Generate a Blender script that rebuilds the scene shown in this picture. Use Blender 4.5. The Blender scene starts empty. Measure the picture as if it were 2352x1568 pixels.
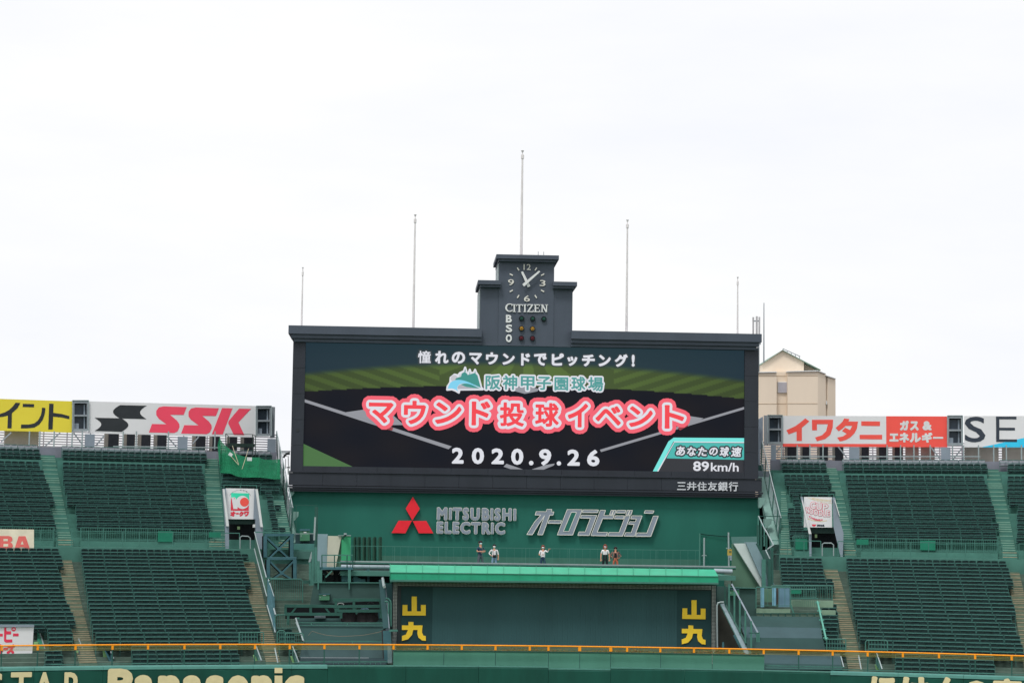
import bpy, math, random
from mathutils import Vector
rnd = random.Random(7)
S = bpy.context.scene
COL = S.collection

# ------------------------------------------------------------------ camera, world, sun, exposure
F, YH, ROLL, H = 4801.6, 1235.7, 0.0135, 9.3      # focal length and horizon in 2352-px units, camera height
PITCH = math.atan((YH - 784) / F)
cd = bpy.data.cameras.new('camera'); cam = bpy.data.objects.new('camera', cd); COL.objects.link(cam)
cd.sensor_width = 36; cd.lens = F / 2352 * 36; cd.clip_start = 1; cd.clip_end = 5000
from mathutils import Matrix
cam.matrix_world = Matrix.Translation((0, 0, H)) @ Matrix.Rotation(math.pi/2 + PITCH, 4, 'X') @ Matrix.Rotation(ROLL, 4, 'Z')
S.camera = cam
SUN_EL, SUN_AZ = math.radians(58), math.radians(205)   # azimuth clockwise from +Y: behind the camera, a little left
W = bpy.data.worlds.new('World'); S.world = W; W.use_nodes = True
nt = W.node_tree; nt.nodes.clear()
def N(t, k, **kw):
    n = t.nodes.new(k)
    for a, b in kw.items(): setattr(n, a, b)
    return n
sky = N(nt, 'ShaderNodeTexSky', sky_type='NISHITA', sun_disc=False, sun_elevation=SUN_EL, sun_rotation=SUN_AZ, dust_density=2.5)
dim = N(nt, 'ShaderNodeVectorMath', operation='SCALE'); dim.inputs[3].default_value = 0.10
tc = N(nt, 'ShaderNodeTexCoord'); mp = N(nt, 'ShaderNodeMapping'); mp.inputs['Scale'].default_value = (1.2, 1.2, 5)
no = N(nt, 'ShaderNodeTexNoise'); no.inputs['Scale'].default_value = 2.6; no.inputs['Detail'].default_value = 6; no.inputs['Roughness'].default_value = .55
cr = N(nt, 'ShaderNodeValToRGB'); cr.color_ramp.elements[0].position = .34; cr.color_ramp.elements[1].position = .62
cr.color_ramp.elements[0].color = (.925, .94, .985, 1); cr.color_ramp.elements[1].color = (1.0, 1.0, 1.0, 1)
mx = N(nt, 'ShaderNodeMix', data_type='RGBA'); mx.inputs[0].default_value = .96
sc_ = N(nt, 'ShaderNodeVectorMath', operation='SCALE'); sc_.inputs[3].default_value = .955
bg = N(nt, 'ShaderNodeBackground'); ou = N(nt, 'ShaderNodeOutputWorld')
L = nt.links.new
L(sky.outputs[0], dim.inputs[0]); L(tc.outputs['Generated'], mp.inputs[0]); L(mp.outputs[0], no.inputs[0]); L(no.outputs[0], cr.inputs[0])
L(cr.outputs[0], sc_.inputs[0]); L(dim.outputs[0], mx.inputs[6]); L(sc_.outputs[0], mx.inputs[7]); L(mx.outputs[2], bg.inputs[0]); bg.inputs[1].default_value = 1.0
L(bg.outputs[0], ou.inputs[0])
sd = bpy.data.lights.new('sun', 'SUN'); sun = bpy.data.objects.new('sun', sd); COL.objects.link(sun)
sd.energy = 1.55; sd.angle = math.radians(14); sd.color = (1, .97, .93)
sdir = Vector((math.sin(SUN_AZ)*math.cos(SUN_EL), math.cos(SUN_AZ)*math.cos(SUN_EL), math.sin(SUN_EL)))
sun.rotation_euler = sdir.to_track_quat('Z', 'Y').to_euler(); sun.location = (0, 0, 60)
S.view_settings.view_transform = 'Standard'; S.view_settings.look = 'None'; S.view_settings.gamma = 1; S.view_settings.exposure = 0.12
S.view_settings.use_curve_mapping = False
S.cycles.max_bounces = 5; S.cycles.diffuse_bounces = 3; S.cycles.transparent_max_bounces = 12

# ------------------------------------------------------------------ picture <-> place geometry
K = 2352 / 2976
def Z(ox, oy, s): return lambda x, y: ((ox + x/s)*K, (oy + y/s)*K)
def I(x, y): return (x, y)
T_=Z(1300,700,4.704); S1=Z(800,1000,2.94); S2=Z(1500,1000,2.94); L5=Z(0,1140,2.735); L6=Z(0,1500,2.735)
ML=Z(700,1400,2.685); CB=Z(1200,1450,2.936); MR=Z(1900,1400,2.685); R4=Z(2150,980,2.847); R5=Z(2150,1450,2.847)
a1=Z(0,1540,5.872); a2=Z(0,1740,6.426); a3=Z(500,1740,6.426); a4=Z(0,1140,6.426); a5=Z(500,1230,6.426); a6=Z(600,1400,8.842)
b1=Z(740,1520,8.712); b2=Z(890,1530,7.84); b3=Z(770,1690,5.6); b4=Z(2090,1540,7.84); b5=Z(2050,1700,5.6); b6=Z(2150,1180,6.533); b7=Z(2150,880,3.135)
p1=Z(1370,1560,15.68); p2=Z(1530,1560,15.68); p3=Z(1720,1560,15.68); p4=Z(2000,1540,13.07); sg=Z(640,1400,11.2); cn=Z(2320,1430,13.07)
lg=Z(1260,1050,7.84); au=Z(1480,1380,5.113); fw=Z(0,1900,2.352); fr=Z(2400,1900,4.083); re=Z(2600,1180,6.255); SR=Z(0,0,1)
cP, sP, cR, sR = math.cos(PITCH), math.sin(PITCH), math.cos(ROLL), math.sin(ROLL)
def ray(p):
    dx, dy = p[0]-1176, p[1]-784
    x = dx*cR + dy*sR; y = -dx*sR + dy*cR
    X = x/F; u = -y/F
    return Vector((X, cP - u*sP, sP + u*cP))
O3 = Vector((0, 0, H))
def at(p, D): r = ray(p); return O3 + r*(D/r.y)
CX, CY = 4.9, 43.2                                    # centre of the stands' arcs
def atR(p, R):
    r = ray(p); a = r.x*r.x + r.y*r.y; b = -2*(r.x*CX + r.y*CY); c = CX*CX + CY*CY - R*R
    return O3 + r*((-b + math.sqrt(b*b - 4*a*c))/(2*a))
def azR(p, R): v = atR(p, R); return math.atan2(v.x-CX, v.y-CY)
def pol(R, a, z): return Vector((CX + R*math.sin(a), CY + R*math.cos(a), z))
class Plane:
    def __init__(s, px, D, t):
        r = ray((px, 1000)); s.O = Vector((r.x*D/r.y, D, 0)); s.d = Vector((1, t, 0)).normalized(); s.n = Vector((t, -1, 0)).normalized()
    def on(s, p, off=0):
        r = ray(p); O = s.O + s.n*off
        k = ((O.x)*s.n.x + (O.y)*s.n.y)/(r.x*s.n.x + r.y*s.n.y)
        return O3 + r*k
    def uz(s, p): v = s.on(p); return ((v-s.O).dot(s.d), v.z)
    def pt(s, u, z, off=0): v = s.O + s.d*u + s.n*off; return Vector((v.x, v.y, z))
def arcplane(p, R):
    a = azR(p, R); v = atR(p, R); pl = Plane(0, 100, -math.tan(a)); pl.O = Vector((v.x, v.y, 0)); return pl

# ------------------------------------------------------------------ mesh helpers
LOC = {}
class M:
    def __init__(s): s.v = []; s.f = []
    def add(s, vs, fs):
        b = len(s.v); s.v += [Vector(v) for v in vs]; s.f += [tuple(i+b for i in f) for f in fs]; return s
    def prism(s, pts, back):
        n = len(pts); q = [Vector(p) for p in pts]; back = Vector(back)
        return s.add(q + [p+back for p in q], [tuple(range(n))[::-1], tuple(range(n, 2*n))] + [(i, (i+1) % n, n+(i+1) % n, n+i) for i in range(n)])
    def box(s, c, sx, sy, sz, d=(1, 0, 0)):
        d = Vector(d).normalized(); e = Vector((-d.y, d.x, 0)); c = Vector(c); k = Vector((0, 0, 1))
        v = [c + d*(i*sx/2) + e*(j*sy/2) + k*(l*sz/2) for l in (-1, 1) for i, j in ((-1, -1), (1, -1), (1, 1), (-1, 1))]
        return s.add(v, [(3, 2, 1, 0), (4, 5, 6, 7), (0, 1, 5, 4), (1, 2, 6, 5), (2, 3, 7, 6), (3, 0, 4, 7)])
    def bar(s, a, b, w, h=None):
        a = Vector(a); b = Vector(b); d = (b-a).normalized(); h = h or w
        x = d.cross(Vector((0, 1, 0)));
        if x.length < .05: x = d.cross(Vector((0, 0, 1)))
        x.normalize(); y = d.cross(x).normalized()
        v = [p + x*(i*w/2) + y*(j*h/2) for p in (a, b) for i, j in ((-1, -1), (1, -1), (1, 1), (-1, 1))]
        return s.add(v, [(0, 1, 2, 3), (7, 6, 5, 4), (0, 4, 5, 1), (1, 5, 6, 2), (2, 6, 7, 3), (3, 7, 4, 0)])
    def tube(s, pts, r, n=8, r2=None):
        pts = [Vector(p) for p in pts]; rings = []
        for i, p in enumerate(pts):
            d = (pts[min(i+1, len(pts)-1)] - pts[max(i-1, 0)]).normalized()
            x = d.cross(Vector((.3, 1, .1))).normalized(); y = d.cross(x)
            rr = r if r2 is None else r + (r2-r)*i/(len(pts)-1)
            rings.append([p + x*rr*math.cos(2*math.pi*k/n) + y*rr*math.sin(2*math.pi*k/n) for k in range(n)])
        vs = [q for g in rings for q in g]
        fs = [(i*n+k, i*n+(k+1) % n, (i+1)*n+(k+1) % n, (i+1)*n+k) for i in range(len(pts)-1) for k in range(n)]
        return s.add(vs, fs + [tuple(range(n))[::-1], tuple((len(pts)-1)*n+k for k in range(n))])
    def build(s, name, mat, parent=None, loc=None, smooth=False):
        if parent is not None: o0 = LOC.get(parent.name, Vector())
        else:
            if loc is None:
                xs = [v.x for v in s.v]; ys = [v.y for v in s.v]; loc = Vector(((min(xs)+max(xs))/2, (min(ys)+max(ys))/2, min(v.z for v in s.v)))
            o0 = Vector(loc)
        me = bpy.data.meshes.new(name); me.from_pydata([v-o0 for v in s.v], [], s.f)
        for m in (mat if isinstance(mat, (list, tuple)) else [mat]): me.materials.append(m)
        if smooth: me.polygons.foreach_set('use_smooth', [True]*len(me.polygons))
        ob = bpy.data.objects.new(name, me); COL.objects.link(ob)
        if parent is not None: ob.parent = parent
        else: ob.location = o0
        LOC[ob.name] = o0
        return ob
def tag(o, label=None, cat=None, group=None, kind=None):
    if label: o['label'] = label
    if cat: o['category'] = cat
    if group: o['group'] = group
    if kind: o['kind'] = kind
    return o
def thing(name, loc, label, cat, group=None, kind=None):
    o = bpy.data.objects.new(name, None); COL.objects.link(o); o.location = loc; LOC[o.name] = Vector(loc); o.empty_display_size = .2
    return tag(o, label, cat, group, kind)

# ------------------------------------------------------------------ materials
def lin(c): return tuple((x/255/12.92 if x/255 <= .04045 else ((x/255+.055)/1.055)**2.4) for x in c)
MATS = {}
def mat(name, rgb, rough=.6, var=.12, scale=1.5, metal=0, streak=0, bump=0, spec=.22):
    m = bpy.data.materials.new(name); m.use_nodes = True; t = m.node_tree; b = t.nodes['Principled BSDF']
    c = lin(rgb); b.inputs['Roughness'].default_value = rough; b.inputs['Metallic'].default_value = metal
    b.inputs['Specular IOR Level'].default_value = spec
    g = N(t, 'ShaderNodeNewGeometry'); mp = N(t, 'ShaderNodeMapping'); mp.inputs['Scale'].default_value = (1, 1, .25 if streak else 1)
    n = N(t, 'ShaderNodeTexNoise'); n.inputs['Scale'].default_value = scale; n.inputs['Detail'].default_value = 5; n.inputs['Roughness'].default_value = .62
    r = N(t, 'ShaderNodeMapRange'); r.inputs[1].default_value = .3; r.inputs[2].default_value = .7; r.inputs[3].default_value = 1-var; r.inputs[4].default_value = 1+var
    v = N(t, 'ShaderNodeVectorMath', operation='SCALE'); v.inputs[0].default_value = c
    t.links.new(g.outputs['Position'], mp.inputs[0]); t.links.new(mp.outputs[0], n.inputs[0]); t.links.new(n.outputs[0], r.inputs[0])
    t.links.new(r.outputs[0], v.inputs[3]); t.links.new(v.outputs[0], b.inputs['Base Color'])
    if bump:
        bu = N(t, 'ShaderNodeBump'); bu.inputs['Strength'].default_value = bump; n2 = N(t, 'ShaderNodeTexNoise'); n2.inputs['Scale'].default_value = scale*12
        t.links.new(g.outputs['Position'], n2.inputs[0]); t.links.new(n2.outputs[0], bu.inputs['Height']); t.links.new(bu.outputs[0], b.inputs['Normal'])
    MATS[name] = m; return m
def emat(name, rgb, k=1.0):
    m = bpy.data.materials.new(name); m.use_nodes = True; t = m.node_tree; b = t.nodes['Principled BSDF']
    b.inputs['Base Color'].default_value = (.01, .01, .012, 1); b.inputs['Roughness'].default_value = .5
    b.inputs['Emission Color'].default_value = (*lin(rgb), 1); b.inputs['Emission Strength'].default_value = k
    return m
slate = mat('slate_cladding', (78, 86, 98), .55, .10, .5, streak=1); slate_dk = mat('dark_cladding', (50, 54, 62), .5, .14, .6, streak=1)
green_wall = mat('green_wall_paint', (38, 104, 91), .7, .11, .35, streak=1, bump=.05)
conc = mat('concrete', (88, 108, 98), .85, .25, 1.3, bump=.3); conc_gr = mat('green_concrete', (76, 124, 113), .8, .13, 1.1, bump=.15)
nose = mat('step_nosing', (168, 156, 132), .8, .25, 3); nose_gr = mat('green_step_nosing', (140, 178, 160), .8, .15, 3)
seat_m = mat('seat_plastic', (20, 42, 41), .6, .42, 3.5, spec=.12); seat_fr = mat('seat_frame_glint_paint', (72, 120, 113), .5, .2, 3)
seat_gy = mat('grey_seat_plastic', (140, 144, 152), .6, .15, 4)  # top row, paler and greyer than the other seats
rail_gr = mat('railing_paint', (72, 122, 112), .45, .12, 4); rail_dk = mat('dark_green_steel', (46, 88, 80), .5, .15, 3)
galv = mat('galvanised_steel', (156, 170, 172), .4, .1, 4, metal=.2); steel_bl = mat('blue_green_steel', (62, 102, 110), .5, .14, 2)
white = mat('white_sign', (228, 228, 230), .5, .03, .5); whitep = mat('white_paint', (222, 224, 224), .5, .06, 2)
yellow = mat('yellow_sign', (234, 216, 70), .5, .03, .5); black = mat('black_paint', (52, 56, 60), .6, .1, 2)
red_s = mat('red_print', (250, 82, 108), .5, .03, 1); red_o = mat('red_orange_print', (250, 94, 84), .5, .03, 1); red_l = mat('red_logo', (236, 42, 56), .35, .05, 2)
cyan = mat('cyan_print', (60, 205, 245), .5, .02, 1); navy = mat('slate_print', (58, 66, 78), .5, .03, 1)
lettergrey = mat('grey_letter', (140, 148, 162), .45, .05, 2, metal=.1); paleletter = mat('pale_letter', (226, 224, 216), .5, .05, 2)
dotm = mat('pale_lamp_dots', (176, 182, 176), .5, .1, 3)
tarp = mat('dark_green_tarp', (46, 74, 73), .75, .12, .7, bump=.2); tarp2 = mat('slate_tarp', (64, 88, 93), .75, .12, .7, bump=.2)
eye = mat('dark_backscreen_paint', (54, 90, 92), .7, .10, .6, streak=1); eye2 = mat('darker_backscreen_paint', (38, 70, 72), .7, .08, .6)
gold = mat('gold_letter', (255, 216, 60), .5, .04, 2); cream = mat('cream_letter', (224, 208, 166), .6, .06, 3)
pad = mat('field_fence_padding', (21, 76, 66), .65, .2, .8, streak=1, bump=.1); padcap = mat('fence_cap', (78, 132, 124), .6, .12, 1.5)
lowwall = mat('pale_green_wall', (84, 142, 124), .7, .08, .8, streak=1); orange = mat('orange_rail_paint', (255, 158, 30), .4, .05, 3)
mesh_y = mat('yellow_green_wire', (150, 144, 84), .6, .1, 3)
louv = mat('louver_metal', (176, 174, 184), .6, .08, 2); greyb = mat('grey_steel_box', (146, 154, 160), .5, .1, 2); greyp = mat('grey_panel', (138, 150, 162), .6, .08, 1)
unitm = mat('aircon_case', (166, 158, 148), .7, .1, 2); dkgrille = mat('dark_grille', (58, 60, 66), .7, .2, 9); glassd = mat('dark_glass', (66, 78, 90), .2, .2, 1.5)
beige = mat('beige_render', (230, 214, 194), .85, .05, .15, streak=1, bump=.1); beige2 = mat('beige_joint', (180, 156, 124), .85, .1, .2); roofgr = mat('green_roof_metal', (128, 156, 142), .6, .1, 1)
netm = mat('green_net', (32, 160, 110), .8, .2, 2); olive = mat('olive_green_paint', (92, 128, 108), .7, .08, 1)
bluegrey = mat('blue_grey_slab', (134, 160, 168), .7, .08, 1, bump=.1); creamc = mat('cream_concrete', (196, 196, 178), .8, .08, 1, bump=.15); palec = mat('pale_concrete', (208, 220, 218), .75, .05, 1)
doorgr = mat('bright_green_panel', (62, 158, 112), .6, .05, 1); boxgr = mat('green_cabinet', (72, 126, 98), .5, .08, 2)
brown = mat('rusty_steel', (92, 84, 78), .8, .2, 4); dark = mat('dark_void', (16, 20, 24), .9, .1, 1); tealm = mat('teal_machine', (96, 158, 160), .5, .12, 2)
skin = mat('skin', (206, 152, 126), .6, .05, 5); hairb = mat('black_hair', (40, 36, 40), .6, .1, 8); hairr = mat('brown_hair', (124, 66, 52), .6, .1, 8)
fab_w = mat('white_cloth', (232, 228, 230), .8, .04, 5); fab_n = mat('navy_cloth', (44, 66, 88), .8, .1, 5); fab_g = mat('grey_cloth', (84, 90, 98), .8, .1, 5)
denim = mat('denim', (124, 152, 176), .8, .12, 6); fab_k = mat('black_cloth', (32, 38, 40), .8, .1, 5); fab_o = mat('rust_cloth', (178, 100, 76), .8, .08, 5); fab_br = mat('brown_cloth', (120, 92, 84), .8, .1, 5)
fielddirt = mat('infield_dirt', (110, 92, 74), .95, .2, .3, bump=.3); turf = mat('outfield_turf', (70, 104, 48), .95, .2, .4, bump=.4); asph = mat('asphalt', (66, 66, 66), .95, .15, .5)
def canopy_mat():
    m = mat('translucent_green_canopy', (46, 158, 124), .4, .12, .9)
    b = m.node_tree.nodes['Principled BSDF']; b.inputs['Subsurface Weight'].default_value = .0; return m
canopy = canopy_mat(); canopy_top = mat('canopy_lit_top', (70, 180, 144), .3, .1, 1.2)  # top sheets lighter than the front: sunlight on them put into the colour
cap_led = {c: mat('lamp_'+c, rgb, .25, .1, 8) for c, rgb in (('green', (20, 54, 48)), ('amber', (160, 120, 42)), ('red', (86, 28, 38)))}

# ------------------------------------------------------------------ text and flat shapes
TXT = {}
def textmesh(s):
    if s in TXT: return TXT[s]
    c = bpy.data.curves.new('t', 'FONT'); c.body = s; c.resolution_u = 3; c.fill_mode = 'FRONT'
    o = bpy.data.objects.new('t', c); COL.objects.link(o); bpy.context.view_layer.update()
    me = bpy.data.meshes.new_from_object(o.evaluated_get(bpy.context.evaluated_depsgraph_get()))
    r = ([(v.co.x, v.co.y) for v in me.vertices], [tuple(p.vertices) for p in me.polygons])
    bpy.data.objects.remove(o); bpy.data.curves.remove(c); bpy.data.meshes.remove(me)
    # merge duplicate vertices
    key = {}; mp = []; pts = []
    for p in r[0]:
        k = (round(p[0], 4), round(p[1], 4))
        if k not in key: key[k] = len(pts); pts.append(p)
        mp.append(key[k])
    fs = []
    for f in r[1]:
        g = []
        for i in f:
            if mp[i] not in g: g.append(mp[i])
        if len(g) > 2: fs.append(tuple(g))
    TXT[s] = (pts, fs); return TXT[s]
def boundary(fs):
    e = {}
    for f in fs:
        for i in range(len(f)):
            k = (f[i], f[(i+1) % len(f)]); e[k] = 1
    return [k for k in e if (k[1], k[0]) not in e]
def flat3(m, pl, pts, fs, off, th, r=0):
    """2-D shape in plane (u, z): extruded slab from off-th to off, grown by r with round corners"""
    n = len(pts); B = boundary(fs)
    P = lambda u, z, o: pl.pt(u, z, o)
    m.add([P(u, z, off) for u, z in pts], fs)
    if th > .012:
        vs = []; f2 = []
        for a, b in B:
            k = len(vs); vs += [P(*pts[a], off), P(*pts[b], off), P(*pts[b], off-th), P(*pts[a], off-th)]; f2.append((k, k+1, k+2, k+3))
        m.add(vs, f2)
    if r > 0:
        base = len(m.v); vs = []; f2 = []; o1 = off-.002; o2 = off-.004; seen = {}
        def cv(i):
            if i not in seen: seen[i] = len(vs); vs.append(P(*pts[i], off))
            return seen[i]
        done = set()
        for a, b in B:
            ax, ay = pts[a]; bx, by = pts[b]; dx, dy = bx-ax, by-ay; l = math.hypot(dx, dy) or 1e-9; nx, ny = -dy/l*r, dx/l*r
            ia, ib = cv(a), cv(b); k = len(vs)
            vs += [P(bx+nx, by+ny, o1), P(ax+nx, ay+ny, o1), P(bx-nx, by-ny, o1), P(ax-nx, ay-ny, o1)]; f2 += [(ia, ib, k, k+1), (ia, ib, k+2, k+3)]
            if a not in done:
                done.add(a); k = len(vs); vs += [P(ax+r*math.cos(q*math.pi/5), ay+r*math.sin(q*math.pi/5), o2) for q in range(10)]
                f2 += [(ia, k+q, k+(q+1) % 10) for q in range(10)]
        m.add(vs, f2)
        # join the rim to the face through shared vertices
        inv = {base+j: base-0 for j in ()}
        idx = {p: i for i, p in enumerate(range(0))}
        first = base - (0 if th <= .012 else 4*len(B)) - n
        mp = {base+seen[i]: first+i for i in seen}
        m.f = [tuple(mp.get(i, i) for i in f) for f in m.f]
def place(s, pl, x0, y0, x1, y1, shear=0):
    """text s fitted to the picture box (left, top, right, bottom) on plane pl"""
    pts, fs = textmesh(s); xs = [p[0] for p in pts]; ys = [p[1] for p in pts]
    xm, ym = (x0+x1)/2, (y0+y1)/2
    u0, _ = pl.uz((x0, ym)); u1, _ = pl.uz((x1, ym)); zt = pl.uz((xm, y0))[1]; zb = pl.uz((xm, y1))[1]
    sl = (pl.uz((x1, ym))[1] - pl.uz((x0, ym))[1])/(u1-u0)*0
    ax, bx, ay, by = min(xs), max(xs), min(ys), max(ys)
    if shear:
        sh = shear*(zt-zb); u1 -= sh
    out = [(u0 + (p[0]-ax)/(bx-ax)*(u1-u0) + (shear*(zt-zb)*(p[1]-ay)/(by-ay) if shear else 0), zb + (p[1]-ay)/(by-ay)*(zt-zb)) for p in pts]
    return out, fs
def text(pl, s, box, name, m, parent, off=.05, th=.05, r=0, shear=0, z=I):
    (x0, y0), (x1, y1) = z(box[0], box[1]), z(box[2], box[3])
    pts, fs = place(s, pl, x0, y0, x1, y1, shear); q = M(); flat3(q, pl, pts, fs, off, th, r)
    return q.build(name, m, parent)
def poly2(pl, pts, z=I): return [pl.uz(z(*p)) for p in pts]
def shape(pl, polys, name, m, parent, off=.05, th=.05, r=0, z=I):
    q = M()
    for p in polys:
        pts = poly2(pl, p, z)
        a = sum(pts[i][0]*pts[(i+1) % len(pts)][1]-pts[(i+1) % len(pts)][0]*pts[i][1] for i in range(len(pts)))
        if a < 0: pts = pts[::-1]
        flat3(q, pl, pts, [tuple(range(len(pts)))], off, th, r)
    return q.build(name, m, parent)
def slab(pl, pts, name, m, parent, th=.1, off=0, z=I, **kw):
    q = M(); q.prism([pl.on(z(*p), off) for p in pts], -pl.n*th); return q.build(name, m, parent, **kw)
def rect(x0, y0, x1, y1): return [(x0, y0), (x1, y0), (x1, y1), (x0, y1)]
def circ(cx, cy, r, n=24, a0=0, a1=360, ry=None):
    ry = ry or r; return [(cx + r*math.cos(math.radians(a0+(a1-a0)*k/n)), cy + ry*math.sin(math.radians(a0+(a1-a0)*k/n))) for k in range(n + (0 if a1-a0 == 360 else 1))]
def smooth_curve(pts, n=4):
    out = []
    for i in range(len(pts)-1):
        p0 = pts[max(i-1, 0)]; a = pts[i]; b = pts[i+1]; c = pts[min(i+2, len(pts)-1)]
        for k in range(n):
            t = k/n; t2 = t*t; t3 = t2*t
            out.append(tuple(.5*((2*a[j]) + (-p0[j]+b[j])*t + (2*p0[j]-5*a[j]+4*b[j]-c[j])*t2 + (-p0[j]+3*a[j]-3*b[j]+c[j])*t3) for j in (0, 1)))
    return out + [pts[-1]]

# ------------------------------------------------------------------ ground
g = M(); g.add([(-1500, -600, 0), (1500, -600, 0), (1500, 2500, 0), (-1500, 2500, 0)], [(0, 1, 2, 3)]); tag(g.build('ground', asph), kind='structure')
def disc(R, z, n=96): return [pol(R, 2*math.pi*k/n, z) for k in range(n)]
g = M(); g.add(disc(67.4, .004), [tuple(range(96))[::-1]]); tag(g.build('outfield_grass_field', turf), kind='structure')

# ------------------------------------------------------------------ scoreboard building
BP = Plane(1208, 137, .0508)
def U(x, y): return BP.uz((x, y))[0]
def ZV(*ps): return sum(BP.uz(p)[1] for p in ps)/len(ps)
def ub(m, u0, u1, z0, z1, off, th):
    P = BP.pt; f = [P(u0, z0, off), P(u1, z0, off), P(u1, z1, off), P(u0, z1, off)]; return m.prism(f, -BP.n*th)
uL, uR = U(670, 950), U(1741, 950); uS0, uS1 = U(699.5, 930), U(1708.5, 940)
zS1 = ZV((702, 787), (1708, 805)); zS0 = ZV((697, 1070.5), (1708, 1084))
zC = ZV((664, 748), (1745, 771)); pxm = 137/F
zB = ZV((667, 1129), (1745, 1142)); zLed = ZV((667, 1083), (1741, 1097))
def px(n): return n*pxm
SB = thing('scoreboard', BP.pt(0, 0), 'huge slate grey scoreboard building with lit video screen and stepped clock tower', 'scoreboard')
m = M(); ub(m, uL+.15, uR-.15, zB+.1, zS1+.6, -.1, 4.0); m.build('main_body', slate_dk, SB)
# cladding panels, each its own piece with open joints
def panels(u0, u1, z0, z1, nu, nz, off, th, ma, gap=.014):
    for i in range(nu):
        for j in range(nz):
            m = M(); a = u0+(u1-u0)*i/nu; b = u0+(u1-u0)*(i+1)/nu; c = z0+(z1-z0)*j/nz; d = z0+(z1-z0)*(j+1)/nz
            ub(m, a+gap/2, b-gap/2, c+gap/2, d-gap/2, off+rnd.uniform(-.004, .004), th); m.build('panel', ma, SB)
panels(uL, uS0, zLed, zS1, 1, 5, .25, .3, slate_dk); panels(uS1, uR, zLed, zS1, 1, 5, .25, .3, slate_dk)
panels(uL, uR, zS1, zC-px(30), 8, 1, .25, .3, slate)
panels(uS0, uS1, zLed, zS0, 12, 1, .25, .3, slate_dk)
uA, uB = U(663.5, 1110), U(1747.5, 1120)
panels(uA, uB, zB+px(14), zLed-px(3), 14, 1, .42, .5, slate_dk)
for i, (o, a, b) in enumerate(((.5, 9, 14), (.43, 4.5, 9), (.36, 0, 4.5))):
    m = M(); ub(m, uA-(.06 if i == 0 else 0), uB+(.06 if i == 0 else 0), zB+px(a), zB+px(b)-.03, o, o+.2); m.build('ledge_moulding', slate_dk, SB)
m = M(); ub(m, uA, uB, zLed-px(2.4), zLed+.02, .5, .6); m.build('ledge_cap', slate_dk, SB)
# cornices (left and right of the tower)
uT0, uT1 = U(1103, 700), U(1314.4, 700); uc0, uc1 = U(1145.9, 650), U(1271.9, 650)
def cornice(u0, u1, z, e0=1, e1=1, k=1.0, depth=4.4):
    for o, a, b in ((.55, -.0, -19), (.38, -19.6, -28), (.2, -28.6, -36)):
        m = M(); ub(m, u0+(.55-o)*e0, u1-(.55-o)*e1, z+px(b)*k, z+px(a)*k, .25+o, depth); m.build('cornice', slate, SB)
cornice(U(664, 760), uT0+.1, zC, 1, 0); cornice(uT1-.1, U(1745, 785), zC, 0, 1)
# tower
zT = ZV((1140.5, 587.3), (1282, 590.0)); zW = ZV((1098, 646), (1323.5, 650.7))
m = M(); ub(m, uT0, uT1, zC-px(36), zW-px(10), .22, 4.3); m.build('tower_base', slate, SB)
m = M(); ub(m, uc0, uc1, zC-px(36), zT-px(10), .27, 4.35); m.build('tower_shaft', slate, SB)
for u in (uT0-.02, uc0-.02):                                    # pale ribs on the flank, lighter than the slate tower
    for k in range(4):
        m = M(); z0 = zC if u < uc0-.5 else zW; z1 = zW-px(18) if u < uc0-.5 else zT-px(18)
        m.box(BP.pt(u-.02, (z0+z1)/2, -.3-k*1.0), .06, .62, z1-z0, BP.d); m.build('flank_rib', galv, SB)
def corn2(u0, u1, z, e0, e1, s):
    for o, a, b in ((.5, 0, -9.5), (.34, -10, -15)):
        m = M(); ub(m, u0+(.5-o)*e0, u1-(.5-o)*e1, z+px(b)*s, z+px(a)*s, .25+o, 4.8); m.build('cornice', slate, SB)
corn2(U(1139, 590), U(1282, 590), zT, 1, 1, 1.0); corn2(U(1097, 648), uc0+.1, zW, 1, 0, 1.0); corn2(uc1-.1, U(1323.5, 652), zW, 0, 1, 1.0)
# clock
cx, cy = 1209.7, 650.7
CLK = M(); pc = BP.pt(*BP.uz((cx, cy)), .3); CLKP = CLK.tube([pc - BP.n*.06, pc + BP.n*.02], .12, 16).build('clock', paleletter, SB)
for k in range(12):
    if k % 3 == 0: continue
    a = math.radians(k*30); r0, r1 = 33, 41
    if k in (1, 5, 7, 11): r0, r1 = 39, 48
    else: r0, r1 = 40, 49
    r0 *= .96; r1 *= .96
    x0, y0, x1, y1 = cx+math.sin(a)*r0*.97, cy-math.cos(a)*r0*.87, cx+math.sin(a)*r1*.97, cy-math.cos(a)*r1*.87
    px_, py_ = (y1-y0), -(x1-x0); l = math.hypot(px_, py_); px_, py_ = px_/l*1.3, py_/l*1.3
    shape(BP, [[(x0-px_, y0-py_), (x1-px_, y1-py_), (x1+px_, y1+py_), (x0+px_, y0+py_)]], 'tick_mark', paleletter, CLKP, .33, .05)
for s, b in (('12', (1040, 327, 1136, 405)), ('3', (1260, 545, 1337, 625)), ('6', (1044, 755, 1124, 835)), ('9', (827, 535, 907, 615))):
    text(BP, s, b, 'numeral', paleletter, CLKP, .33, .05, .004, z=T_)
shape(BP, [[(1003, 436), (1030, 427), (1130, 628), (1092, 645)]], 'hour_hand', whitep, CLKP, .44, .05, z=T_)
shape(BP, [[(1245, 420), (1262, 436), (1044, 636), (1018, 606)]], 'minute_hand', whitep, CLKP, .56, .05, z=T_)
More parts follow.
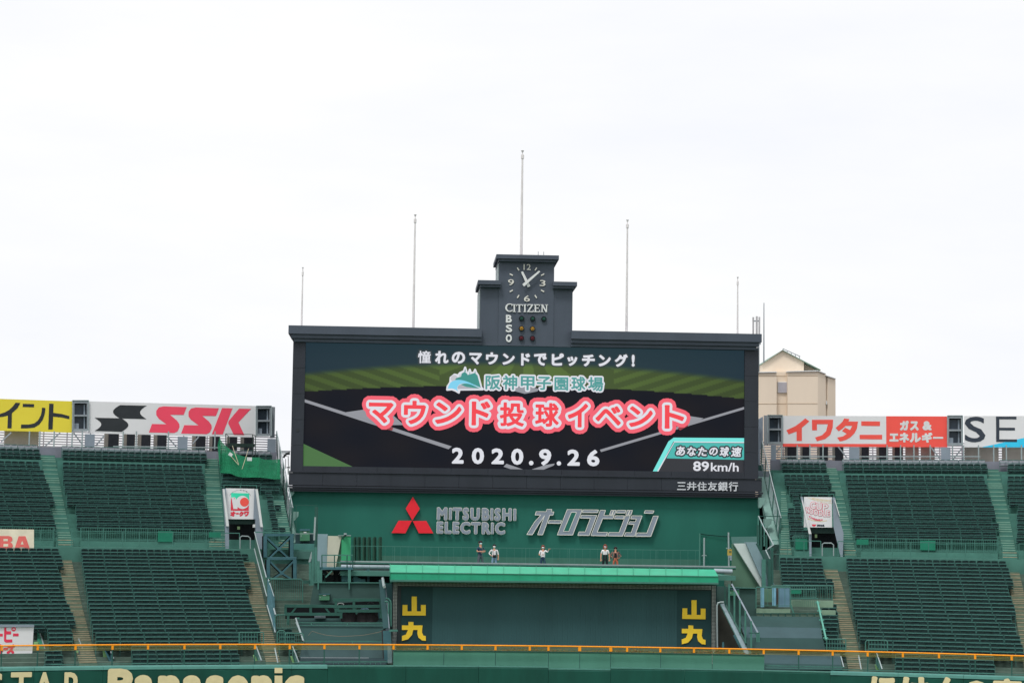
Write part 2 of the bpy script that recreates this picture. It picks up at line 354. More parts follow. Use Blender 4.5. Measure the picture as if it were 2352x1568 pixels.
# CITIZEN in a serif face built from strokes
def serif(parent):
    zt = Z(1300, 700, 4.704); t, b = 876, 978
    def R_(*p): return rect(*p)
    L_ = []
    out = circ(848, 922, 60, 20, 318, 42+0)  # placeholder, replaced below
    co = [(848+58*math.cos(math.radians(a)), 920+55*math.sin(math.radians(a))) for a in range(-38, -323, -12)]
    ci = [(852+42*math.cos(math.radians(a)), 920+46*math.sin(math.radians(a))) for a in range(-322, -37, 12)]
    L_.append([co + ci, R_(876, 868, 881, 896)])
    def I_(x): return [R_(x-8, t+4, x+8, b-3), R_(x-19, t, x+19, t+5), R_(x-19, b-4, x+19, b)]
    L_.append(I_(912)); L_.append([R_(973, t+4, 989, b-2), R_(940, t, 1028, t+7), R_(940, t, 945, t+26), R_(1023, t, 1028, t+26), R_(962, b-4, 1000, b)])
    L_.append(I_(1056)); L_.append([R_(1092, t, 1168, t+7), [(1148, t+6), (1168, t+6), (1110, b-6), (1090, b-6)], R_(1090, b-7, 1172, b+1), R_(1092, t, 1097, t+24), R_(1167, b-26, 1172, b)])
    L_.append([R_(1192, t+2, 1208, b), R_(1182, t+1, 1256, t+8), R_(1206, t+46, 1238, t+53), R_(1182, b-6, 1260, b+1), R_(1251, t+1, 1256, t+24), R_(1255, b-26, 1260, b), R_(1235, t+38, 1239, t+61)])
    L_.append([R_(1286, t+2, 1296, b+1), [(1282, t+1), (1302, t+1), (1356, b+2), (1340, b+2)], R_(1346, t+2, 1357, b+2), R_(1272, b-3, 1308, b+1), R_(1270, t+1, 1296, t+6), R_(1332, t+2, 1371, t+7)])
    W_ = thing('clock_maker_sign', BP.pt(*BP.uz((1209, 708)), .3), 'white serif lettering CITIZEN on the clock tower below the clock', 'sign')
    for q in L_: shape(BP, q, 'letter', whitep, W_, .36, .09, .010, z=zt)
serif(None)
BSO = thing('ball_count_display', BP.pt(*BP.uz((1180, 755)), .3), 'ball count letters B S O with seven unlit round lamps on the clock tower', 'display')
for s, b in (('B', (803, 1022, 874, 1117)), ('S', (801, 1154, 879, 1249)), ('O', (801, 1288, 874, 1384))):
    text(BP, s, b, 'letter', whitep, BSO, .33, .06, .028, z=T_)
for c, ps in (('green', ((1012, 1068), (1163, 1072), (1315, 1075))), ('amber', ((1010, 1203), (1160, 1208))), ('red', ((1008, 1335), (1160, 1338)))):
    for p in ps:
        o = BP.pt(*BP.uz(T_(*p)), .27); m = M(); m.tube([o, o+BP.n*.16], .125, 20); l_ = m.build('lamp', cap_led[c], BSO)
        m = M(); m.tube([o-BP.n*.02+Vector((0, 0, 0)), o+BP.n*.15], .17, 20, .17); v = m.v; m.f = m.f[:-2]; m.build('lamp_hood', slate_dk, l_)
        m = M(); m.tube([o+BP.n*.16, o+BP.n*.21], .08, 14, .04); m.build('lens', cap_led[c] if c != 'green' else mat('green_lens', (34, 82, 68), .3), l_)
# ---- screen (flat lit picture; crisp prints on top)
def scr_col(x, y):           # x, y in 2352-px picture coordinates; returns display rgb
    sx, sy = (x/K-800)*2.94, (y/K-1000)*2.94   # zoom units, x 250..3996 , y 0..1100
    X = (sx-250)/(3996-250)                     # 0..1
    yy = sy - 5 - X*58                          # remove slope
    top = (34+12*(1-abs(X-.5)*1.2), 52+14*(1-abs(X-.5)*1.2), 64+8*(1-abs(X-.5)))
    base = (26, 28, 35)
    c = top if yy < 260 else base
    mid = 1-(2*X-1)**2
    g1 = 330-118*0 + 78 - 95*mid                # lower edge of the grass, curved
    gb = 402 - 78*mid                           # grass bottom
    gt = 245 - 118*mid                          # grass top, soft
    if yy < gb:
        e = max(0, min(1, (yy-gt)/60+.35)); e = e*e*(3-2*e)
        xs_ = x/K; ys_ = y/K - .018*(xs_-1528); xl = min(xs_, 3056-xs_); w = ys_ - .33*xl
        if xl < 1275: st = ((w-752.7) % 31) > 17
        else: st = math.sin(math.atan2(xs_-1528, ys_-990)*9+1.2) > 0
        gcol = (97, 121, 65) if st else (82, 101, 59)
        edge = 1-.22*abs(2*X-1)
        gcol = tuple(q*edge for q in gcol)
        c = tuple(c[i]*(1-e) + gcol[i]*e for i in range(3)) if yy > gt-60 else top
    else:
        n = math.sin(x*.031+y*.02)*math.sin(x*.013-y*.05)
        c = (27+4*n, 28+2*n, 35)
    return c
SCR = M(); nx, ny = 420, 118; c00, c10, c11, c01 = (702, 787), (1708, 805), (1709, 1084), (697, 1070)
vs = []; cols = []
for j in range(ny+1):
    for i in range(nx+1):
        s, t = i/nx, j/ny
        x = (c00[0]*(1-s)+c10[0]*s)*(1-t) + (c01[0]*(1-s)+c11[0]*s)*t; y = (c00[1]*(1-s)+c10[1]*s)*(1-t) + (c01[1]*(1-s)+c11[1]*s)*t
        vs.append(BP.pt(uS0+(uS1-uS0)*s, zS1+(zS0-zS1)*t, .05)); cols.append((*lin(scr_col(x, y)), 1))
SCR.add(vs, [(j*(nx+1)+i, (j+1)*(nx+1)+i, (j+1)*(nx+1)+i+1, j*(nx+1)+i+1) for j in range(ny) for i in range(nx)])
sm = bpy.data.materials.new('lit_screen_picture'); sm.use_nodes = True; b_ = sm.node_tree.nodes['Principled BSDF']
b_.inputs['Base Color'].default_value = (.004, .004, .005, 1); b_.inputs['Roughness'].default_value = .6; b_.inputs['Specular IOR Level'].default_value = .05
at_ = N(sm.node_tree, 'ShaderNodeAttribute', attribute_name='picture'); sm.node_tree.links.new(at_.outputs['Color'], b_.inputs['Emission Color']); b_.inputs['Emission Strength'].default_value = .8
so = SCR.build('screen', sm, SB)
ca = so.data.color_attributes.new('picture', 'FLOAT_COLOR', 'POINT'); ca.data.foreach_set('color', [q for c in cols for q in c])
def ge(name, rgb): 
    if 'e_'+name not in MATS: MATS['e_'+name] = emat('screen_'+name, rgb, .8)
    return MATS['e_'+name]
eW = ge('white', (232, 234, 242)); eWd = ge('grey', (150, 152, 160)); eR = ge('red', (255, 62, 74)); eP = ge('pink', (255, 98, 116)); eT = ge('teal', (78, 160, 156))
eK = ge('outline', (38, 52, 58)); eG = ge('green', (66, 112, 56)); eC = ge('cyan', (120, 240, 232)); eTe = ge('band', (70, 190, 182)); eB = ge('blue', (130, 218, 250)); eDk = ge('black', (34, 36, 44)); eRd = ge('darkred', (150, 44, 56)); eTd = ge('logo_teal', (54, 150, 142))
def sh(polys, m_, off, z, r=0): return shape(BP, polys, 'picture_print', m_, so, off, .004, r, z)
sh([[(242, 850), (665, 1047), (240, 1043)]], eG, .06, S1)
sh([[(252, 470), (1508, 872), (1480, 896), (252, 496)], [(600, 581), (800, 552), (1000, 600), (1100, 690), (865, 690)]], eWd, .062, S1)
sh([[(865, 690), (1008, 712), (1000, 736), (960, 730)]], eRd, .066, S1)
sh([[(1975, 1020), (2122, 1070), (2010, 1066), (1950, 1045)], [(1990, 385), (2128, 360), (2255, 380), (2240, 402), (2130, 424)]], eWd, .062, S1)
sh([[(1946, 535), (1946, 556), (725, 920), (715, 900)], [(1420, 620), (1460, 610), (1600, 632), (1470, 700)], [(120, 1072), (250, 1030), (330, 1018), (320, 1035), (230, 1072)]], eWd, .062, S2)
sh([[(1380, 720), (1450, 640), (1475, 660), (1465, 700), (1400, 735)]], eRd, .066, S2)
# speed panel, lower right
sh([[(1300, 830), (1345, 797), (1950, 801), (1950, 835), (1342, 832), (1205, 1089), (1165, 1088)]], eC, .066, S2)
sh([[(1345, 830), (1950, 836), (1950, 1101), (1205, 1090)]], eDk, .070, S2)
sh([[(1352, 838), (1950, 846), (1950, 987), (1283, 974)]], eTe, .074, S2)
sh([[(1350, 829), (1950, 835), (1950, 843), (1352, 837), (1212, 1090), (1200, 1090)]], eW, .078, S2)
def txt(s, b, m_, off, z, r=0, shear=0): return text(BP, s, b, 'picture_print', m_, so, off, .004, r, shear, z)
for s, x0, x1, y0, y1 in (('あ', 1366, 1445, 874, 948), ('な', 1458, 1538, 878, 950), ('た', 1552, 1630, 880, 952), ('の', 1648, 1722, 884, 946), ('球', 1738, 1818, 878, 956), ('速', 1836, 1924, 880, 958)):
    txt(s, (x0, y0, x1, y1), eK, .082, S2, .12, .12); txt(s, (x0, y0, x1, y1), eW, .090, S2, .022, .12)
txt('89', (1514, 1002, 1644, 1080), eW, .082, S2, .022); txt('km/h', (1664, 1012, 1898, 1084), eW, .082, S2, .014)
# first line
ch = '憧れのマウンドでピッチング!'
xs = [(1216, 1332), (1366, 1480), (1508, 1622), (1658, 1765), (1800, 1902), (1942, 2045), (2100, 2176), (2210, 2318)]
ys = [(55, 165), (60, 165), (66, 165), (76, 172), (72, 172), (82, 175), (80, 182), (80, 182)]
for i in range(8):
    b = (xs[i][0]+5, ys[i][0]+4, xs[i][1]-5, ys[i][1]-4); txt(ch[i], b, eK, .070, S1, .13); txt(ch[i], b, eW, .078, S1, .042 if i else .016)
for c, x0, x1, y0, y1 in (('ピ', 305, 405, 80, 182), ('ッ', 438, 520, 108, 184), ('チ', 564, 670, 90, 188), ('ン', 706, 806, 94, 188), ('グ', 844, 950, 88, 192), ('!', 988, 1010, 92, 190)):
    b = (x0+4, y0+4, x1-4, y1-4); txt(c, b, eK, .070, S2, .13); txt(c, b, eW, .078, S2, .045)
# second line with emblem
for c, x0, x1, z, y0, y1 in (('阪', 1795, 1925, S1, 265, 388), ('神', 1942, 2068, S1, 265, 390), ('甲', 2096, 2215, S1, 272, 394), ('子', 176, 300, S2, 276, 392), ('園', 326, 445, S2, 282, 396), ('球', 470, 592, S2, 276, 398), ('場', 614, 744, S2, 280, 402)):
    b = (x0+4, y0+4, x1-4, y1-4); txt(c, b, eW, .086, z, .13); txt(c, b, eT, .094, z, .028)
sil = [(310, 645), (320, 570), (380, 480), (390, 370), (480, 300), (560, 320), (600, 265), (690, 225), (720, 140), (750, 240), (790, 290), (825, 190), (850, 270), (920, 255), (945, 190), (970, 255), (1015, 320), (1085, 590), (1120, 635), (590, 640), (575, 710), (500, 665), (420, 635)]
sh([sil], eW, .086, lg, .07)
sh([circ(470, 390, 80, 20)], ge('moon', (205, 205, 212)), .090, lg)
sh([[(480, 420), (520, 380), (625, 345), (640, 275), (710, 238), (765, 280), (775, 308), (940, 262), (1000, 320), (1075, 600), (900, 520), (640, 430)], [(700, 235), (722, 165), (735, 240)], [(590, 330), (605, 290), (612, 335)], [(812, 290), (828, 225), (835, 285)], [(935, 262), (948, 215), (958, 268)]], eTd, .092, lg)
sh([[(320, 620)] + smooth_curve([(340, 560), (400, 470), (540, 422), (700, 440), (880, 510), (1075, 612)]) + smooth_curve([(1075, 612), (900, 545), (720, 500), (600, 520), (550, 570), (535, 625), (565, 690)]) + [(500, 640), (420, 615)]], eB, .094, lg)
sh([[(610, 525)] + smooth_curve([(610, 525), (720, 503), (860, 530), (1060, 620)]) + [(900, 605), (740, 580)]], eTd, .096, lg)
sh([[(570, 545), (610, 528), (740, 580), (900, 608), (1040, 625), (545, 628), (545, 590)]], ge('wing', (182, 182, 192)), .096, lg)
# big title
for c, x0, x1, z, y0, y1 in (('マ', 800, 1008, S1, 500, 672), ('ウ', 1100, 1285, S1, 485, 682), ('ン', 1368, 1590, S1, 498, 680), ('ド', 1678, 1835, S1, 490, 692), ('投', 1918, 2125, S1, 498, 702), ('球', 162, 364, S2, 502, 704), ('イ', 442, 612, S2, 508, 708), ('ベ', 678, 892, S2, 530, 692), ('ン', 965, 1165, S2, 532, 706), ('ト', 1268, 1432, S2, 522, 720)):
    b = (x0+6, y0+6, x1-6, y1-6); txt(c, b, eP, .100, z, .50); txt(c, b, eW, .108, z, .24); txt(c, b, eR, .116, z, .05 if c in '投球' else .062)
for c, x0, x1, z, y0, y1 in (('2', 1508, 1610, S1, 882, 1020), ('0', 1678, 1784, S1, 884, 1024), ('2', 1846, 1954, S1, 888, 1024), ('0', 2014, 2120, S1, 890, 1030), ('.', 2166, 2206, S1, 994, 1034), ('9', 194, 300, S2, 894, 1036), ('.', 345, 384, S2, 998, 1036), ('2', 436, 544, S2, 898, 1038), ('6', 604, 712, S2, 900, 1042)):
    k = 8 if c != '.' else 7
    txt(c, (x0+k, y0+k, x1-k, y1-k), eW, .100, z, .056 if c != '.' else .05)
# bank name on the ledge
BK = thing('bank_name_sign', BP.pt(*BP.uz(S2(1625, 1250)), .6), 'pale grey bank name characters on the dark ledge under the screen', 'sign')
for c, x0, x1, y0, y1 in (('三', 1368, 1440, 1180, 1244), ('井', 1452, 1530, 1178, 1246), ('住', 1540, 1618, 1178, 1250), ('友', 1628, 1706, 1178, 1250), ('銀', 1716, 1796, 1178, 1252), ('行', 1806, 1884, 1178, 1254)):
    text(BP, c, (x0, y0, x1, y1), 'character', mat('sign_grey', (206, 208, 214), .5) if 'sign_grey' not in MATS else MATS['sign_grey'], BK, .52, .05, .014, z=S2)
# small vent on left pillar
m = M(); m.prism([BP.on(S1(*p), .27) for p in rect(178, 720, 203, 746)], -BP.n*.05); m.build('vent', black, SB)

# ---- green wall under the board
GW = Plane(1208, 137.2, .0508)
zG0 = GW.uz((1208, 1330))[1]
def gwbox(u0, u1, z0, z1, th, name, ma, parent=None, **kw):
    m = M(); f = [GW.pt(u0, z0), GW.pt(u1, z0), GW.pt(u1, z1), GW.pt(u0, z1)]; m.prism(f, -GW.n*th); return m.build(name, ma, parent, **kw)
gw = tag(gwbox(U(667, 1180), U(1745, 1200), 0, zB+.12, 3.5, 'scoreboard_base_wall', green_wall), 'plain dark green wall under the scoreboard carrying the grey and red maker lettering', 'wall')
for z_, k in ((1274, 0),):
    bw = M(); f = [GW.on((872, 1275), 0), GW.on((1608, 1284), 0), GW.on((1608, 1320), 0), GW.on((872, 1312), 0)]
    bw.prism([p+GW.n*1.2 for p in f], -GW.n*.15); tag(bw.build('low_parapet_wall', mat('dull_green_boards', (64, 108, 95), .8, .12, 1)), 'low pale grey green boarded parapet behind the people on the balcony', 'wall')
# ---- emblem and lettering
EM = thing('three_diamond_emblem', GW.pt(*GW.uz((947, 1225))), 'raised red three diamond emblem on the green wall', 'emblem')
for q in ([(1342, 115), (1396, 208), (1338, 299), (1286, 208)], [(1230, 301), (1335, 301), (1284, 399), (1176, 397)], [(1341, 303), (1447, 303), (1501, 399), (1389, 399)]):
    shape(GW, [q], 'diamond', red_l, EM, .28, .22, z=ML)
def islands(pts, fs):
    par = list(range(len(pts)))
    def fd(a):
        while par[a] != a: par[a] = par[par[a]]; a = par[a]
        return a
    for f in fs:
        for i in f[1:]: par[fd(i)] = fd(f[0])
    d = {}
    for f in fs: d.setdefault(fd(f[0]), []).append(f)
    return sorted(d.values(), key=lambda l: min(pts[i][0] for f in l for i in f))
MS = thing('maker_name_sign', GW.pt(*GW.uz((1090, 1225))), 'grey sans serif maker name in two lines beside the red emblem', 'sign')
for s, b in (('MITSUBISHI', (205, 73, 874, 182)), ('ELECTRIC', (203, 193, 784, 297))):
    (x0, y0), (x1, y1) = CB(b[0], b[1]), CB(b[2], b[3]); pts, fs = place(s, GW, x0, y0, x1, y1)
    for il in islands(pts, fs):
        ids = sorted({i for f in il for i in f}); xa, xb = min(pts[i][0] for i in ids), max(pts[i][0] for i in ids); za, zb2 = min(pts[i][1] for i in ids), max(pts[i][1] for i in ids)
        g_ = .055; fx = 1 if xb-xa < .3 else max(.0, (xb-xa-2*g_)/max(1e-6, xb-xa)); fz_ = (zb2-za-2*g_)/(zb2-za)
        P2 = list(pts)
        for i in ids: P2[i] = ((xa+xb)/2 + (pts[i][0]-(xa+xb)/2)*fx, (za+zb2)/2 + (pts[i][1]-(za+zb2)/2)*fz_)
        q = M(); flat3(q, GW, P2, il, .30, .16, .07 if fx < 1 else .045); l_ = q.build('letter', paleletter, MS)
        q = M(); flat3(q, GW, P2, il, .312, .004, .046 if fx < 1 else .022); q.build('letter_face', lettergrey, l_)
JS = thing('screen_name_sign', GW.pt(*GW.uz((1360, 1225))), 'slanted grey katakana lettering right of the maker name on the green wall', 'sign')
AU = [[[(560, 507), (634, 508), (622, 544), (664, 545), (648, 594), (602, 593), (496, 886), (421, 884), (526, 600), (430, 740), (342, 884), (260, 882), (380, 690), (470, 592), (384, 590), (402, 540), (548, 542)]],
      [[(596, 672), (778, 674), (762, 716), (576, 714)]],
      [[(862, 510), (1084, 512), (942, 888), (714, 886)]],
      [[(1100, 514), (1326, 516), (1312, 556), (1084, 554)], [(1074, 592), (1300, 596), (1188, 894), (1018, 892), (1036, 842), (1130, 842), (1206, 640), (1056, 636)]],
      [[(1354, 520), (1430, 522), (1404, 598), (1558, 602), (1540, 646), (1388, 644), (1306, 846), (1460, 850), (1440, 902), (1214, 896)], [(1514, 522), (1548, 522), (1524, 588), (1490, 586)], [(1554, 522), (1588, 522), (1564, 588), (1530, 588)]],
      [[(1606, 522), (1734, 522), (1720, 562), (1590, 560)], [(1578, 602), (1710, 602), (1694, 648), (1562, 646)], [(1726, 602), (1798, 602), (1684, 904), (1462, 900), (1484, 850), (1632, 852)], [(1754, 522), (1788, 522), (1764, 590), (1732, 590)], [(1796, 522), (1830, 522), (1808, 590), (1770, 590)]],
      [[(1822, 602), (1974, 604), (1862, 906), (1708, 904), (1730, 852), (1812, 854), (1856, 730), (1774, 728), (1790, 690), (1874, 692), (1890, 650), (1804, 648)]],
      [[(2020, 526), (2150, 528), (2134, 566), (2004, 564)], [(2142, 606), (2214, 608), (2104, 908), (1876, 908), (1898, 856), (2046, 858)]]]
for k, g_ in enumerate(AU):
    l_ = shape(GW, g_, 'character', lettergrey, JS, .30, .18, z=au)
    m = M()
    for p in g_:
        P_ = [GW.on(au(*q), .31) for q in p]
        for i in range(len(P_)): m.bar(P_[i], P_[(i+1) % len(P_)], .038, .03)
    if k == 2:
        P_ = [GW.on(au(*q), .32) for q in ((922, 550), (1000, 552), (886, 836), (804, 834))]
        for i in range(4): m.bar(P_[i], P_[(i+1) % 4], .038, .03)
        mm = M(); mm.prism(P_, GW.n*.004); mm.build('counter', green_wall, l_)
    m.build('edge_trim', paleletter, l_)

# ---- flagpoles and aerials on the roof
def pole(x, yt, yb, D0, r, label, tipr=True):
    pl = Plane(1208, 139.0, .0508); b = pl.on((x, yb+6)); tz = pl.on((x, yt)).z
    o = thing('flagpole', b, label, 'flagpole', 'flagpoles along the scoreboard roof')
    m = M(); m.tube([b, Vector((b.x, b.y, tz-.25))], r*.85, 12, r*.5); m.build('pole', mat('pole_grey', (228, 224, 224), .5) if 'pole_grey' not in MATS else MATS['pole_grey'], o)
    m = M(); m.tube([Vector((b.x, b.y, tz-.55)), Vector((b.x, b.y, tz-.3))], r*.9, 10); m.tube([Vector((b.x, b.y, tz-.3)), Vector((b.x, b.y, tz-.12))], .03, 8); m.tube([Vector((b.x, b.y, tz-.12)), Vector((b.x, b.y, tz))], r*.4, 10, r*.9); m.build('truck', MATS['pole_grey'], o)
pole(692.5, 614, 748, 0, .075, 'shortest grey flagpole at the far left end of the scoreboard roof')
pole(949, 493, 753, 0, .105, 'tall grey flagpole on the roof between the left corner and the clock tower')
pole(1197, 346, 587, 0, .12, 'highest grey flagpole standing on top of the clock tower')
pole(1439, 505, 763, 0, .105, 'tall grey flagpole on the roof just right of the clock tower')
pole(1694, 636, 768, 0, .075, 'short grey flagpole near the right corner of the scoreboard roof')
for x, yt in ((T_(1242, 145)), (T_(1317, 148))):
    p = Plane(1208, 139.5, .0508).on((x, 592)); t = Plane(1208, 139.5, .0508).on((x, yt)); m = M(); m.tube([p, (p.x, p.y, t.z)], .022, 6)
    tag(m.build('lightning_rod', greyb), 'thin lightning rod on the clock tower, %s' % ('the one nearer the flagpole' if x < 1240 else 'the one nearer the roof corner'), 'rod', 'lightning rods on the clock tower')
AP = Plane(1740, 141.5, .0508)
AT = thing('antenna_mast', AP.on((1737, 770)), 'cluster of three grey tube antennas at the right end of the scoreboard roof', 'antenna')
for x0, x1, y0 in ((114, 131, 130), (145, 164, 122), (170, 187, 128)):
    a = AP.on(b7((x0+x1)/2, y0)); b = AP.on(b7((x0+x1)/2, 300)); m = M(); m.tube([(a.x, a.y, a.z), (a.x, a.y, b.z)], px(x1-x0)*K/3.135/2, 10); m.build('tube', mat('antenna_grey', (190, 188, 190), .5) if 'antenna_grey' not in MATS else MATS['antenna_grey'], AT)
m = M(); m.bar(AP.on(b7(122, 165)), AP.on(b7(178, 165)), .08); m.bar(AP.on(b7(178, 300)), AP.on(b7(178, 380)), .18); m.bar(AP.on(b7(172, 375)), AP.on(b7(172, 628)), .10); m.bar(AP.on(b7(160, 380)), AP.on(b7(160, 628)), .04)
for k in range(14): m.bar(AP.on(b7(160, 400+k*17)), AP.on(b7(172, 400+k*17)), .03)
m.build('bracket', greyb, AT)
FP = Plane(1755, 246, .05); a = FP.on(b7(219, 0)); b = FP.on(b7(219, 545)); m = M(); m.tube([(b.x, b.y, b.z), (b.x, b.y, a.z)], .09, 8, .05)
tag(m.build('radio_mast', greyb), 'thin grey radio mast rising behind the beige building', 'mast')

# ---- beige building behind right
BB = Plane(1850, 250, .02); B2P = Plane(1900, 250, .9)
def bl(pts, name, ma, th=20, off=0, parent=None, z=R4): return slab(BB, pts, name, ma, parent, th, off, z)
BE = thing('beige_building', BB.on((1850, 960)), 'tall beige rendered building with a gabled roof behind the right stand', 'building')
BE.location.z = 0; LOC[BE.name] = Vector(BE.location)
bl([(60, 292), (305, 288), (305, 2300), (60, 2300)], 'wall', beige, parent=BE); bl([(305, 285), (395, 285), (395, 2300), (305, 2300)], 'recessed_wall', beige, off=-.8, parent=BE)
bl([(395, 283), (645, 277), (645, 2300), (395, 2300)], 'wall', beige, parent=BE)
def obl(p, q, off=0, th=4):   # wall receding to the right
    m = M(); A = [BB.on(R4(*p[0]), 0), BB.on(R4(*p[1]), 0)]
    return m
e0 = BB.on(R4(645, 277)); e1 = BB.on(R4(645, 2300)); s1 = Plane(0, 100, .9); s1.O = Vector((e0.x, e0.y, 0))
f0 = s1.on(R4(712, 300)); f1 = s1.on(R4(712, 2300)); m = M(); m.prism([e0, f0, f1, e1], Vector((-6, 8, 0))); m.build('side_wall', beige, BE)
h0 = s1.on(R4(728, 318)); h1 = s1.on(R4(792, 342)); h2 = s1.on(R4(794, 2300)); h3 = s1.on(R4(728, 2300)); m = M(); m.prism([h0, h1, h2, h3], Vector((-6, 6, 0))); m.build('side_wall', beige, BE)
k0 = s1.on(R4(712, 312), -.5); k1 = s1.on(R4(728, 318), -.5); m = M(); m.prism([k0, k1, s1.on(R4(728, 2300), -.5), s1.on(R4(712, 2300), -.5)], Vector((-5, 6, 0))); m.build('recessed_wall', beige, BE)
for pts in ([(60, 286), (305, 282), (305, 290), (60, 294)], [(393, 279), (648, 272), (648, 280), (393, 286)]): bl(pts, 'parapet_cap', whitep, 21, .25, BE)
m = M(); m.prism([s1.on(R4(645, 272), .2), s1.on(R4(714, 299), .2), s1.on(R4(714, 304), .2), s1.on(R4(645, 279), .2)], Vector((-2, 3, 0))); m.prism([s1.on(R4(716, 312), .2), s1.on(R4(795, 339), .2), s1.on(R4(795, 345), .2), s1.on(R4(716, 319), .2)], Vector((-2, 3, 0))); m.build('parapet_cap', whitep, BE)
bl([(185, 218), (355, 106), (530, 205), (530, 290), (185, 290)], 'gable_wall', beige, 12, -2, BE)
bl([(530, 202), (668, 268), (668, 290), (530, 290)], 'gable_wall', beige, 10, -3.5, BE)
m = M(); m.prism([BB.on(R4(*q), -1.6) for q in ((181, 219), (355, 103), (355, 105), (182, 221))], -BB.n*13); m.prism([BB.on(R4(*q), -1.6) for q in ((355, 103), (672, 268), (670, 271), (528, 198.5), (355, 106))], -BB.n*13); m.build('roof', roofgr, BE)
m = M()
for a, b in (((355, 93), (500, 158)),): m.bar(BB.on(R4(*a), -2), BB.on(R4(*b), -2), .08)
for k in range(5): x = 358+k*34; m.bar(BB.on(R4(x, 94+k*15.2), -2), BB.on(R4(x, 108+k*18), -2), .08)
m.build('roof_railing', greyb, BE)
for y in (318, 548):
    for x0, x1, dy in ((60, 305, 0), (395, 645, -2)): bl([(x0, y+dy), (x1, y+dy), (x1, y+dy+2.2), (x0, y+dy+2.2)], 'joint_strip', beige2, .2, .04, BE)
    bl([(305, y), (395, y), (395, y+2.2), (305, y+2.2)], 'joint_strip', beige2, .2, -.76, BE)
w_ = bl(rect(314, 368, 395, 459), 'window', whitep, .3, -.6, BE); bl(rect(319, 373, 393, 456), 'louver_panel', mat('window_grey', (176, 174, 182), .4), .1, -.55, w_)
m = M(); m.prism([s1.on(R4(714, 525), .1), s1.on(R4(722, 527), .1), s1.on(R4(722, 556), .1), s1.on(R4(714, 554), .1)], Vector((0, .5, 0))); m.build('small_window', whitep, BE)

# ------------------------------------------------------------------ stands: arcs about (CX, CY)
RT, RU, RW, RL = 100.3, 87.95, 86.3, 69.0             # top row, foot of the upper stand, front of the walkway, first row
NL, NU = 30, 19
def zR(p, R): return atR(p, R).z
zl0 = zR((330, 1524), RL+.2) - .78; zl1 = zR((330, 1261), RW-.35) - .78
zu0 = zR((300, 1206), RU+.5) - .78; zu1 = zR((300, 1028), RT) - .78
PL_, PU = (RW-.35-RL-.2)/(NL-1), (RT-RU-.5)/(NU-1)
def lowrow(k): return RL+.2+PL_*k, zl0 + (zl1-zl0)*k/(NL-1)
def uprow(k): return RU+.5+PU*k, zu0 + (zu1-zu0)*k/(NU-1)
zwalk = atR((700, 1261.5), RW).z
def edge(*pr):                # azimuth of a picture-traced edge as a function of radius
    q = sorted((R, azR((sx*K, sy*K), R)) for sx, sy, R in pr)
    def f(R):
        if R <= q[0][0]: a, b = q[0], q[1]
        elif R >= q[-1][0]: a, b = q[-2], q[-1]
        else: a, b = next((q[i], q[i+1]) for i in range(len(q)-1) if q[i][0] <= R <= q[i+1][0])
        return a[1] + (b[1]-a[1])*(R-a[0])/(b[0]-a[0])
    return f
const = lambda v: (lambda R: v)
# upper aisles (left edge, right edge)
eA1 = edge((115, 1310, 100.3), (169, 1560, 88)), edge((160, 1310, 100.3), (208, 1560, 88))
eA2 = edge((594, 1322, 100.3), (609, 1538, 88.4)), edge((634, 1322, 100.3), (656, 1538, 88.4))
eA3 = edge((790, 1453, 93.5), (810, 1545, 88.4)), edge((802, 1310, 100.3), (827, 1453, 93.5), (847, 1545, 88.4))
eB0 = edge((2269, 1480, 92), (2269, 1555, 88.4)), edge((2285, 1480, 92), (2296, 1555, 88.4))
eB1 = edge((2394, 1347, 100.3), (2453.8, 1555, 88)), edge((2431, 1347, 100.3), (2485, 1555, 88))
eB2 = edge((2858, 1352, 100.3), (2915, 1615, 87.5)), edge((2902, 1352, 100.3), (2954, 1615, 87.5))
# lower aisles
fA1 = edge((169, 1600, 86.3), (226, 1867, 72)), edge((208, 1600, 86.3), (278, 1867, 72))
fA2 = edge((697, 1604, 86.3), (768, 1867, 72)), edge((738, 1604, 86.3), (811, 1867, 72))
fB1 = edge((2392, 1622, 86.3), (2461, 1885, 72)), edge((2432, 1622, 86.3), (2503, 1885, 72))
fB2 = edge((2921, 1643, 86.3), (2974, 1880, 72)), edge((2961, 1643, 86.3), (3012, 1880, 72))
aFL, aFR = azR((-90*1, 1250), 88)-.01, azR((2450, 1250), 88)+.01
uLe = edge((806, 1310, 100.3), (829, 1453, 93.5), (851, 1560, 88)); uRi = edge((2240, 1330, 100.3), (2262, 1440, 94), (2266, 1560, 88))
lLe = const(azR((893, 1400), 78)); lRi = const(azR((1665, 1400), 78))
def sector(rows, z_riser_base, a0f, a1f, name, ma, label, n=26):
    m = M(); prof = []
    pr = rows[0][0]-.3; prof.append((pr, z_riser_base))
    for i, (R, z) in enumerate(rows): 
        r0 = R-.33; prof += [(r0, prof[-1][1]), (r0, z)]
    prof.append((rows[-1][0]+.9, rows[-1][1])); prof.append((rows[-1][0]+.9, z_riser_base-.5))
    vs = []
    for R, z in prof:
        for k in range(n+1): a = a0f(R) + (a1f(R)-a0f(R))*k/n; vs.append(pol(R, a, z))
    fs = [(i*(n+1)+k, i*(n+1)+k+1, (i+1)*(n+1)+k+1, (i+1)*(n+1)+k) for i in range(len(prof)-1) for k in range(n)]
    m.add(vs, fs)
    for s_ in (0, n):                                  # side walls
        b = len(m.v); m.v += [vs[i*(n+1)+s_] for i in range(len(prof))] + [Vector((vs[i*(n+1)+s_].x, vs[i*(n+1)+s_].y, z_riser_base-1.2)) for i in range(len(prof))]
        q = len(prof); m.f += [(b+i, b+i+1, b+q+i+1, b+q+i) for i in range(q-1)]
    return tag(m.build(name, ma), label, kind='structure')
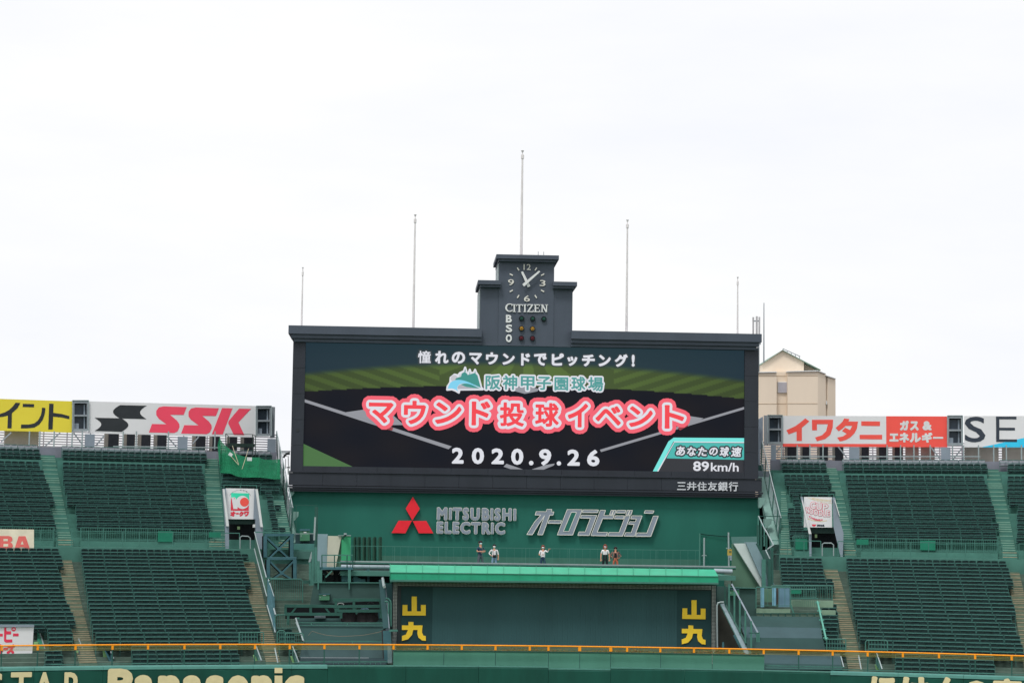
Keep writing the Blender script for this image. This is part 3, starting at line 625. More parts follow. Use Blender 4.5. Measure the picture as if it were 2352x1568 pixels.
LOWROWS = [lowrow(k) for k in range(NL)]; UPROWS = [uprow(k) for k in range(NU)]
for nm, a, b in (('left', const(aFL), lLe), ('right', lRi, const(aFR))):
    sector(LOWROWS, zl0-2, a, b, 'lower_terrace', conc, 'stepped concrete terrace of the lower %s stand' % nm)
for nm, a, b in (('left', const(aFL), uLe), ('right', uRi, const(aFR))):
    sector(UPROWS, zwalk-.2, a, b, 'upper_terrace', conc_gr, 'stepped green concrete terrace of the upper %s stand' % nm)
def arcslab(R0, R1, z0, z1, af, bf, n=24, m=None):
    m = m or M(); vs = []
    for k in range(n+1):
        for R, z in ((R0, z0), (R0, z1), (R1, z1), (R1, z0)): a = af(R)+(bf(R)-af(R))*k/n; vs.append(pol(R, a, z))
    fs = [(k*4+i, (k+1)*4+i, (k+1)*4+(i+1) % 4, k*4+(i+1) % 4) for k in range(n) for i in range(4)] + [(3, 2, 1, 0), (n*4, n*4+1, n*4+2, n*4+3)]
    return m.add(vs, fs)
for a, b in ((const(aFL), const(azR((745, 1260), RW))), (const(azR((1790, 1270), RW)), const(aFR))):
    tag(arcslab(RW-.05, RU+.1, zwalk-1.3, zwalk, a, b).build('walkway', conc_gr), kind='structure')

# stairways: each step its own piece, pale nosing along its front edge
def stairs(rows, ef, ma, mn, label, kmax=None, per=2, k0=0):
    R0, z0 = rows[0]; loc = pol(R0, (ef[0](R0)+ef[1](R0))/2, z0); st = thing('stairway', loc, label, None, None, 'structure')
    pitch = rows[1][0]-rows[0][0]; rise = rows[1][1]-rows[0][1]
    for k in range(k0, kmax or len(rows)):
        R, z = rows[k]
        for j in range(per):
            r0 = R-.36+j*pitch/per; zt = z + .012 + rise*j/per; a, b = ef[0](r0), ef[1](r0)
            m = M(); f = [pol(r0, a, zt), pol(r0, b, zt)]; g = [pol(r0+pitch/per+.02, ef[0](r0+pitch/per), zt), pol(r0+pitch/per+.02, ef[1](r0+pitch/per), zt)]
            dz = Vector((0, 0, -rise/per-.02)); vs = [f[0], f[1], g[1], g[0]] + [v+dz for v in (f[0], f[1], g[1], g[0])]
            m.add(vs, [(0, 1, 2, 3), (0, 4, 5, 1), (1, 5, 6, 2), (3, 7, 4, 0), (2, 6, 7, 3)]); s_ = m.build('step', ma, st)
            if (j == 0 or rnd.random() < .35):
                m = M(); w = .05 if j == 0 else .03; vs = [pol(r0-.012, a+.0002, zt-.03), pol(r0-.012, b-.0002, zt-.03), pol(r0-.012, b-.0002, zt+.012), pol(r0-.012, a+.0002, zt+.012), pol(r0+w, a+.0002, zt+.012), pol(r0+w, b-.0002, zt+.012)]
                m.add(vs, [(0, 1, 2, 3), (3, 2, 5, 4)]); m.build('nosing', mn, s_)
up = lambda a: stairs(UPROWS, a[0], conc_gr, nose_gr, a[1])
for a in ((eA1, 'green stairway through the upper left stand, at the yellow sign end'), (eA2, 'green stairway of the upper left stand beside the shop sign'), (eB1, 'green stairway of the upper right stand beside the noodle sign'), (eB2, 'green stairway of the upper right stand under the black SE letters')): up(a)
stairs(UPROWS, eA3, conc_gr, nose_gr, 'green stairway at the scoreboard edge of the upper left stand', 9)
stairs(UPROWS, (edge((2269, 1480, 92), (2269, 1555, 88.4)), edge((2285, 1400, 96), (2298, 1555, 88.4))), conc_gr, nose_gr, 'narrow green stairway at the scoreboard edge of the upper right stand', 13)
conc_s = mat('stair_concrete', (108, 122, 104), .85, .24, 1.6, bump=.3)
for a in ((fA1, 'weathered olive stairway of the lower left stand, the one below the cream sign'), (fA2, 'weathered olive stairway of the lower left stand beside the steel frames'), (fB1, 'weathered olive stairway of the lower right stand near the dark covers'), (fB2, 'weathered olive stairway at the far right of the lower right stand')): stairs(LOWROWS, a[0], conc_s, nose, a[1])

# ------------------------------------------------------------------ seats: units of three on one frame
SW, UW = .42, 1.29
def seat_mesh():
    m = M(); w = .385; zb, zt = .52, .765
    vs = []; 
    for z, y in ((zb, -.02), (zt, .05)):
        for x, dy in ((-w/2, -.012), (-w/4, .018), (w/4, .018), (w/2, -.012)): vs.append((x, y+dy, z - (.02 if abs(x) > w/3 and z > .6 else 0)))
    f = vs; bk = [(x, y+.03, z) for x, y, z in vs]
    m.add(f+bk, [(0, 1, 5, 4), (1, 2, 6, 5), (2, 3, 7, 6), (9, 8, 12, 13), (10, 9, 13, 14), (11, 10, 14, 15), (4, 5, 13, 12), (5, 6, 14, 13), (6, 7, 15, 14), (0, 4, 12, 8), (3, 11, 15, 7)])
    m.box((0, -.2, .425), w, .36, .04); m.box((0, -.02, .45), .2, .05, .16)
    return m
def frame_mesh():
    m = M(); w = UW-.05
    m.box((0, .05, .787), w, .05, .03); m.box((0, -.035, .605), w, .02, .026)  # long pale bars stand for the sky glint along the seat edges
    for s_ in (-1, 1): m.box((s_*w/2, .06, .40), .024, .03, .74); 
    m.box((0, -.1, .39), w, .05, .04)
    return m
def rawmesh(name, m, ma):
    me = bpy.data.meshes.new(name); me.from_pydata(m.v, [], m.f); me.materials.append(ma); return me
SM, FM = rawmesh('seat', seat_mesh(), seat_m), rawmesh('frame', frame_mesh(), seat_fr)
units = []    # (row key, R, z, azimuth, n seats)
def fill(R, z, a, b, key):
    a += ((key[1]*7) % 5)*.03/R
    Ln = (b-a)*R-.03; n = int((Ln+.06)//UW); rest = Ln-n*UW; off = .015 + (0 if rest > .86 else rest/2)
    for i in range(n): units.append((key, R, z, a + (off+UW*(i+.5))/R, 3))
    if rest > .46: units.append((key, R, z, a + (off+UW*n+.45*int(rest//.42)/2)/R, int(rest//.42)))
vomL = edge((655, 1420, 93), (668, 1500, 88.5)), edge((742, 1420, 93), (758, 1530, 88.5))
vomR = edge((2322, 1440, 93), (2352, 1530, 88.5)), edge((2430, 1440, 93), (2455, 1540, 88.5))
zsR = [R for R, z in UPROWS]
for k, (R, z) in enumerate(UPROWS):
    if k == 15: continue                                   # cross gangway below the last rows
    fill(R, z, aFL, eA1[0](R), ('u', k, 'L0')); fill(R, z, eA1[1](R), eA2[0](R), ('u', k, 'L1'))
    right = uLe(R)-.002 if k >= 9 else eA3[0](R)
    if k >= 10: fill(R, z, eA2[1](R), right, ('u', k, 'L2'))
    else: fill(R, z, vomL[1](R)+.0025, right, ('u', k, 'L3'))
    left = uRi(R)+.002 if k >= 12 else edge((2280, 1400, 96), (2291, 1555, 88.4))(R)
    if k >= 10: fill(R, z, left, eB1[0](R), ('u', k, 'R1'))
    else: fill(R, z, left, vomR[0](R)+.0012, ('u', k, 'R1'))
    fill(R, z, eB1[1](R), eB2[0](R), ('u', k, 'R2')); fill(R, z, eB2[1](R), aFR, ('u', k, 'R3'))
aV0, aV1 = azR((55, 1500), 71), azR((108, 1500), 71)
for k, (R, z) in enumerate(LOWROWS):
    if k < 12: fill(R, z, azR((100, 1500), R) if k < 9 else aFL, fA1[0](R) - (.012 if k < 5 else 0), ('l', k, 'a'))
    else: fill(R, z, aFL, fA1[0](R), ('l', k, 'a'))
    b = fA2[0](R)
    if k < 5: b = azR((545, 1500), R)
    fill(R, z, fA1[1](R) + (.018 if k < 5 else 0), b, ('l', k, 'b'))
    if k <= 8: fill(R, z, fA2[1](R), azR((680 if k > 2 else 664, 1470), R), ('l', k, 'c'))
    if k >= 21: fill(R, z, azR((1783, 1300), R), fB1[0](R), ('l', k, 'd'))
    elif 5 <= k <= 16: fill(R, z, azR((1885, 1400), R) + .0000, fB1[0](R), ('l', k, 'e'))
    a = fB1[1](R)
    if k < 5: a = azR((2047, 1500), R)
    fill(R, z, a, fB2[0](R) - (.02 if k < 5 else 0), ('l', k, 'f')); 
    if k >= 5: fill(R, z, fB2[1](R), aFR, ('l', k, 'g'))
def yaw(a): return -a
near = [u for u in units if u[0][0] == 'l' and u[4] == 3]
near.sort(key=lambda u: u[1]); vis = []
for u in near:                                             # those actually in the frame
    p = pol(u[1], u[3], u[2]+.6) - O3; x = p.x/p.y*F + 1176
    if 4 < x < 2348: vis.append(u)
near = vis[:298]; ns = set(id(u) for u in near)
where = {'a': 'left stand outer block', 'b': 'left stand main block', 'c': 'left stand inner block', 'd': 'right stand inner block', 'e': 'right stand narrow block', 'f': 'right stand main block', 'g': 'right stand end block'}
def ordw(n): w = ['first', 'second', 'third', 'fourth', 'fifth', 'sixth', 'seventh', 'eighth', 'ninth', 'tenth', 'eleventh', 'twelfth']; return w[n] if n < 12 else '%dth' % (n+1)
seq_pos = {}; cnt_ = {}
for u in sorted(near, key=lambda u: u[3]): seq_pos[(u[0], round(u[3], 6))] = cnt_.get(u[0], 0); cnt_[u[0]] = cnt_.get(u[0], 0)+1
for (key, R, z, a, n) in near:
    o = bpy.data.objects.new('seat_unit', None); COL.objects.link(o); o.location = pol(R, a, z); o.rotation_euler = (0, 0, yaw(a))
    me_ = None
    tag(o, 'dark green triple seat, %s, %s row up, %s from the left' % (where[key[2]], ordw(key[1]), ordw(seq_pos[(key, round(a, 6))])), 'seats', 'triple seats of the lower stands')
    LOC[o.name] = o.location.copy()
    for i in range(3):
        c = bpy.data.objects.new('seat', SM); COL.objects.link(c); c.parent = o; c.location = ((i-1)*SW, rnd.uniform(-.008, .008), 0)
        if rnd.random() < .35: c.rotation_euler = (rnd.uniform(-.05, .05), 0, 0)
    c = bpy.data.objects.new('frame', FM); COL.objects.link(c); c.parent = o
# the remaining, smaller-looking rows as one mass
import numpy as np
def mass(name, us, sm_, fm_, ma, label, kd='stuff', simple=False):
    sv = np.array([tuple(v) for v in sm_.v]); fv = np.array([tuple(v) for v in fm_.v]); V = []; Fc = []; Mi = []; base = 0
    for (key, R, z, a, n) in us:
        ca, sa = math.cos(yaw(a)), math.sin(yaw(a)); P0 = np.array(pol(R, a, z)); Rm = np.array([[ca, sa, 0], [-sa, ca, 0], [0, 0, 1]])
        for i in range(n):
            v = (sv + np.array([(i-(n-1)/2)*SW, rnd.uniform(-.008, .008), rnd.uniform(-.004, .004)])) @ Rm + P0; V.append(v); Fc += [tuple(q+base for q in f) for f in sm_.f]; Mi += [0]*len(sm_.f); base += len(sv)
        f_ = fv.copy(); f_[:, 0] *= (n*SW-.02+.02)/(UW-.05) if n < 3 else 1
        V.append(f_ @ Rm + P0); Fc += [tuple(q+base for q in f) for f in fm_.f]; Mi += [1]*len(fm_.f); base += len(fv)
    V = np.concatenate(V); me = bpy.data.meshes.new(name); me.from_pydata(V.tolist(), [], Fc)
    for q in ma: me.materials.append(q)
    me.polygons.foreach_set('material_index', Mi); o = bpy.data.objects.new(name, me); COL.objects.link(o); return tag(o, label, None, None, kd)
rest = [u for u in units if id(u) not in ns]
top = [u for u in rest if u[0][0] == 'u' and u[0][1] == NU-1]
mass('rows_of_seats', [u for u in rest if u not in top], seat_mesh(), frame_mesh(), [seat_m, seat_fr], 'rows of dark green seats filling both stands')
mass('top_row_of_seats', top, seat_mesh(), frame_mesh(), [seat_gy, seat_fr], 'pale grey seats along the top edge of both stands')
print('units', len(units), 'near', len(near))
# ledge line of the cross gangway in the upper stands
for a, b in ((const(aFL), eA1[0]), (eA1[1], eA2[0]), (uRi, eB1[0]), (eB1[1], eB2[0]), (eB2[1], const(aFR))):
    R, z = UPROWS[15]; m = arcslab(R-.2, R-.12, z, z+.62, a, b, 12); tag(m.build('gangway_kerb_wall', rail_gr), 'low pale green dividing wall crossing the upper stand seats, section %d' % (1), 'wall', 'dividing walls of the upper stands')

# ------------------------------------------------------------------ railings, parapets and signs of the left and right stands
def railing(name, pts, h, label, group=None, post=1.0, rails=(1.0, .12), picket=0, ma=rail_gr, r=.03, cat='railing'):
    """pts: ground points; posts every `post` metres, rails at fractions of h, optional pickets"""
    o = thing(name, pts[0], label, cat, group); pr = M(); pk = M()
    for f in rails:
        for i in range(len(pts)-1): pr.bar(pts[i]+Vector((0, 0, h*f)), pts[i+1]+Vector((0, 0, h*f)), r*1.6 if f == rails[0] else r)
    pr.build('rail', ma, o); Ls = [(pts[i+1]-pts[i]).length for i in range(len(pts)-1)]; T = sum(Ls)
    def along(d):
        for i, l in enumerate(Ls):
            if d <= l or i == len(Ls)-1: return pts[i].lerp(pts[i+1], min(1, d/l))
            d -= l
    n = max(1, round(T/post))
    for k in range(n+1): q = along(T*k/n); m = M(); m.bar(q, q+Vector((0, 0, h)), r*1.3); m.build('post', ma, o)
    if picket:
        n = int(T/picket)
        for k in range(n): q = along(T*(k+.5)/n); pk.bar(q+Vector((0, 0, h*rails[-1])), q+Vector((0, 0, h*rails[0])), r*.6)
        p_ = pk.build('pickets', ma, o); p_['kind'] = 'stuff'
    return o
def arcpts(R, a, b, z, n=10): return [pol(R, a+(b-a)*k/n, z) for k in range(n+1)]
# parapet with picket fence at the foot of the upper stands, guard rail at the walkway edge
zpar = zR(L5(1000, 1183), RU) ; hfen = zR(L5(1000, 1078), RU) - zpar; hg = zR(L5(1000, 1105), RW) - zwalk
segs = [('left', azR((-60, 1240), RU), eA1[0](RU)-.003, 'left of the cream sign stairs'), ('left', eA1[1](RU)+.006, azR(L5(1700, 1180), RU), 'between the two upper stairways'), ('left', azR(L5(2110, 1180), RU), eA3[0](RU), 'beside the shop sign entrance'),
        ('right', azR(R5(450, 400), RU), azR(R5(580, 400), RU), 'left of the noodle sign entrance'), ('right', azR(R5(1000, 400), RU), eB2[0](RU)-.003, 'right of the noodle sign entrance'), ('right', eB2[1](RU)+.006, aFR, 'at the far end past the last stairs')]
for sd_, a, b, w_ in segs:
    m = arcslab(RU-.06, RU+.1, zwalk, zpar, const(a), const(b), 12); tag(m.build('parapet_wall', conc_gr), 'pale green parapet on the walkway of the %s stand, %s' % (sd_, w_), 'wall', 'parapets along the walkway')
    railing('picket_fence', arcpts(RU, a, b, zpar, 8), hfen, '%s parapet picket fence, %s' % (sd_, w_), 'picket fences on the parapets', 1.4, (1.0, .62, .1), .13, cat='fence')
for sd_, a, b, w_ in (('left', azR((-60, 1240), RW), azR(L5(455, 1100), RW), 'from the cream sign to the first stairs'), ('left', azR(L5(572, 1100), RW), azR(L5(1905, 1100), RW), 'from the first stairs to the entrance'),
                      ('right', azR(R5(255, 400), RW), azR(R5(670, 400), RW), 'left of the noodle sign entrance'), ('right', azR(R5(812, 400), RW), azR(R5(2172, 400), RW), 'from the entrance to the far stairs'), ('right', azR(R5(2310, 400), RW), aFR, 'past the far stairs')):
    railing('guard_rail', arcpts(RW+.03, a, b, zwalk, 10), hg, '%s walkway guard rail, %s' % (sd_, w_), 'guard rails along the walkway', 1.05, (1.0, .12), 0)
def plate_on(R, z, box, name, ma, label, cat='panel', th=.05, group=None, parent=None):
    a0, a1 = azR(z(box[0], box[1]), R), azR(z(box[2], box[1]), R); zt, zb = zR(z(box[0], box[1]), R), zR(z(box[0], box[3]), R)
    m = arcslab(R-th, R, zb, zt, const(a0), const(a1), 4); o = m.build(name, ma, parent); return tag(o, label, cat, group) if not parent else o
plate_on(RU-.08, L5, (1255, 1100, 1378, 1185), 'noticeboard_panel', mat('mid_green_panel', (34, 120, 96), .6), 'plain mid green panel hung on the picket fence of the left stand', group='green panels on the fences')
plate_on(RU-.08, R5, (1492, 340, 1618, 420), 'noticeboard_panel', MATS['mid_green_panel'], 'plain mid green panel in the middle of the right stand fence', group='green panels on the fences')
plate_on(RU-.08, R5, (460, 325, 560, 415), 'noticeboard_panel', MATS['mid_green_panel'], 'plain mid green panel just left of the noodle sign entrance', group='green panels on the fences')
plate_on(RW-.02, L5, (1662, 1108, 1755, 1150), 'small_plate', MATS['mid_green_panel'], 'small green plate on the guard rail left of the shop sign entrance', group='small green rail plates')
plate_on(RW-.02, R5, (965, 330, 1065, 375), 'small_plate', MATS['mid_green_panel'], 'small green plate on the guard rail right of the noodle sign', group='small green rail plates')

# advertising boards over the top rows
RB = 102.2
def adplane(p): return arcplane(p, RB)
LP = Plane(0, 100, 0)
def chordplane(pa, pb, R):
    A = atR(pa, R); B = atR(pb, R); pl = Plane(0, 100, (B.y-A.y)/(B.x-A.x)); pl.O = Vector((A.x, A.y, 0)); return pl
APL = chordplane(L5(0, 200), L5(2160, 200), RB); APR = chordplane(R4(228, 760), R4(2352, 760), RB)
def board(pl, pts, ma, label, name='advertising_board', cat='sign'):
    o = thing(name, pl.on(pts[-1]), label, cat); m = M(); m.prism([pl.on(p) for p in pts], -pl.n*.35); m.build('panel', ma, o); return o
Y1 = board(APL, [L5(-160, 45), L5(575, 70), L5(570, 318), L5(-160, 299)], yellow, 'yellow advertising board with black katakana at the left edge of the stand')
shape(APL, [[(290, 190), (378, 195), (330, 290), (230, 380), (222, 388), (217, 668), (138, 668), (148, 430), (60, 452), (0, 458), (-70, 462), (-70, 406), (0, 400), (90, 370), (170, 325), (240, 260)]], 'character', black, Y1, .012, .01, z=a4)
shape(APL, [[(425, 210), (637, 217), (635, 276), (423, 270)], [(783, 283), (848, 288), (838, 390), (800, 510), (730, 600), (640, 655), (520, 668), (390, 668), (395, 598), (540, 597), (640, 575), (710, 520), (760, 430), (780, 350)]], 'character', black, Y1, .012, .01, z=a4)
shape(APL, [[(918, 207), (1000, 210), (995, 380), (1150, 400), (1297, 440), (1293, 497), (1150, 465), (992, 450), (982, 690), (900, 688)]], 'character', black, Y1, .012, .01, z=a4)
W1 = board(APL, [L5(709, 70), L5(2035, 107), L5(2032, 357), L5(706, 323)], white, 'white advertising board with black emblem and red SSK letters')
up_ = [(1168, 105)] + [(1165-50*math.sin(math.pi*k/8)*1.05, 105+13.4*k) for k in range(1, 8)] + [(1165, 212), (950, 206)] + [(952-54*math.sin(math.pi*k/12), 206-8.8*k) for k in range(1, 12)] + [(955, 100)]
lo_ = [(750, 200), (968, 205)] + [(966+54*math.sin(math.pi*k/12), 205+8.9*k) for k in range(1, 12)] + [(965, 312), (752, 305)] + [(752+53*math.sin(math.pi*k/8), 305-13*k) for k in range(1, 8)]
shape(APL, [up_], 'emblem_half', black, W1, .012, .01, z=L5); shape(APL, [lo_], 'emblem_half', black, W1, .016, .01, z=L5)
s1_ = [(1484, 116), (1460, 178), (1352, 177), (1405, 222), (1425, 250), (1427, 275), (1412, 308), (1385, 322), (1183, 317), (1208, 250), (1322, 252), (1262, 208), (1242, 180), (1242, 145), (1262, 118), (1300, 110)]
s2_ = [(x+256, y+9) for x, y in s1_]
for q in ([s1_], [s2_], [[(1765, 123), (1848, 126), (1770, 333), (1684, 330)], [(1900, 128), (1995, 130), (1895, 238), (1942, 338), (1858, 336), (1813, 245), (1818, 225)]]): shape(APL, q, 'letter', red_s, W1, .012, .01, z=L5)
W2 = board(APR, [R4(356, 648), R4(1211, 651), R4(1212, 906), R4(356, 903)], white, 'white advertising board with orange red katakana and a red base stripe')
shape(APR, [[(356, 878), (1212, 881), (1212, 906), (356, 903)]], 'stripe', red_o, W2, .010, .008, z=R4)
shape(APR, [[(1243, 228), (1320, 285), (1250, 350), (1178, 405), (1180, 658), (1080, 658), (1078, 478), (930, 532), (884, 455), (1050, 380), (1160, 300)]], 'character', red_o, W2, .012, .01, z=b6)
shape(APR, [[(1370, 255), (1772, 255), (1765, 400), (1720, 540), (1620, 620), (1465, 665), (1430, 590), (1560, 550), (1640, 470), (1672, 340), (1465, 340), (1465, 455), (1372, 455)]], 'character', red_o, W2, .012, .01, z=b6)
shape(APR, [[(1980, 232), (2080, 242), (2065, 288), (2245, 290), (2225, 420), (2180, 510), (2100, 590), (2010, 640), (1900, 668), (1848, 592), (1960, 570), (2030, 520), (1940, 470), (2000, 405), (2095, 450), (2135, 372), (2010, 370), (1950, 425), (1880, 475), (1818, 410), (1900, 340), (1950, 290)]], 'character', red_o, W2, .012, .01, z=b6)
shape(APR, [[(1005, 693), (1160, 695), (1160, 733), (1005, 731)], [(992, 805), (1178, 805), (1178, 843), (992, 841)]], 'character', red_o, W2, .012, .01, z=R4)
R1 = board(APR, [R4(1211.5, 651), R4(1717, 653), R4(1717, 908), R4(1212.5, 906)], red_o, 'orange red board with two lines of white katakana in the right stand')
for c, x0, x1, y0, y1 in (('ガ', 1327, 1398, 690, 768), ('ス', 1410, 1478, 695, 768), ('&', 1514, 1586, 694, 766), ('エ', 1240, 1312, 796, 860), ('ネ', 1322, 1400, 790, 866), ('ル', 1408, 1498, 792, 866), ('ギ', 1508, 1592, 788, 868), ('ー', 1600, 1682, 824, 836)):
    text(APR, c, (x0+4, y0+4, x1-4, y1-4), 'character', whitep, R1, .015, .01, .05, z=R4)
W3 = board(APR, [R4(1857, 650), R4(2520, 650), R4(2520, 910), R4(1857, 908)], white, 'white board with large dark S and E over a cyan wedge')
shape(APR, [[(1580, 744), (2510, 540), (2760, 500), (2760, 747)]], 'wedge', cyan, W3, .010, .008, z=re)
text(APR, 'S', (1282, 196, 1640, 646), 'letter', navy, W3, .02, .01, .03, z=re)
shape(APR, [[(1843, 186), (2215, 188), (2215, 236), (1903, 234), (1903, 388), (2187, 390), (2187, 438), (1903, 436), (1903, 600), (2225, 602), (2225, 650), (1845, 646)]], 'letter', navy, W3, .020, .01, z=re)
# grey loudspeaker cabinets between the boards
def cabinet(pl, z, x0, y0, x1, y1, label, inner):
    P = lambda x, y, o=0: pl.on(z(x, y), o); w, h = x1-x0, y1-y0
    o = thing('loudspeaker_cabinet', P(x0, y1), label, 'loudspeaker', 'loudspeaker cabinets beside the advertising boards')
    m = M(); m.prism([P(x0, y0, -.9), P(x1, y0, -.9), P(x1, y1, -.9), P(x0, y1, -.9)], -pl.n*.2); m.build('back_panel', greyb, o)
    fr_ = M(); t = w*.11
    for q in ((x0, y0, x0+t, y1), (x1-t, y0, x1, y1), (x0+t, y0, x1-t, y0+t*1.6), (x0+t, y1-t*1.1, x1-t, y1), (x0+t, (y0+y1)/2-h*.03, x1-t, (y0+y1)/2+h*.03)):
        fr_.prism([P(q[0], q[1], .1), P(q[2], q[1], .1), P(q[2], q[3], .1), P(q[0], q[3], .1)], -pl.n*1.1)
    fr_.build('frame', greyb, o)
    m = M()
    for a, b in (((x0, y0), (x1, y0)), ((x0, y1), (x1, y1)), ((x0, y0), (x0, y1)), ((x1, y0), (x1, y1))): m.bar(P(*a, .12), P(*b, .12), .05)
    m.build('edge_trim', galv, o)
    for a, b in ((y0+h*.14, y0+h*.47), (y0+h*.54, y1-h*.06)):
        m = M(); m.prism([P(x0+t, a, -.35), P(x1-t, a, -.35), P(x1-t, b, -.35), P(x0+t, b, -.35)], -pl.n*.05); m.build('opening', glassd, o)
        m = M(); m.bar(P(x1-t*2.4, a, -.2), P(x1-t*2.4, b, -.2), .1); m.build('horn', greyp, o)
    if inner:
        m = M(); m.prism([P(x0+t, y1-h*.24, -.1), P(x0+w*.38, y1-h*.24, -.1), P(x0+w*.38, y1-h*.06, -.1), P(x0+t, y1-h*.06, -.1)], -pl.n*.2); m.build('amplifier_box', greyp, o)
    return o
cabinet(APL, L5, 577, 63, 705, 303, 'grey loudspeaker cabinet between the yellow and the white SSK board', 1)
c_ = cabinet(APL, L5, 2036, 107, 2158, 342, 'grey loudspeaker cabinet at the right end of the SSK board', 1)
m = M(); m.prism([APL.on(L5(2160, 113), -.5), APL.on(L5(2187, 115), -.5), APL.on(L5(2183, 360), -.5), APL.on(L5(2160, 360), -.5)], -APL.n*.6); m.build('side_panel', greyb, c_)
c_ = cabinet(APR, R4, 230, 643, 354, 878, 'grey loudspeaker cabinet at the scoreboard end of the right boards', 0)
m = M(); m.prism([APR.on(R4(198, 645), -.8), APR.on(R4(228, 645), -.1), APR.on(R4(228, 890), -.1), APR.on(R4(198, 880), -.8)], -APR.n*.6); m.build('side_panel', greyb, c_)
cabinet(APR, R4, 1718, 647, 1844, 888, 'grey loudspeaker cabinet between the red board and the SE board', 1)

# louvered screen, air conditioners, posts behind the top rows
zfl = UPROWS[-1][1]
def backdeck(pl, x0, x1, z, y0, yb, side, units_, posts, boxes):
    a = atR(z(x0, y0), 104.6); b = atR(z(x1, y0), 104.6); c = atR(z((x0+x1)/2, y0), 104.6)
    z1 = pl.on(z((x0+x1)/2, y0)).z + .6; z0 = zfl-.3; o = thing('louvered_screen', Vector((a.x, a.y, z0)), 'pale metal louvered screen behind the top row of the %s stand' % side, 'screen')
    pts = [a, c, b]; n = int((z1-z0)/.17)
    for k in range(n):
        m = M()
        for i in (0, 1): m.bar(Vector((*pts[i].xy, z0+.17*k)), Vector((*pts[i+1].xy, z0+.17*k)), .085, .05)
        m.build('slat', louv, o)
    m = M(); T = (b-a).length; npo = int(T/1.5)
    for k in range(npo+1): q = a.lerp(c, min(1, 2*k/npo)) if k*2 <= npo else c.lerp(b, 2*k/npo-1); m.bar(Vector((q.x, q.y, z0)), Vector((q.x, q.y, z1)), .07)
    m.build('mullions', louv, o)['kind'] = 'stuff'
    return o
backdeck(APL, -30, 2200, L5, 340, 440, 'left', 0, 0, 0); backdeck(APR, 175, 2400, R4, 900, 1010, 'right', 0, 0, 0)
m = arcslab(RT+.9, 105, zfl-.6, zfl-.02, const(aFL), const(azR(L5(2230, 440), RB)), 20); tag(m.build('rear_deck', greyp), kind='structure')
m = arcslab(RT+.9, 105, zfl-.6, zfl-.02, const(azR(R4(150, 1000), RB)), const(aFR), 20); tag(m.build('rear_deck', greyp), kind='structure')
def acunit(R, z, x0, x1, yt, label):
    a, b = atR(z(x0, yt), R), atR(z(x1, yt), R); d = (b-a); d.z = 0; w = d.length; d.normalize(); zt = a.z; nrm = Vector((d.y, -d.x, 0)); h = zt-zfl
    o = thing('air_conditioner', Vector((*((a+b)/2).xy, zfl)), label, 'air conditioner', 'air conditioners behind the top rows')
    m = M(); m.box(Vector((*((a+b)/2).xy, zfl+h/2+.1)), w, .5, h-.1, d); m.build('case', unitm, o)
    m = M(); m.box(Vector((*((a+b)/2).xy, zfl+h/2+.12)) + nrm*.26 + d*w*.1, w*.72, .04, h*.8, d); m.build('grille', dkgrille, o)
for i, (x0, x1) in enumerate(((832, 944), (985, 1072), (1098, 1196), (1225, 1324), (1530, 1634), (1668, 1748), (1805, 1885), (1915, 2015))): acunit(103.5, L5, x0, x1, 322, 'beige air conditioner under the SSK board, %s from the left' % ordw(i))
for i, (x0, x1) in enumerate(((372, 470), (500, 580), (640, 732), (766, 858), (990, 1070), (1130, 1228), (1262, 1350))): acunit(103.5, R4, x0, x1, 892, 'beige air conditioner behind the right stand, %s from the left' % ordw(i))
for i, (x0, x1, z, yt) in enumerate(((38, 305, L5, 300), (1370, 1480, R4, 895), (1498, 1612, R4, 895), (1860, 2140, R4, 900), (2170, 2400, R4, 900))):
    a, b = atR(z(x0, yt), 103.4), atR(z(x1, yt), 103.4); m = M(); d = b-a; d.z = 0; h = a.z-zfl; m.box(Vector((*((a+b)/2).xy, zfl+h/2+.25)), d.length, .5, h-.4, d)
    tag(m.build('plant_box', unitm), 'plain beige machine casing behind the top row, %s from the left' % ordw(i), 'casing', 'machine casings behind the top rows')
for i, (z, x0, x1, yt) in enumerate(((L5, 678, 752, 330), (L5, 1415, 1490, 350), (L5, 2128, 2192, 367), (R4, 905, 988, 908), (R4, 1665, 1742, 908), (R4, 258, 300, 890))):
    a, b = atR(z(x0, yt), 101.4), atR(z(x1, yt), 101.4); m = M(); d = b-a; d.z = 0; h = a.z-zfl; m.box(Vector((*((a+b)/2).xy, zfl+h/2)), d.length, .3, h, d)
    tag(m.build('switch_cabinet', greyp), 'flat blue grey steel cabinet below the advertising boards, %s from the left' % ordw(i), 'cabinet', 'grey cabinets below the boards')
def pst(R, z, x, yt, yb, w=.08): a = atR(z(x, yt), R); b = atR(z(x, yb), R); return Vector((a.x, a.y, a.z)), Vector((a.x, a.y, b.z)), w
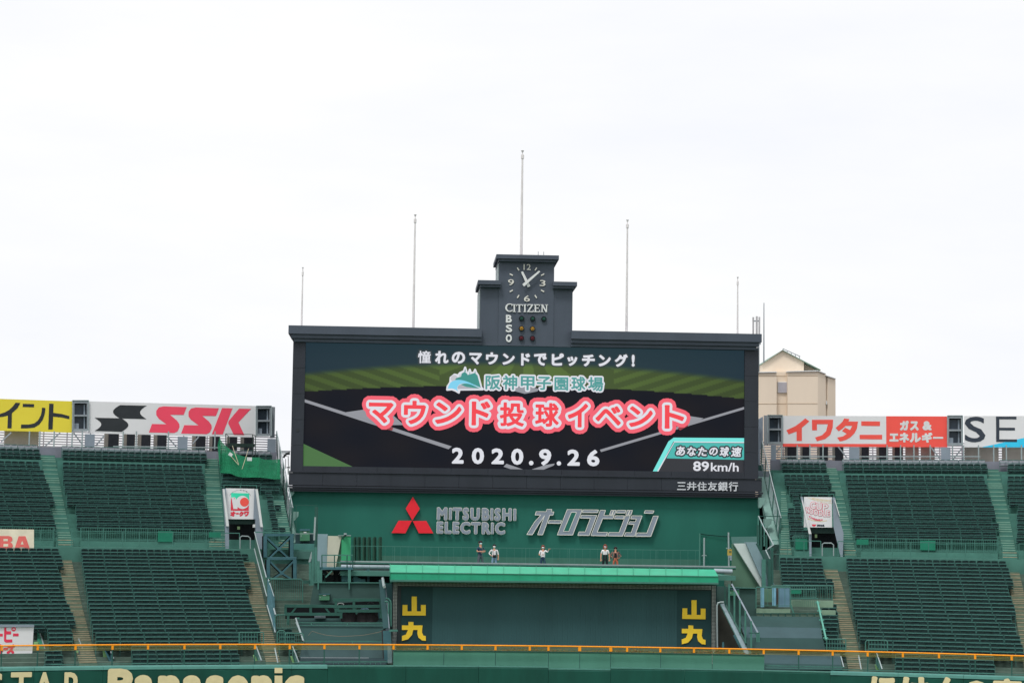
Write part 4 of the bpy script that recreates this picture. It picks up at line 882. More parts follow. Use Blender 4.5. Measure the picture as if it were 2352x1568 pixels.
for side, z, y0, y1, xs_, dg in (('left', L5, 318, 440, (235, 318, 432, 575, 655, 980, 1085, 1340, 1710), ((478, 320, 355, 430), (830, 340, 760, 425), (1325, 345, 1400, 430), (90, 318, 10, 390), (585, 320, 660, 420), (1580, 350, 1530, 410))),
                                 ('right', R4, 900, 1020, (345, 475, 580, 688, 1218, 1330, 1440, 1575, 1760, 1850, 1975, 2100, 2205, 2330), ((345, 895, 270, 985), (815, 905, 890, 1000), (1835, 920, 1765, 1010), (1580, 908, 1660, 1005)))):
    o = thing('board_support_frame', atR(z(xs_[3], y1), 101.6), 'galvanised posts and braces carrying the boards of the %s stand' % side, 'frame')
    for x in xs_:
        m = M(); p, q, w = pst(101.6, z, x, y0-10, y1+12); m.bar(p, q, w); m.build('post', galv, o)
    for x0, ya, x1, yb in dg: m = M(); m.bar(atR(z(x0, ya), 101.8), atR(z(x1, yb), 101.8), .08); m.build('brace', greyb, o)
    m = M(); yy = 417 if side == 'left' else 985
    for i in range(12):
        xa = (0 if side == 'left' else 340)+i*150; xb = xa+150
        if xb > 2060: break
        if side == 'left' and xa < 760: continue
        if side == 'right' and 880 < xb < 1010: continue
        m.bar(atR(z(xa, yy + (xa*.012 if side == 'left' else 0)), 101.3), atR(z(xb, yy + (xb*.012 if side == 'left' else 0)), 101.3), .07)
    m.build('pipe_rail', galv, o)

for a, b in ((const(aFL), uLe), (uRi, const(aFR))):
    tag(arcslab(RT+.42, RT+.5, zfl-.3, zfl+.7, a, b, 20).build('rear_kerb_wall', mat('grey_kerb', (128, 130, 142), .8) if 'grey_kerb' not in MATS else MATS['grey_kerb']), 'low grey wall behind the top row of the %s stand' % ('left' if a is not uRi else 'right'), 'wall')
# short flights from the upper stairways down to the walkway
for ef, lb in ((eA1, 'left stand outer'), (eA2, 'left stand inner'), (eA3, 'left stand scoreboard side'), (eB0, 'right stand scoreboard side'), (eB1, 'right stand inner'), (eB2, 'right stand outer')):
    dz = UPROWS[0][1] - zwalk; n = max(3, round(dz/.16)); st = thing('stairway', pol(87, ef[0](87), zwalk), 'short green flight onto the walkway, %s' % lb, None, None, 'structure')
    r1 = UPROWS[0][0]-.36; r0 = r1 - n*.24
    for j in range(n):
        r = r0+.24*j; zt = zwalk + dz*(j+1)/(n+1)+.004; a, b = ef[0](r)-.0005, ef[1](r)+.0005; m = arcslab(r, r1+.3, zt-dz/(n+1), zt, const(a), const(b), 1); s_ = m.build('step', conc_gr, st)
        m = M(); m.add([pol(r-.012, a, zt-.035), pol(r-.012, b, zt-.035), pol(r-.012, b, zt+.004), pol(r-.012, a, zt+.004)], [(0, 1, 2, 3)]); m.build('nosing', nose_gr if j % 2 else nose, s_)

# entrance shafts with signs
def entrance(side, z, sign, strips, opening, jamb, ma_in, label_sign):
    R = 87.7; pl = chordplane(z(*opening[0]), z(*opening[1]), R)
    o = thing('entrance_shaft', Vector((*pl.on(z(*opening[0])).xy, zwalk)), 'dark entrance shaft with sloping white edge walls in the %s stand' % side, 'entrance')
    m = M(); m.prism([pl.on(z(*p), -.6) for p in opening], -pl.n*.3); m.build('opening', dark, o)
    for s_ in strips[:2]:
        m = M(); m.prism([pl.on(z(*p), .75) for p in s_], -pl.n*.3); m.build('edge_cap', whitep, o)
    for s_ in strips[2:]:
        m = M(); m.prism([pl.on(z(*p), .5) for p in s_], -pl.n*.3); m.build('side_wall', ma_in, o)
    m = M(); m.prism([pl.on(z(*p), .1) for p in jamb], -pl.n*.2); m.build('lintel', mat('deep_green', (36, 58, 54), .7) if 'deep_green' not in MATS else MATS['deep_green'], o)
    sp = Plane(0, 100, 0); sp.d, sp.n = pl.d.copy(), pl.n.copy(); sp.O = pl.O + pl.n*.32
    q = thing('entrance_sign', sp.on(z(*sign[3])), label_sign, 'sign'); m = M(); m.prism([sp.on(z(*p)) for p in sign], -sp.n*.12); m.build('panel', white, q); return o, q, sp
o, q, sp = entrance('left', a6, [(500, 158), (1240, 172), (1215, 955), (505, 950)], [[(425, 180), (465, 182), (578, 1135), (515, 1135)], [(1265, 178), (1318, 180), (1450, 1155), (1390, 1155)],
    [(415, 175), (500, 165), (520, 950), (580, 1000), (580, 1725), (490, 1725), (480, 1000)], [(1240, 175), (1320, 178), (1450, 1160), (1450, 1725), (1262, 1725), (1262, 960), (1215, 950)]],
    [(560, 940), (1265, 940), (1265, 1725), (560, 1725)], [(560, 955), (1262, 965), (1262, 1085), (575, 1080)], greyp, 'white sign with a red and green bird emblem over the left entrance')
B10 = lambda p, m_, off, r=0, n='print': shape(sp, p, n, m_, q, off, .006, r, sg)
mint = mat('mint_print', (64, 222, 180), .5); crim = mat('crimson_print', (228, 66, 84), .5)
B10([rect(352, 352, 942, 930)], white, .006)
B10([[(355, 352), (942, 368), (942, 620), (352, 600)]], mint, .010); B10([[(350, 515), (372, 530), (428, 878), (560, 878), (560, 800), (935, 760), (925, 932), (340, 926)]], crim, .012)
B10([circ(722, 660, 215, 32)], white, .016); B10([[(352, 498), (480, 495), (510, 530), (520, 575), (600, 600), (600, 810), (562, 812), (562, 876), (428, 872), (372, 528)]], white, .018)
B10([circ(788, 650, 146, 32)], red_o, .022); B10([circ(455, 532, 17, 12)], crim, .022)
for c, x0, x1 in (('オ', 338, 490), ('ー', 518, 596), ('ク', 622, 758), ('ワ', 784, 928)): text(sp, c, (x0+10, 968 if c != 'ー' else 1018, x1-10, 1100 if c != 'ー' else 1034), 'character', crim, q, .012, .006, .035, z=sg)
for k in range(18):
    a = math.radians(205+k*7.6); x, y = 650+370*math.cos(a), 560+300*math.sin(a)
    text(sp, '大阪奈良に広がるスーパーマーケット'[k % 17], (x-16, y-16, x+16, y+16), 'small_print', black, q, .01, .004, z=sg)
m = M(); m.prism([sp.on(a6(795, 1140), -.35), sp.on(a6(862, 1142), -.35), sp.on(a6(860, 1218), -.35), sp.on(a6(795, 1216), -.35)], -sp.n*.08); tag(m.build('exit_light_box', emat('exit_green', (110, 140, 96), .5)), 'small dim green exit light inside the left entrance', 'exit light')
slab(sp, [(1200, 1090), (1255, 1085), (1255, 1165), (1196, 1165)], 'wall_speaker', whitep, None, .2, .1, a6); tag(bpy.data.objects['wall_speaker'], 'small white loudspeaker on the wall of the left entrance', 'loudspeaker')
railing('guard_rail', [pol(89.6, azR(a6(450, 75), 89.6), zR(a6(450, 150), 89.6)), pol(89.6, azR(a6(1290, 98), 89.6), zR(a6(1290, 165), 89.6))], zR(a6(450, 75), 89.6)-zR(a6(450, 150), 89.6), 'short green rail over the red and green shop sign', None, 1.3, (1.0,))
o2, q, sp = entrance('right', cn, [(212, 170), (1275, 182), (1285, 1332), (212, 1322)], [[(130, 300), (158, 290), (500, 1580), (400, 1580)], [(1368, 285), (1400, 285), (1568, 860), (1560, 920)],
    [(80, 165), (170, 165), (212, 500), (430, 1320), (500, 1560), (500, 2460), (420, 2460), (400, 1500)], [(1300, 185), (1390, 185), (1568, 1000), (1720, 1560), (1690, 2460), (1610, 2460), (1340, 1320)]],
    [(430, 1320), (1620, 1320), (1620, 2450), (430, 2450)], [(430, 1335), (1300, 1338), (1500, 1345), (1500, 1560), (470, 1550)], greyp, 'white sign with a round red noodle cup wordmark over the right entrance')
C10 = lambda p, m_, off, r=0, n='print': shape(sp, p, n, m_, q, off, .006, r, cn)
tan = mat('tan_print', (226, 202, 156), .5); pink = mat('rose_print', (226, 104, 124), .5)
def arcY(x): return 250 + (x-400)*.32 - (x-400)**2*.00022
for k in range(15):
    x = 520+k*49; y = 190+ (x-520)*.21 - ((x-520)**2)*.00011; w = 26
    C10([[(x, max(184, y)), (x+w, max(186, y+6)), (x+w-4, y+78), (x-2, y+72)]], tan, .01)
for k in range(17):
    x = 400+k*52; y = 200+(x-400)*.40-((x-400)**2)*.00021; C10([[(x, y), (x+26, y+9), (x+24, y+36), (x-2, y+28)]], tan, .01)
for k in range(13):
    x = 370+k*56; y = 985+(x-370)*.42-((x-370)**2)*.00048; C10([[(x, y), (x+40, y+6), (x+38, y+40), (x, y+34)]], tan, .01)
def word(s, xs_, f, h, r1, r2):
    for c, (x0, x1) in zip(s, xs_):
        y = f((x0+x1)/2)
        text(sp, c, (x0, y, x1, y+h), 'letter', pink, q, .012, .005, r1, z=cn); text(sp, c, (x0, y, x1, y+h), 'letter_inner', white, q, .022, .005, r2, z=cn)
word('CUP', ((470, 640), (700, 880), (940, 1120)), lambda x: 360+(x-470)*.17, 240, .045, .018)
word('NOODLE', ((290, 400), (430, 560), (590, 740), (790, 920), (960, 1050), (1080, 1190)), lambda x: 560+(x-290)*.36-((x-290)**2)*.00022, 200, .04, .014)
C10([[(405, 885), (440, 890), (640, 990), (760, 1010), (925, 1015), (925, 1060), (800, 1085), (640, 1060), (420, 950)]], pink, .012)
for c, x0 in zip('カップヌードル', range(440, 900, 66)): text(sp, c, (x0, 925+(x0-440)*.2, x0+44, 965+(x0-440)*.2), 'small_print', white, q, .02, .004, .006, z=cn)
C10([[(510, 1212), (685, 1212), (670, 1255), (625, 1292), (570, 1292), (530, 1260)]], crim, .012)
for c, x0 in zip('日清食品', range(716, 1000, 70)): text(sp, c, (x0, 1222, x0+60, 1288), 'small_print', navy, q, .012, .004, .012, z=cn)
m = M(); m.prism([sp.on(R5(621, 290), -.35), sp.on(R5(640, 290), -.35), sp.on(R5(640, 318), -.35), sp.on(R5(621, 318), -.35)], -sp.n*.08); tag(m.build('exit_light_box', bpy.data.materials['exit_green']), 'small dim green exit light inside the right entrance', 'exit light')
railing('guard_rail', [pol(90, azR(cn(110, 55), 90), zR(cn(110, 170), 90)), pol(90, azR(cn(1345, 75), 90), zR(cn(1345, 185), 90))], zR(cn(110, 55), 90)-zR(cn(110, 170), 90), 'short green rail over the noodle cup sign', None, 1.3, (1.0,))
for z, pts, lb in ((L5, ((1908, 1248), (1908, 1150), (1922, 1140), (1972, 1142), (1990, 1158), (1990, 1248)), 'arched steel gate rail in front of the left entrance'), (R5, ((682, 468), (682, 372), (698, 362), (758, 362), (776, 378), (776, 468)), 'arched steel gate rail in front of the right entrance')):
    m = M(); m.tube([atR(z(*p), RW+.02) for p in pts], .035, 8); tag(m.build('gate_rail', galv), lb, 'railing', 'arched gate rails at the entrances')
# cream and white signs of the left stand
pl = arcplane(L5(130, 1180), RW-.12); BA = thing('rail_banner', pl.on(L5(0, 1272)), 'cream banner with large salmon letters BA hung on the left walkway rail', 'sign')
m = M(); m.prism([pl.on(L5(*p)) for p in ((-200, 1083), (270, 1088), (270, 1273), (-200, 1270))], -pl.n*.05); m.build('panel', mat('cream_panel', (236, 228, 204), .6), BA)
salmon = mat('salmon_print', (240, 118, 112), .6)
shape(pl, [[(-80, 96), (150, 96), (195, 110), (213, 145), (208, 180), (175, 205), (208, 225), (219, 265), (205, 305), (165, 326), (-80, 326)]], 'letter', salmon, BA, .012, .01, z=a1)
shape(pl, [rect(58, 146, 132, 184), rect(58, 232, 138, 276)], 'counter', MATS['cream_panel'], BA, .020, .004, z=a1)
shape(pl, [[(318, 100), (435, 100), (512, 326), (428, 326), (415, 288), (335, 286), (322, 324), (245, 323)]], 'letter', salmon, BA, .012, .01, z=a1)
shape(pl, [[(378, 180), (402, 240), (352, 240)]], 'counter', MATS['cream_panel'], BA, .020, .004, z=a1)
pl = arcplane(a2(300, 760), 72.5); KP = thing('entrance_sign', pl.on(a2(0, 1030)), 'white sign with raspberry katakana at the lower left, partly behind the orange rail', 'sign')
m = M(); m.prism([pl.on(a2(*p)) for p in ((-150, 493), (632, 493), (600, 1027), (-150, 1032))], -pl.n*.15); m.build('panel', white, KP); m = M(); m.bar(pl.on(a2(-150, 497), .03), pl.on(a2(634, 497), .03), .12); m.build('frame', greyp, KP)
rasp = mat('raspberry_print', (238, 62, 92), .5)
shape(pl, [[(-60, 642), (50, 642), (50, 695), (-60, 695)]], 'character', rasp, KP, .012, .01, z=a2)
shape(pl, [[(80, 525), (118, 525), (118, 595), (208, 598), (205, 655), (118, 655), (112, 740), (128, 752), (228, 748), (228, 805), (110, 808), (82, 790), (74, 760)]], 'character', rasp, KP, .012, .01, z=a2)
shape(pl, [circ(255, 557, 42, 20)], 'character', rasp, KP, .012, .01, z=a2); shape(pl, [circ(255, 557, 24, 16, ry=11)], 'counter', white, KP, .020, .004, z=a2)
shape(pl, [[(242, 638), (347, 638), (345, 690), (240, 690)]], 'character', rasp, KP, .012, .01, z=a2)
for c, x0, x1, y0, y1 in (('ネ', -40, 50, 856, 1004), ('ー', 80, 134, 918, 934), ('ズ', 140, 262, 856, 1004)): text(pl, c, (x0, y0, x1, y1), 'character', rasp, KP, .014, .01, .045, z=a2)

# ------------------------------------------------------------------ field fence, orange rail, low wall
zft = atR((1200*K, 1934*K), 67.9).z
aX = lambda sx, R=67.9: azR((sx*K, 1934*K), R)
FF = thing('outfield_fence', pol(67.9, aX(1500), 0), 'padded dark green outfield fence along the bottom with cream lettering', 'fence')
bx = [-160, 6, 100, 300, 500, 736, 848, 952, 1180, 1391, 1594, 1775, 1990, 2215, 2413, 2610, 2800, 3130]
for i in range(len(bx)-1):
    a, b = aX(bx[i])+.0001, aX(bx[i+1])-.0001; low = 1594 <= bx[i] < 1775; outer = bx[i+1] <= 952 or bx[i] >= 2413; zt = zft-(.09 if low else 0) - (.15 if outer else .05)
    m = M(); n = 4; vs = []
    for k in range(n+1):
        q = a+(b-a)*k/n; bul = .04*math.sin(math.pi*k/n)
        for R, z in ((67.9-bul, 0), (67.9-bul, zt-.06), (67.93, zt), (68.3, zt), (68.3, 0)): vs.append(pol(R, q, z))
    m.add(vs, [(k*5+j, (k+1)*5+j, (k+1)*5+j+1, k*5+j+1) for k in range(n) for j in range(4)] + [(4, 3, 2, 1, 0), tuple(n*5+j for j in range(5))]); m.build('pad', pad, FF)
    h = .19 if outer else .06
    m = M(); vs = []
    for k in range(n+1):
        q = a+(b-a)*k/n
        for R, z in ((67.86 if outer else 67.9, zt+.005), (67.9, zt+h*.75), (68.05, zt+h), (68.4, zt+h), (68.4, zt+.005)): vs.append(pol(R, q, z))
    m.add(vs, [(k*5+j, (k+1)*5+j, (k+1)*5+j+1, k*5+j+1) for k in range(n) for j in range(4)] + [(4, 3, 2, 1, 0), tuple(n*5+j for j in range(5))]); m.build('cap', padcap if outer else rail_gr, FF)
def fletter(s, box, z, r, nm='letter'):
    xm = z((box[0]+box[2])/2, 120); pl = arcplane((xm[0], 1535), 67.78); return text(pl, s, box, nm, cream, FF, .0, .01, r, z=z)
for s, x0, x1 in (('S', -130, 22), ('T', 70, 217), ('A', 250, 360), ('R', 436, 560)): fletter(s, (x0+6 if s != 'A' else 232, 126, x1-6 if s != 'A' else 372, 330), fw, .03)
k = 17
for s, x0, x1, y0 in (('P', 735, 908, 97), ('a', 917, 1057, 140), ('n', 1078, 1230, 142), ('a', 1248, 1390, 142), ('s', 1402, 1532, 142), ('o', 1550, 1700, 142), ('n', 1715, 1862, 142), ('c', 1940, 2082, 142)): fletter(s, (x0+k, y0+k, x1-k, 300), fw, .125)
pl = arcplane((fw(1903, 110)[0], 1535), 67.78); shape(pl, [[(1877, 92), (1930, 92), (1930, 128), (1877, 128)], [(1877, 145), (1930, 145), (1930, 310), (1877, 310)]], 'letter', cream, FF, 0, .01, z=fw)
for s, x0, x1, y0, y1 in (('ほ', 530, 838, 262, 590), ('け', 905, 1225, 266, 600), ('ん', 1290, 1610, 268, 610), ('の', 1630, 1935, 310, 620), ('窓', 1975, 2335, 285, 640)): fletter(s, (x0+20, y0+20, x1-20, y1-20), fr, .085, 'character')
zr = atR((1190*K, 1872.8*K), 68.4).z
OR = thing('orange_top_rail', pol(68.4, aX(1500), zft), 'bright orange rail with short orange stubs running along the outfield stands', 'railing')
RR = 68.4; ar0, ar1 = azR((-90, 1484), RR), azR((2430, 1510), RR)
for k in range(24):
    a, b = ar0+(ar1-ar0)*k/24, ar0+(ar1-ar0)*(k+1)/24; m = M(); m.tube([pol(RR, a, zr), pol(RR, (a+b)/2, zr), pol(RR, b, zr)], .04, 8); m.build('rail', orange, OR)
stubs = [5, 109.7, 219.4, 326.8, 430, 536, 640, 741, 842, 942.7, 1044.5, 1143.8, 1242.6, 1342, 1440, 1539.6, 1594, 1684.7, 1775, 1822.6, 1919, 2017, 2119.6, 2219.6, 2321, 2420, 2521.6, 2624, 2728.8, 2833.9, 2940]
for x in stubs:
    a = azR((x*K, 1880*K), RR); m = M(); w = .11 if x not in (1684.7, 1775) else .16; m.box(pol(RR, a, zr-.12), w, .06, .23, (math.cos(a), -math.sin(a), 0)); m.build('stub', orange, OR)
    if x < 1140 or x > 2225: m = M(); m.box(pol(RR, a, (zr-.23+zft)/2), .06, .05, zr-.23-zft, (math.cos(a), -math.sin(a), 0)); m.build('post', rail_dk, OR)
m = M(); zb_ = zr-.25
for k in range(int((ar1-ar0)*RR/.05)): a = ar0+k*.05/RR; m.bar(pol(RR, a, zb_), pol(RR, a, zr), .009)
for zz in (0, .08, .16): 
    for k in range(48): a, b = ar0+(ar1-ar0)*k/48, ar0+(ar1-ar0)*(k+1)/48; m.bar(pol(RR, a, zb_+zz), pol(RR, b, zb_+zz), .012)
m.build('wire_mesh', mesh_y, OR)['kind'] = 'stuff'
m = M()
for x0, x1 in ((150, 905), (2225, 3060)):
    for f in (.62,):
        a, b = azR((x0*K, 1500), RR), azR((x1*K, 1500), RR)
        for k in range(16): m.bar(pol(RR+.02, a+(b-a)*k/16, zft+.12), pol(RR+.02, a+(b-a)*(k+1)/16, zft+.12), .03)
m.build('lower_rail', rail_gr, OR)
zlw = atR((1700*K, 1896*K), 68.75).z
LW = thing('low_panel_wall', pol(68.75, aX(1700), zft-.3), 'plain pale green panelled wall under the orange rail in the centre', 'wall')
lb_ = [1143, 1290, 1440, 1594, 1685, 1775, 1920, 2070, 2222]
for i in range(len(lb_)-1):
    a, b = azR((lb_[i]*K, 1500), 68.75)+.0002, azR((lb_[i+1]*K, 1500), 68.75)-.0002
    arcslab(68.75, 68.9, zft-1, zlw, const(a), const(b), 3).build('panel', lowwall, LW); arcslab(68.72, 68.95, zlw, zlw+.05, const(a), const(b), 3).build('coping', rail_dk, LW)
m = M(); leaf = [M(), M()]
for k in range(5200):
    a = azR((rnd.uniform(1146, 2215)*K, 1490), 69.1); R = rnd.uniform(69, 69.3); z = zlw + abs(rnd.gauss(0, .07)) * (1 + .6*math.sin(a*90)); p = pol(R, a, z); d1 = Vector((rnd.gauss(0, 1), rnd.gauss(0, 1), rnd.gauss(0, 1))).normalized()*.045; d2 = Vector((rnd.gauss(0, 1), rnd.gauss(0, 1), rnd.gauss(0, 1))).normalized()*.03
    leaf[k % 2].add([p-d1, p+d2, p+d1, p-d2], [(0, 1, 2, 3)])
tag(leaf[0].build('red_leaves', mat('red_leaf', (128, 74, 58), .8, .3, 8)), 'low reddish foliage along the top of the pale wall', None, None, 'stuff'); tag(leaf[1].build('green_leaves', mat('dull_leaf', (84, 104, 62), .8, .3, 8)), 'low green foliage along the top of the pale wall', None, None, 'stuff')

# ------------------------------------------------------------------ backscreen with canopy
BS = Plane(1270, 115.6, .0508)
BK_ = thing('backscreen', BS.on((1270, 1545)), 'dark green batter backscreen with gold characters and dotted lamp border', 'backscreen'); BK_.location.z = zft-1; LOC[BK_.name] = Vector(BK_.location)
zbt = BS.on((1270, 1336)).z; zbb = zft-1; q0, q1 = BS.uz((900, 1420))[0], BS.uz((1645, 1430))[0]; q2, q3 = BS.uz((920, 1420))[0], BS.uz((1634, 1430))[0]; qa, qb = BS.uz((993, 1420))[0], BS.uz((1555, 1430))[0]; zbi = BS.on((1270, 1351)).z
def bsb(u0, u1, z0, z1, off, th, name, ma, par=BK_): m = M(); m.prism([BS.pt(u0, z0, off), BS.pt(u1, z0, off), BS.pt(u1, z1, off), BS.pt(u0, z1, off)], -BS.n*th); return m.build(name, ma, par)
bsb(q0-.05, q1+.05, zbb, zbt, -.15, 1.2, 'body', eye2); bdr = mat('border_metal', (46, 56, 58), .5, .1, 4)
bsb(q0, q2, zbb, zbi, 0, .14, 'border', bdr); bsb(q3, q1, zbb, zbi, 0, .14, 'border', bdr); bsb(q0, q1, zbi, zbt, 0, .14, 'border', bdr)
bsb(q2, qa, zbb, zbi, -.06, .1, 'side_panel', eye2); bsb(qb, q3, zbb, zbi, -.06, .1, 'side_panel', eye2)
nb = 96; w = (qb-qa)/nb
for i in range(nb): bsb(qa+w*i+.003, qa+w*(i+1)-.003, zbb, zbi, -.07 + rnd.uniform(0, .004), .08, 'board', eye)
m = M(); sp_ = 3.12*115.6/F
def dot(u, z): m.add([BS.pt(u-.022, z-.022, .015), BS.pt(u+.022, z-.022, .015), BS.pt(u+.022, z+.022, .015), BS.pt(u-.022, z+.022, .015)], [(0, 1, 2, 3)])
for side in ((q0+.09, q2-.04), (q1-.07, q3+.06)):
    for c in range(3):
        u = side[0] + (sp_*c if side[0] < side[1] else -sp_*c)
        z = zbt-.12
        while z > zft: dot(u, z); z -= sp_
u = q0+.09+3*sp_
while u < q1-.07-2.5*sp_:
    for c in range(3): dot(u, zbt-.12-sp_*c)
    u += sp_
m.build('lamp_dots', dotm, BK_)['kind'] = 'stuff'
YA = [(1262, 957), (1300, 957), (1300, 1007), (1333, 1007), (1333, 892), (1373, 892), (1373, 1007), (1405, 1007), (1405, 957), (1443, 957), (1443, 1040), (1260, 1040)]
KU = [(1308, 1090), (1347, 1090), (1347, 1117), (1418, 1117), (1413, 1170), (1424, 1196), (1443, 1200), (1443, 1237), (1414, 1234), (1386, 1212), (1377, 1180), (1379, 1152), (1345, 1152), (1336, 1190), (1306, 1224), (1257, 1238), (1257, 1200), (1288, 1188), (1304, 1152), (1257, 1152), (1257, 1117), (1308, 1117)]
for q in (YA, KU):
    shape(BS, [q], 'character', gold, BK_, .0, .04, z=ML); shape(BS, [[((x-1262)*.995+224, (y-892)+918 + (x-1262)*.02) for x, y in q]], 'character', gold, BK_, .0, .04, z=MR)
CN = thing('canopy', BS.on((1270, 1338), .5), 'bright translucent green canopy over the backscreen', 'canopy')
np_ = 20
for i in range(np_):
    x0, x1 = 896+(1641-896)*i/np_, 896+(1641-896)*(i+1)/np_-.5
    if i == np_-1: x1 = 1641
    tl = lambda x: 1296+(x-895)*.0146; ml = lambda x: 1314+(x-895)*.0120; bl_ = lambda x: 1331+(x-895)*.0085
    xr = lambda x: x + (9 if i == np_-1 and x > x0+1 else 0)
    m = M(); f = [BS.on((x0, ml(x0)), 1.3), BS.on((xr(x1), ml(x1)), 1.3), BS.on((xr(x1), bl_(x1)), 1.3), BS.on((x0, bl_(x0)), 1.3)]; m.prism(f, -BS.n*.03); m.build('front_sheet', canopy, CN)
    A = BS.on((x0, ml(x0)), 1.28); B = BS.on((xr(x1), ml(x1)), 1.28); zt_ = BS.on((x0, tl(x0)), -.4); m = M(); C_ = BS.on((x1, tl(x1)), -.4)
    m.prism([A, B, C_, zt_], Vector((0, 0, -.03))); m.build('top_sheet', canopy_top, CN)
    m = M(); m.bar(BS.on((x0, ml(x0)), 1.315), BS.on((x0, bl_(x0)), 1.315), .02); m.bar(A+Vector((0, 0, .02)), zt_+Vector((0, 0, .02)), .03); m.build('rib', mat('canopy_rib', (52, 156, 124), .4) if 'canopy_rib' not in MATS else MATS['canopy_rib'], CN)
m = M(); m.bar(BS.on((896, 1332.5), 1.3), BS.on((1650, 1339), 1.3), .09); m.bar(BS.on((896, 1335.2), 1.0), BS.on((1650, 1341.6), 1.0), .05); m.bar(BS.on((896, 1314), 1.33), BS.on((1650, 1323), 1.33), .03); m.build('edge_beam', rail_gr, CN)
m = M(); m.prism([BS.on((896, 1314), 1.3), BS.on((896, 1331), 1.3), BS.on((896, 1331), 0), BS.on((896, 1297), -.4)], BS.d*.04); m.build('end_sheet', canopy, CN)

# ------------------------------------------------------------------ balcony and people
BA_ = Plane(1270, 118, .0508); fz = at(p1(415, 180), 121).z - 1.76
BL = thing('balcony', BA_.on((1270, 1294)), 'narrow green steel balcony deck in front of the scoreboard wall', 'balcony')
m = M(); a_, b_ = BA_.on((782, 1290)), BA_.on((1690, 1302)); dpt = -BA_.n*18.6; m.prism([Vector((a_.x, a_.y, fz)), Vector((b_.x, b_.y, fz)), Vector((b_.x, b_.y, fz-.25)), Vector((a_.x, a_.y, fz-.25))], dpt); m.build('deck', conc_gr, BL)
for y, w in ((1289.2, .07), (1292.3, .06)):
    m = M(); m.bar(BA_.on((782, y-1), .05), BA_.on((1690, y+11.8), .05), w); m.build('edge_beam', galv if w > .06 else rail_gr, BL)
m = M(); m.prism([BA_.on((782, 1287.6), .0), BA_.on((1690, 1300.3), .0), BA_.on((1690, 1308), .0), BA_.on((782, 1296), .0)], -BA_.n*.1); m.build('fascia', rail_dk, BL)
r0_, r1_ = BA_.on(b2(1018, 435)), BA_.on(MR(355, 533)); zt0 = (r0_.z+r1_.z)/2
gp = [Vector((r0_.x, r0_.y, fz)), Vector((r1_.x, r1_.y, fz))]
railing('balcony_railing', gp, zt0-fz, 'thin pale railing along the balcony in front of the people', None, 2.6, (1.0, .04), .42, rail_gr, .018)
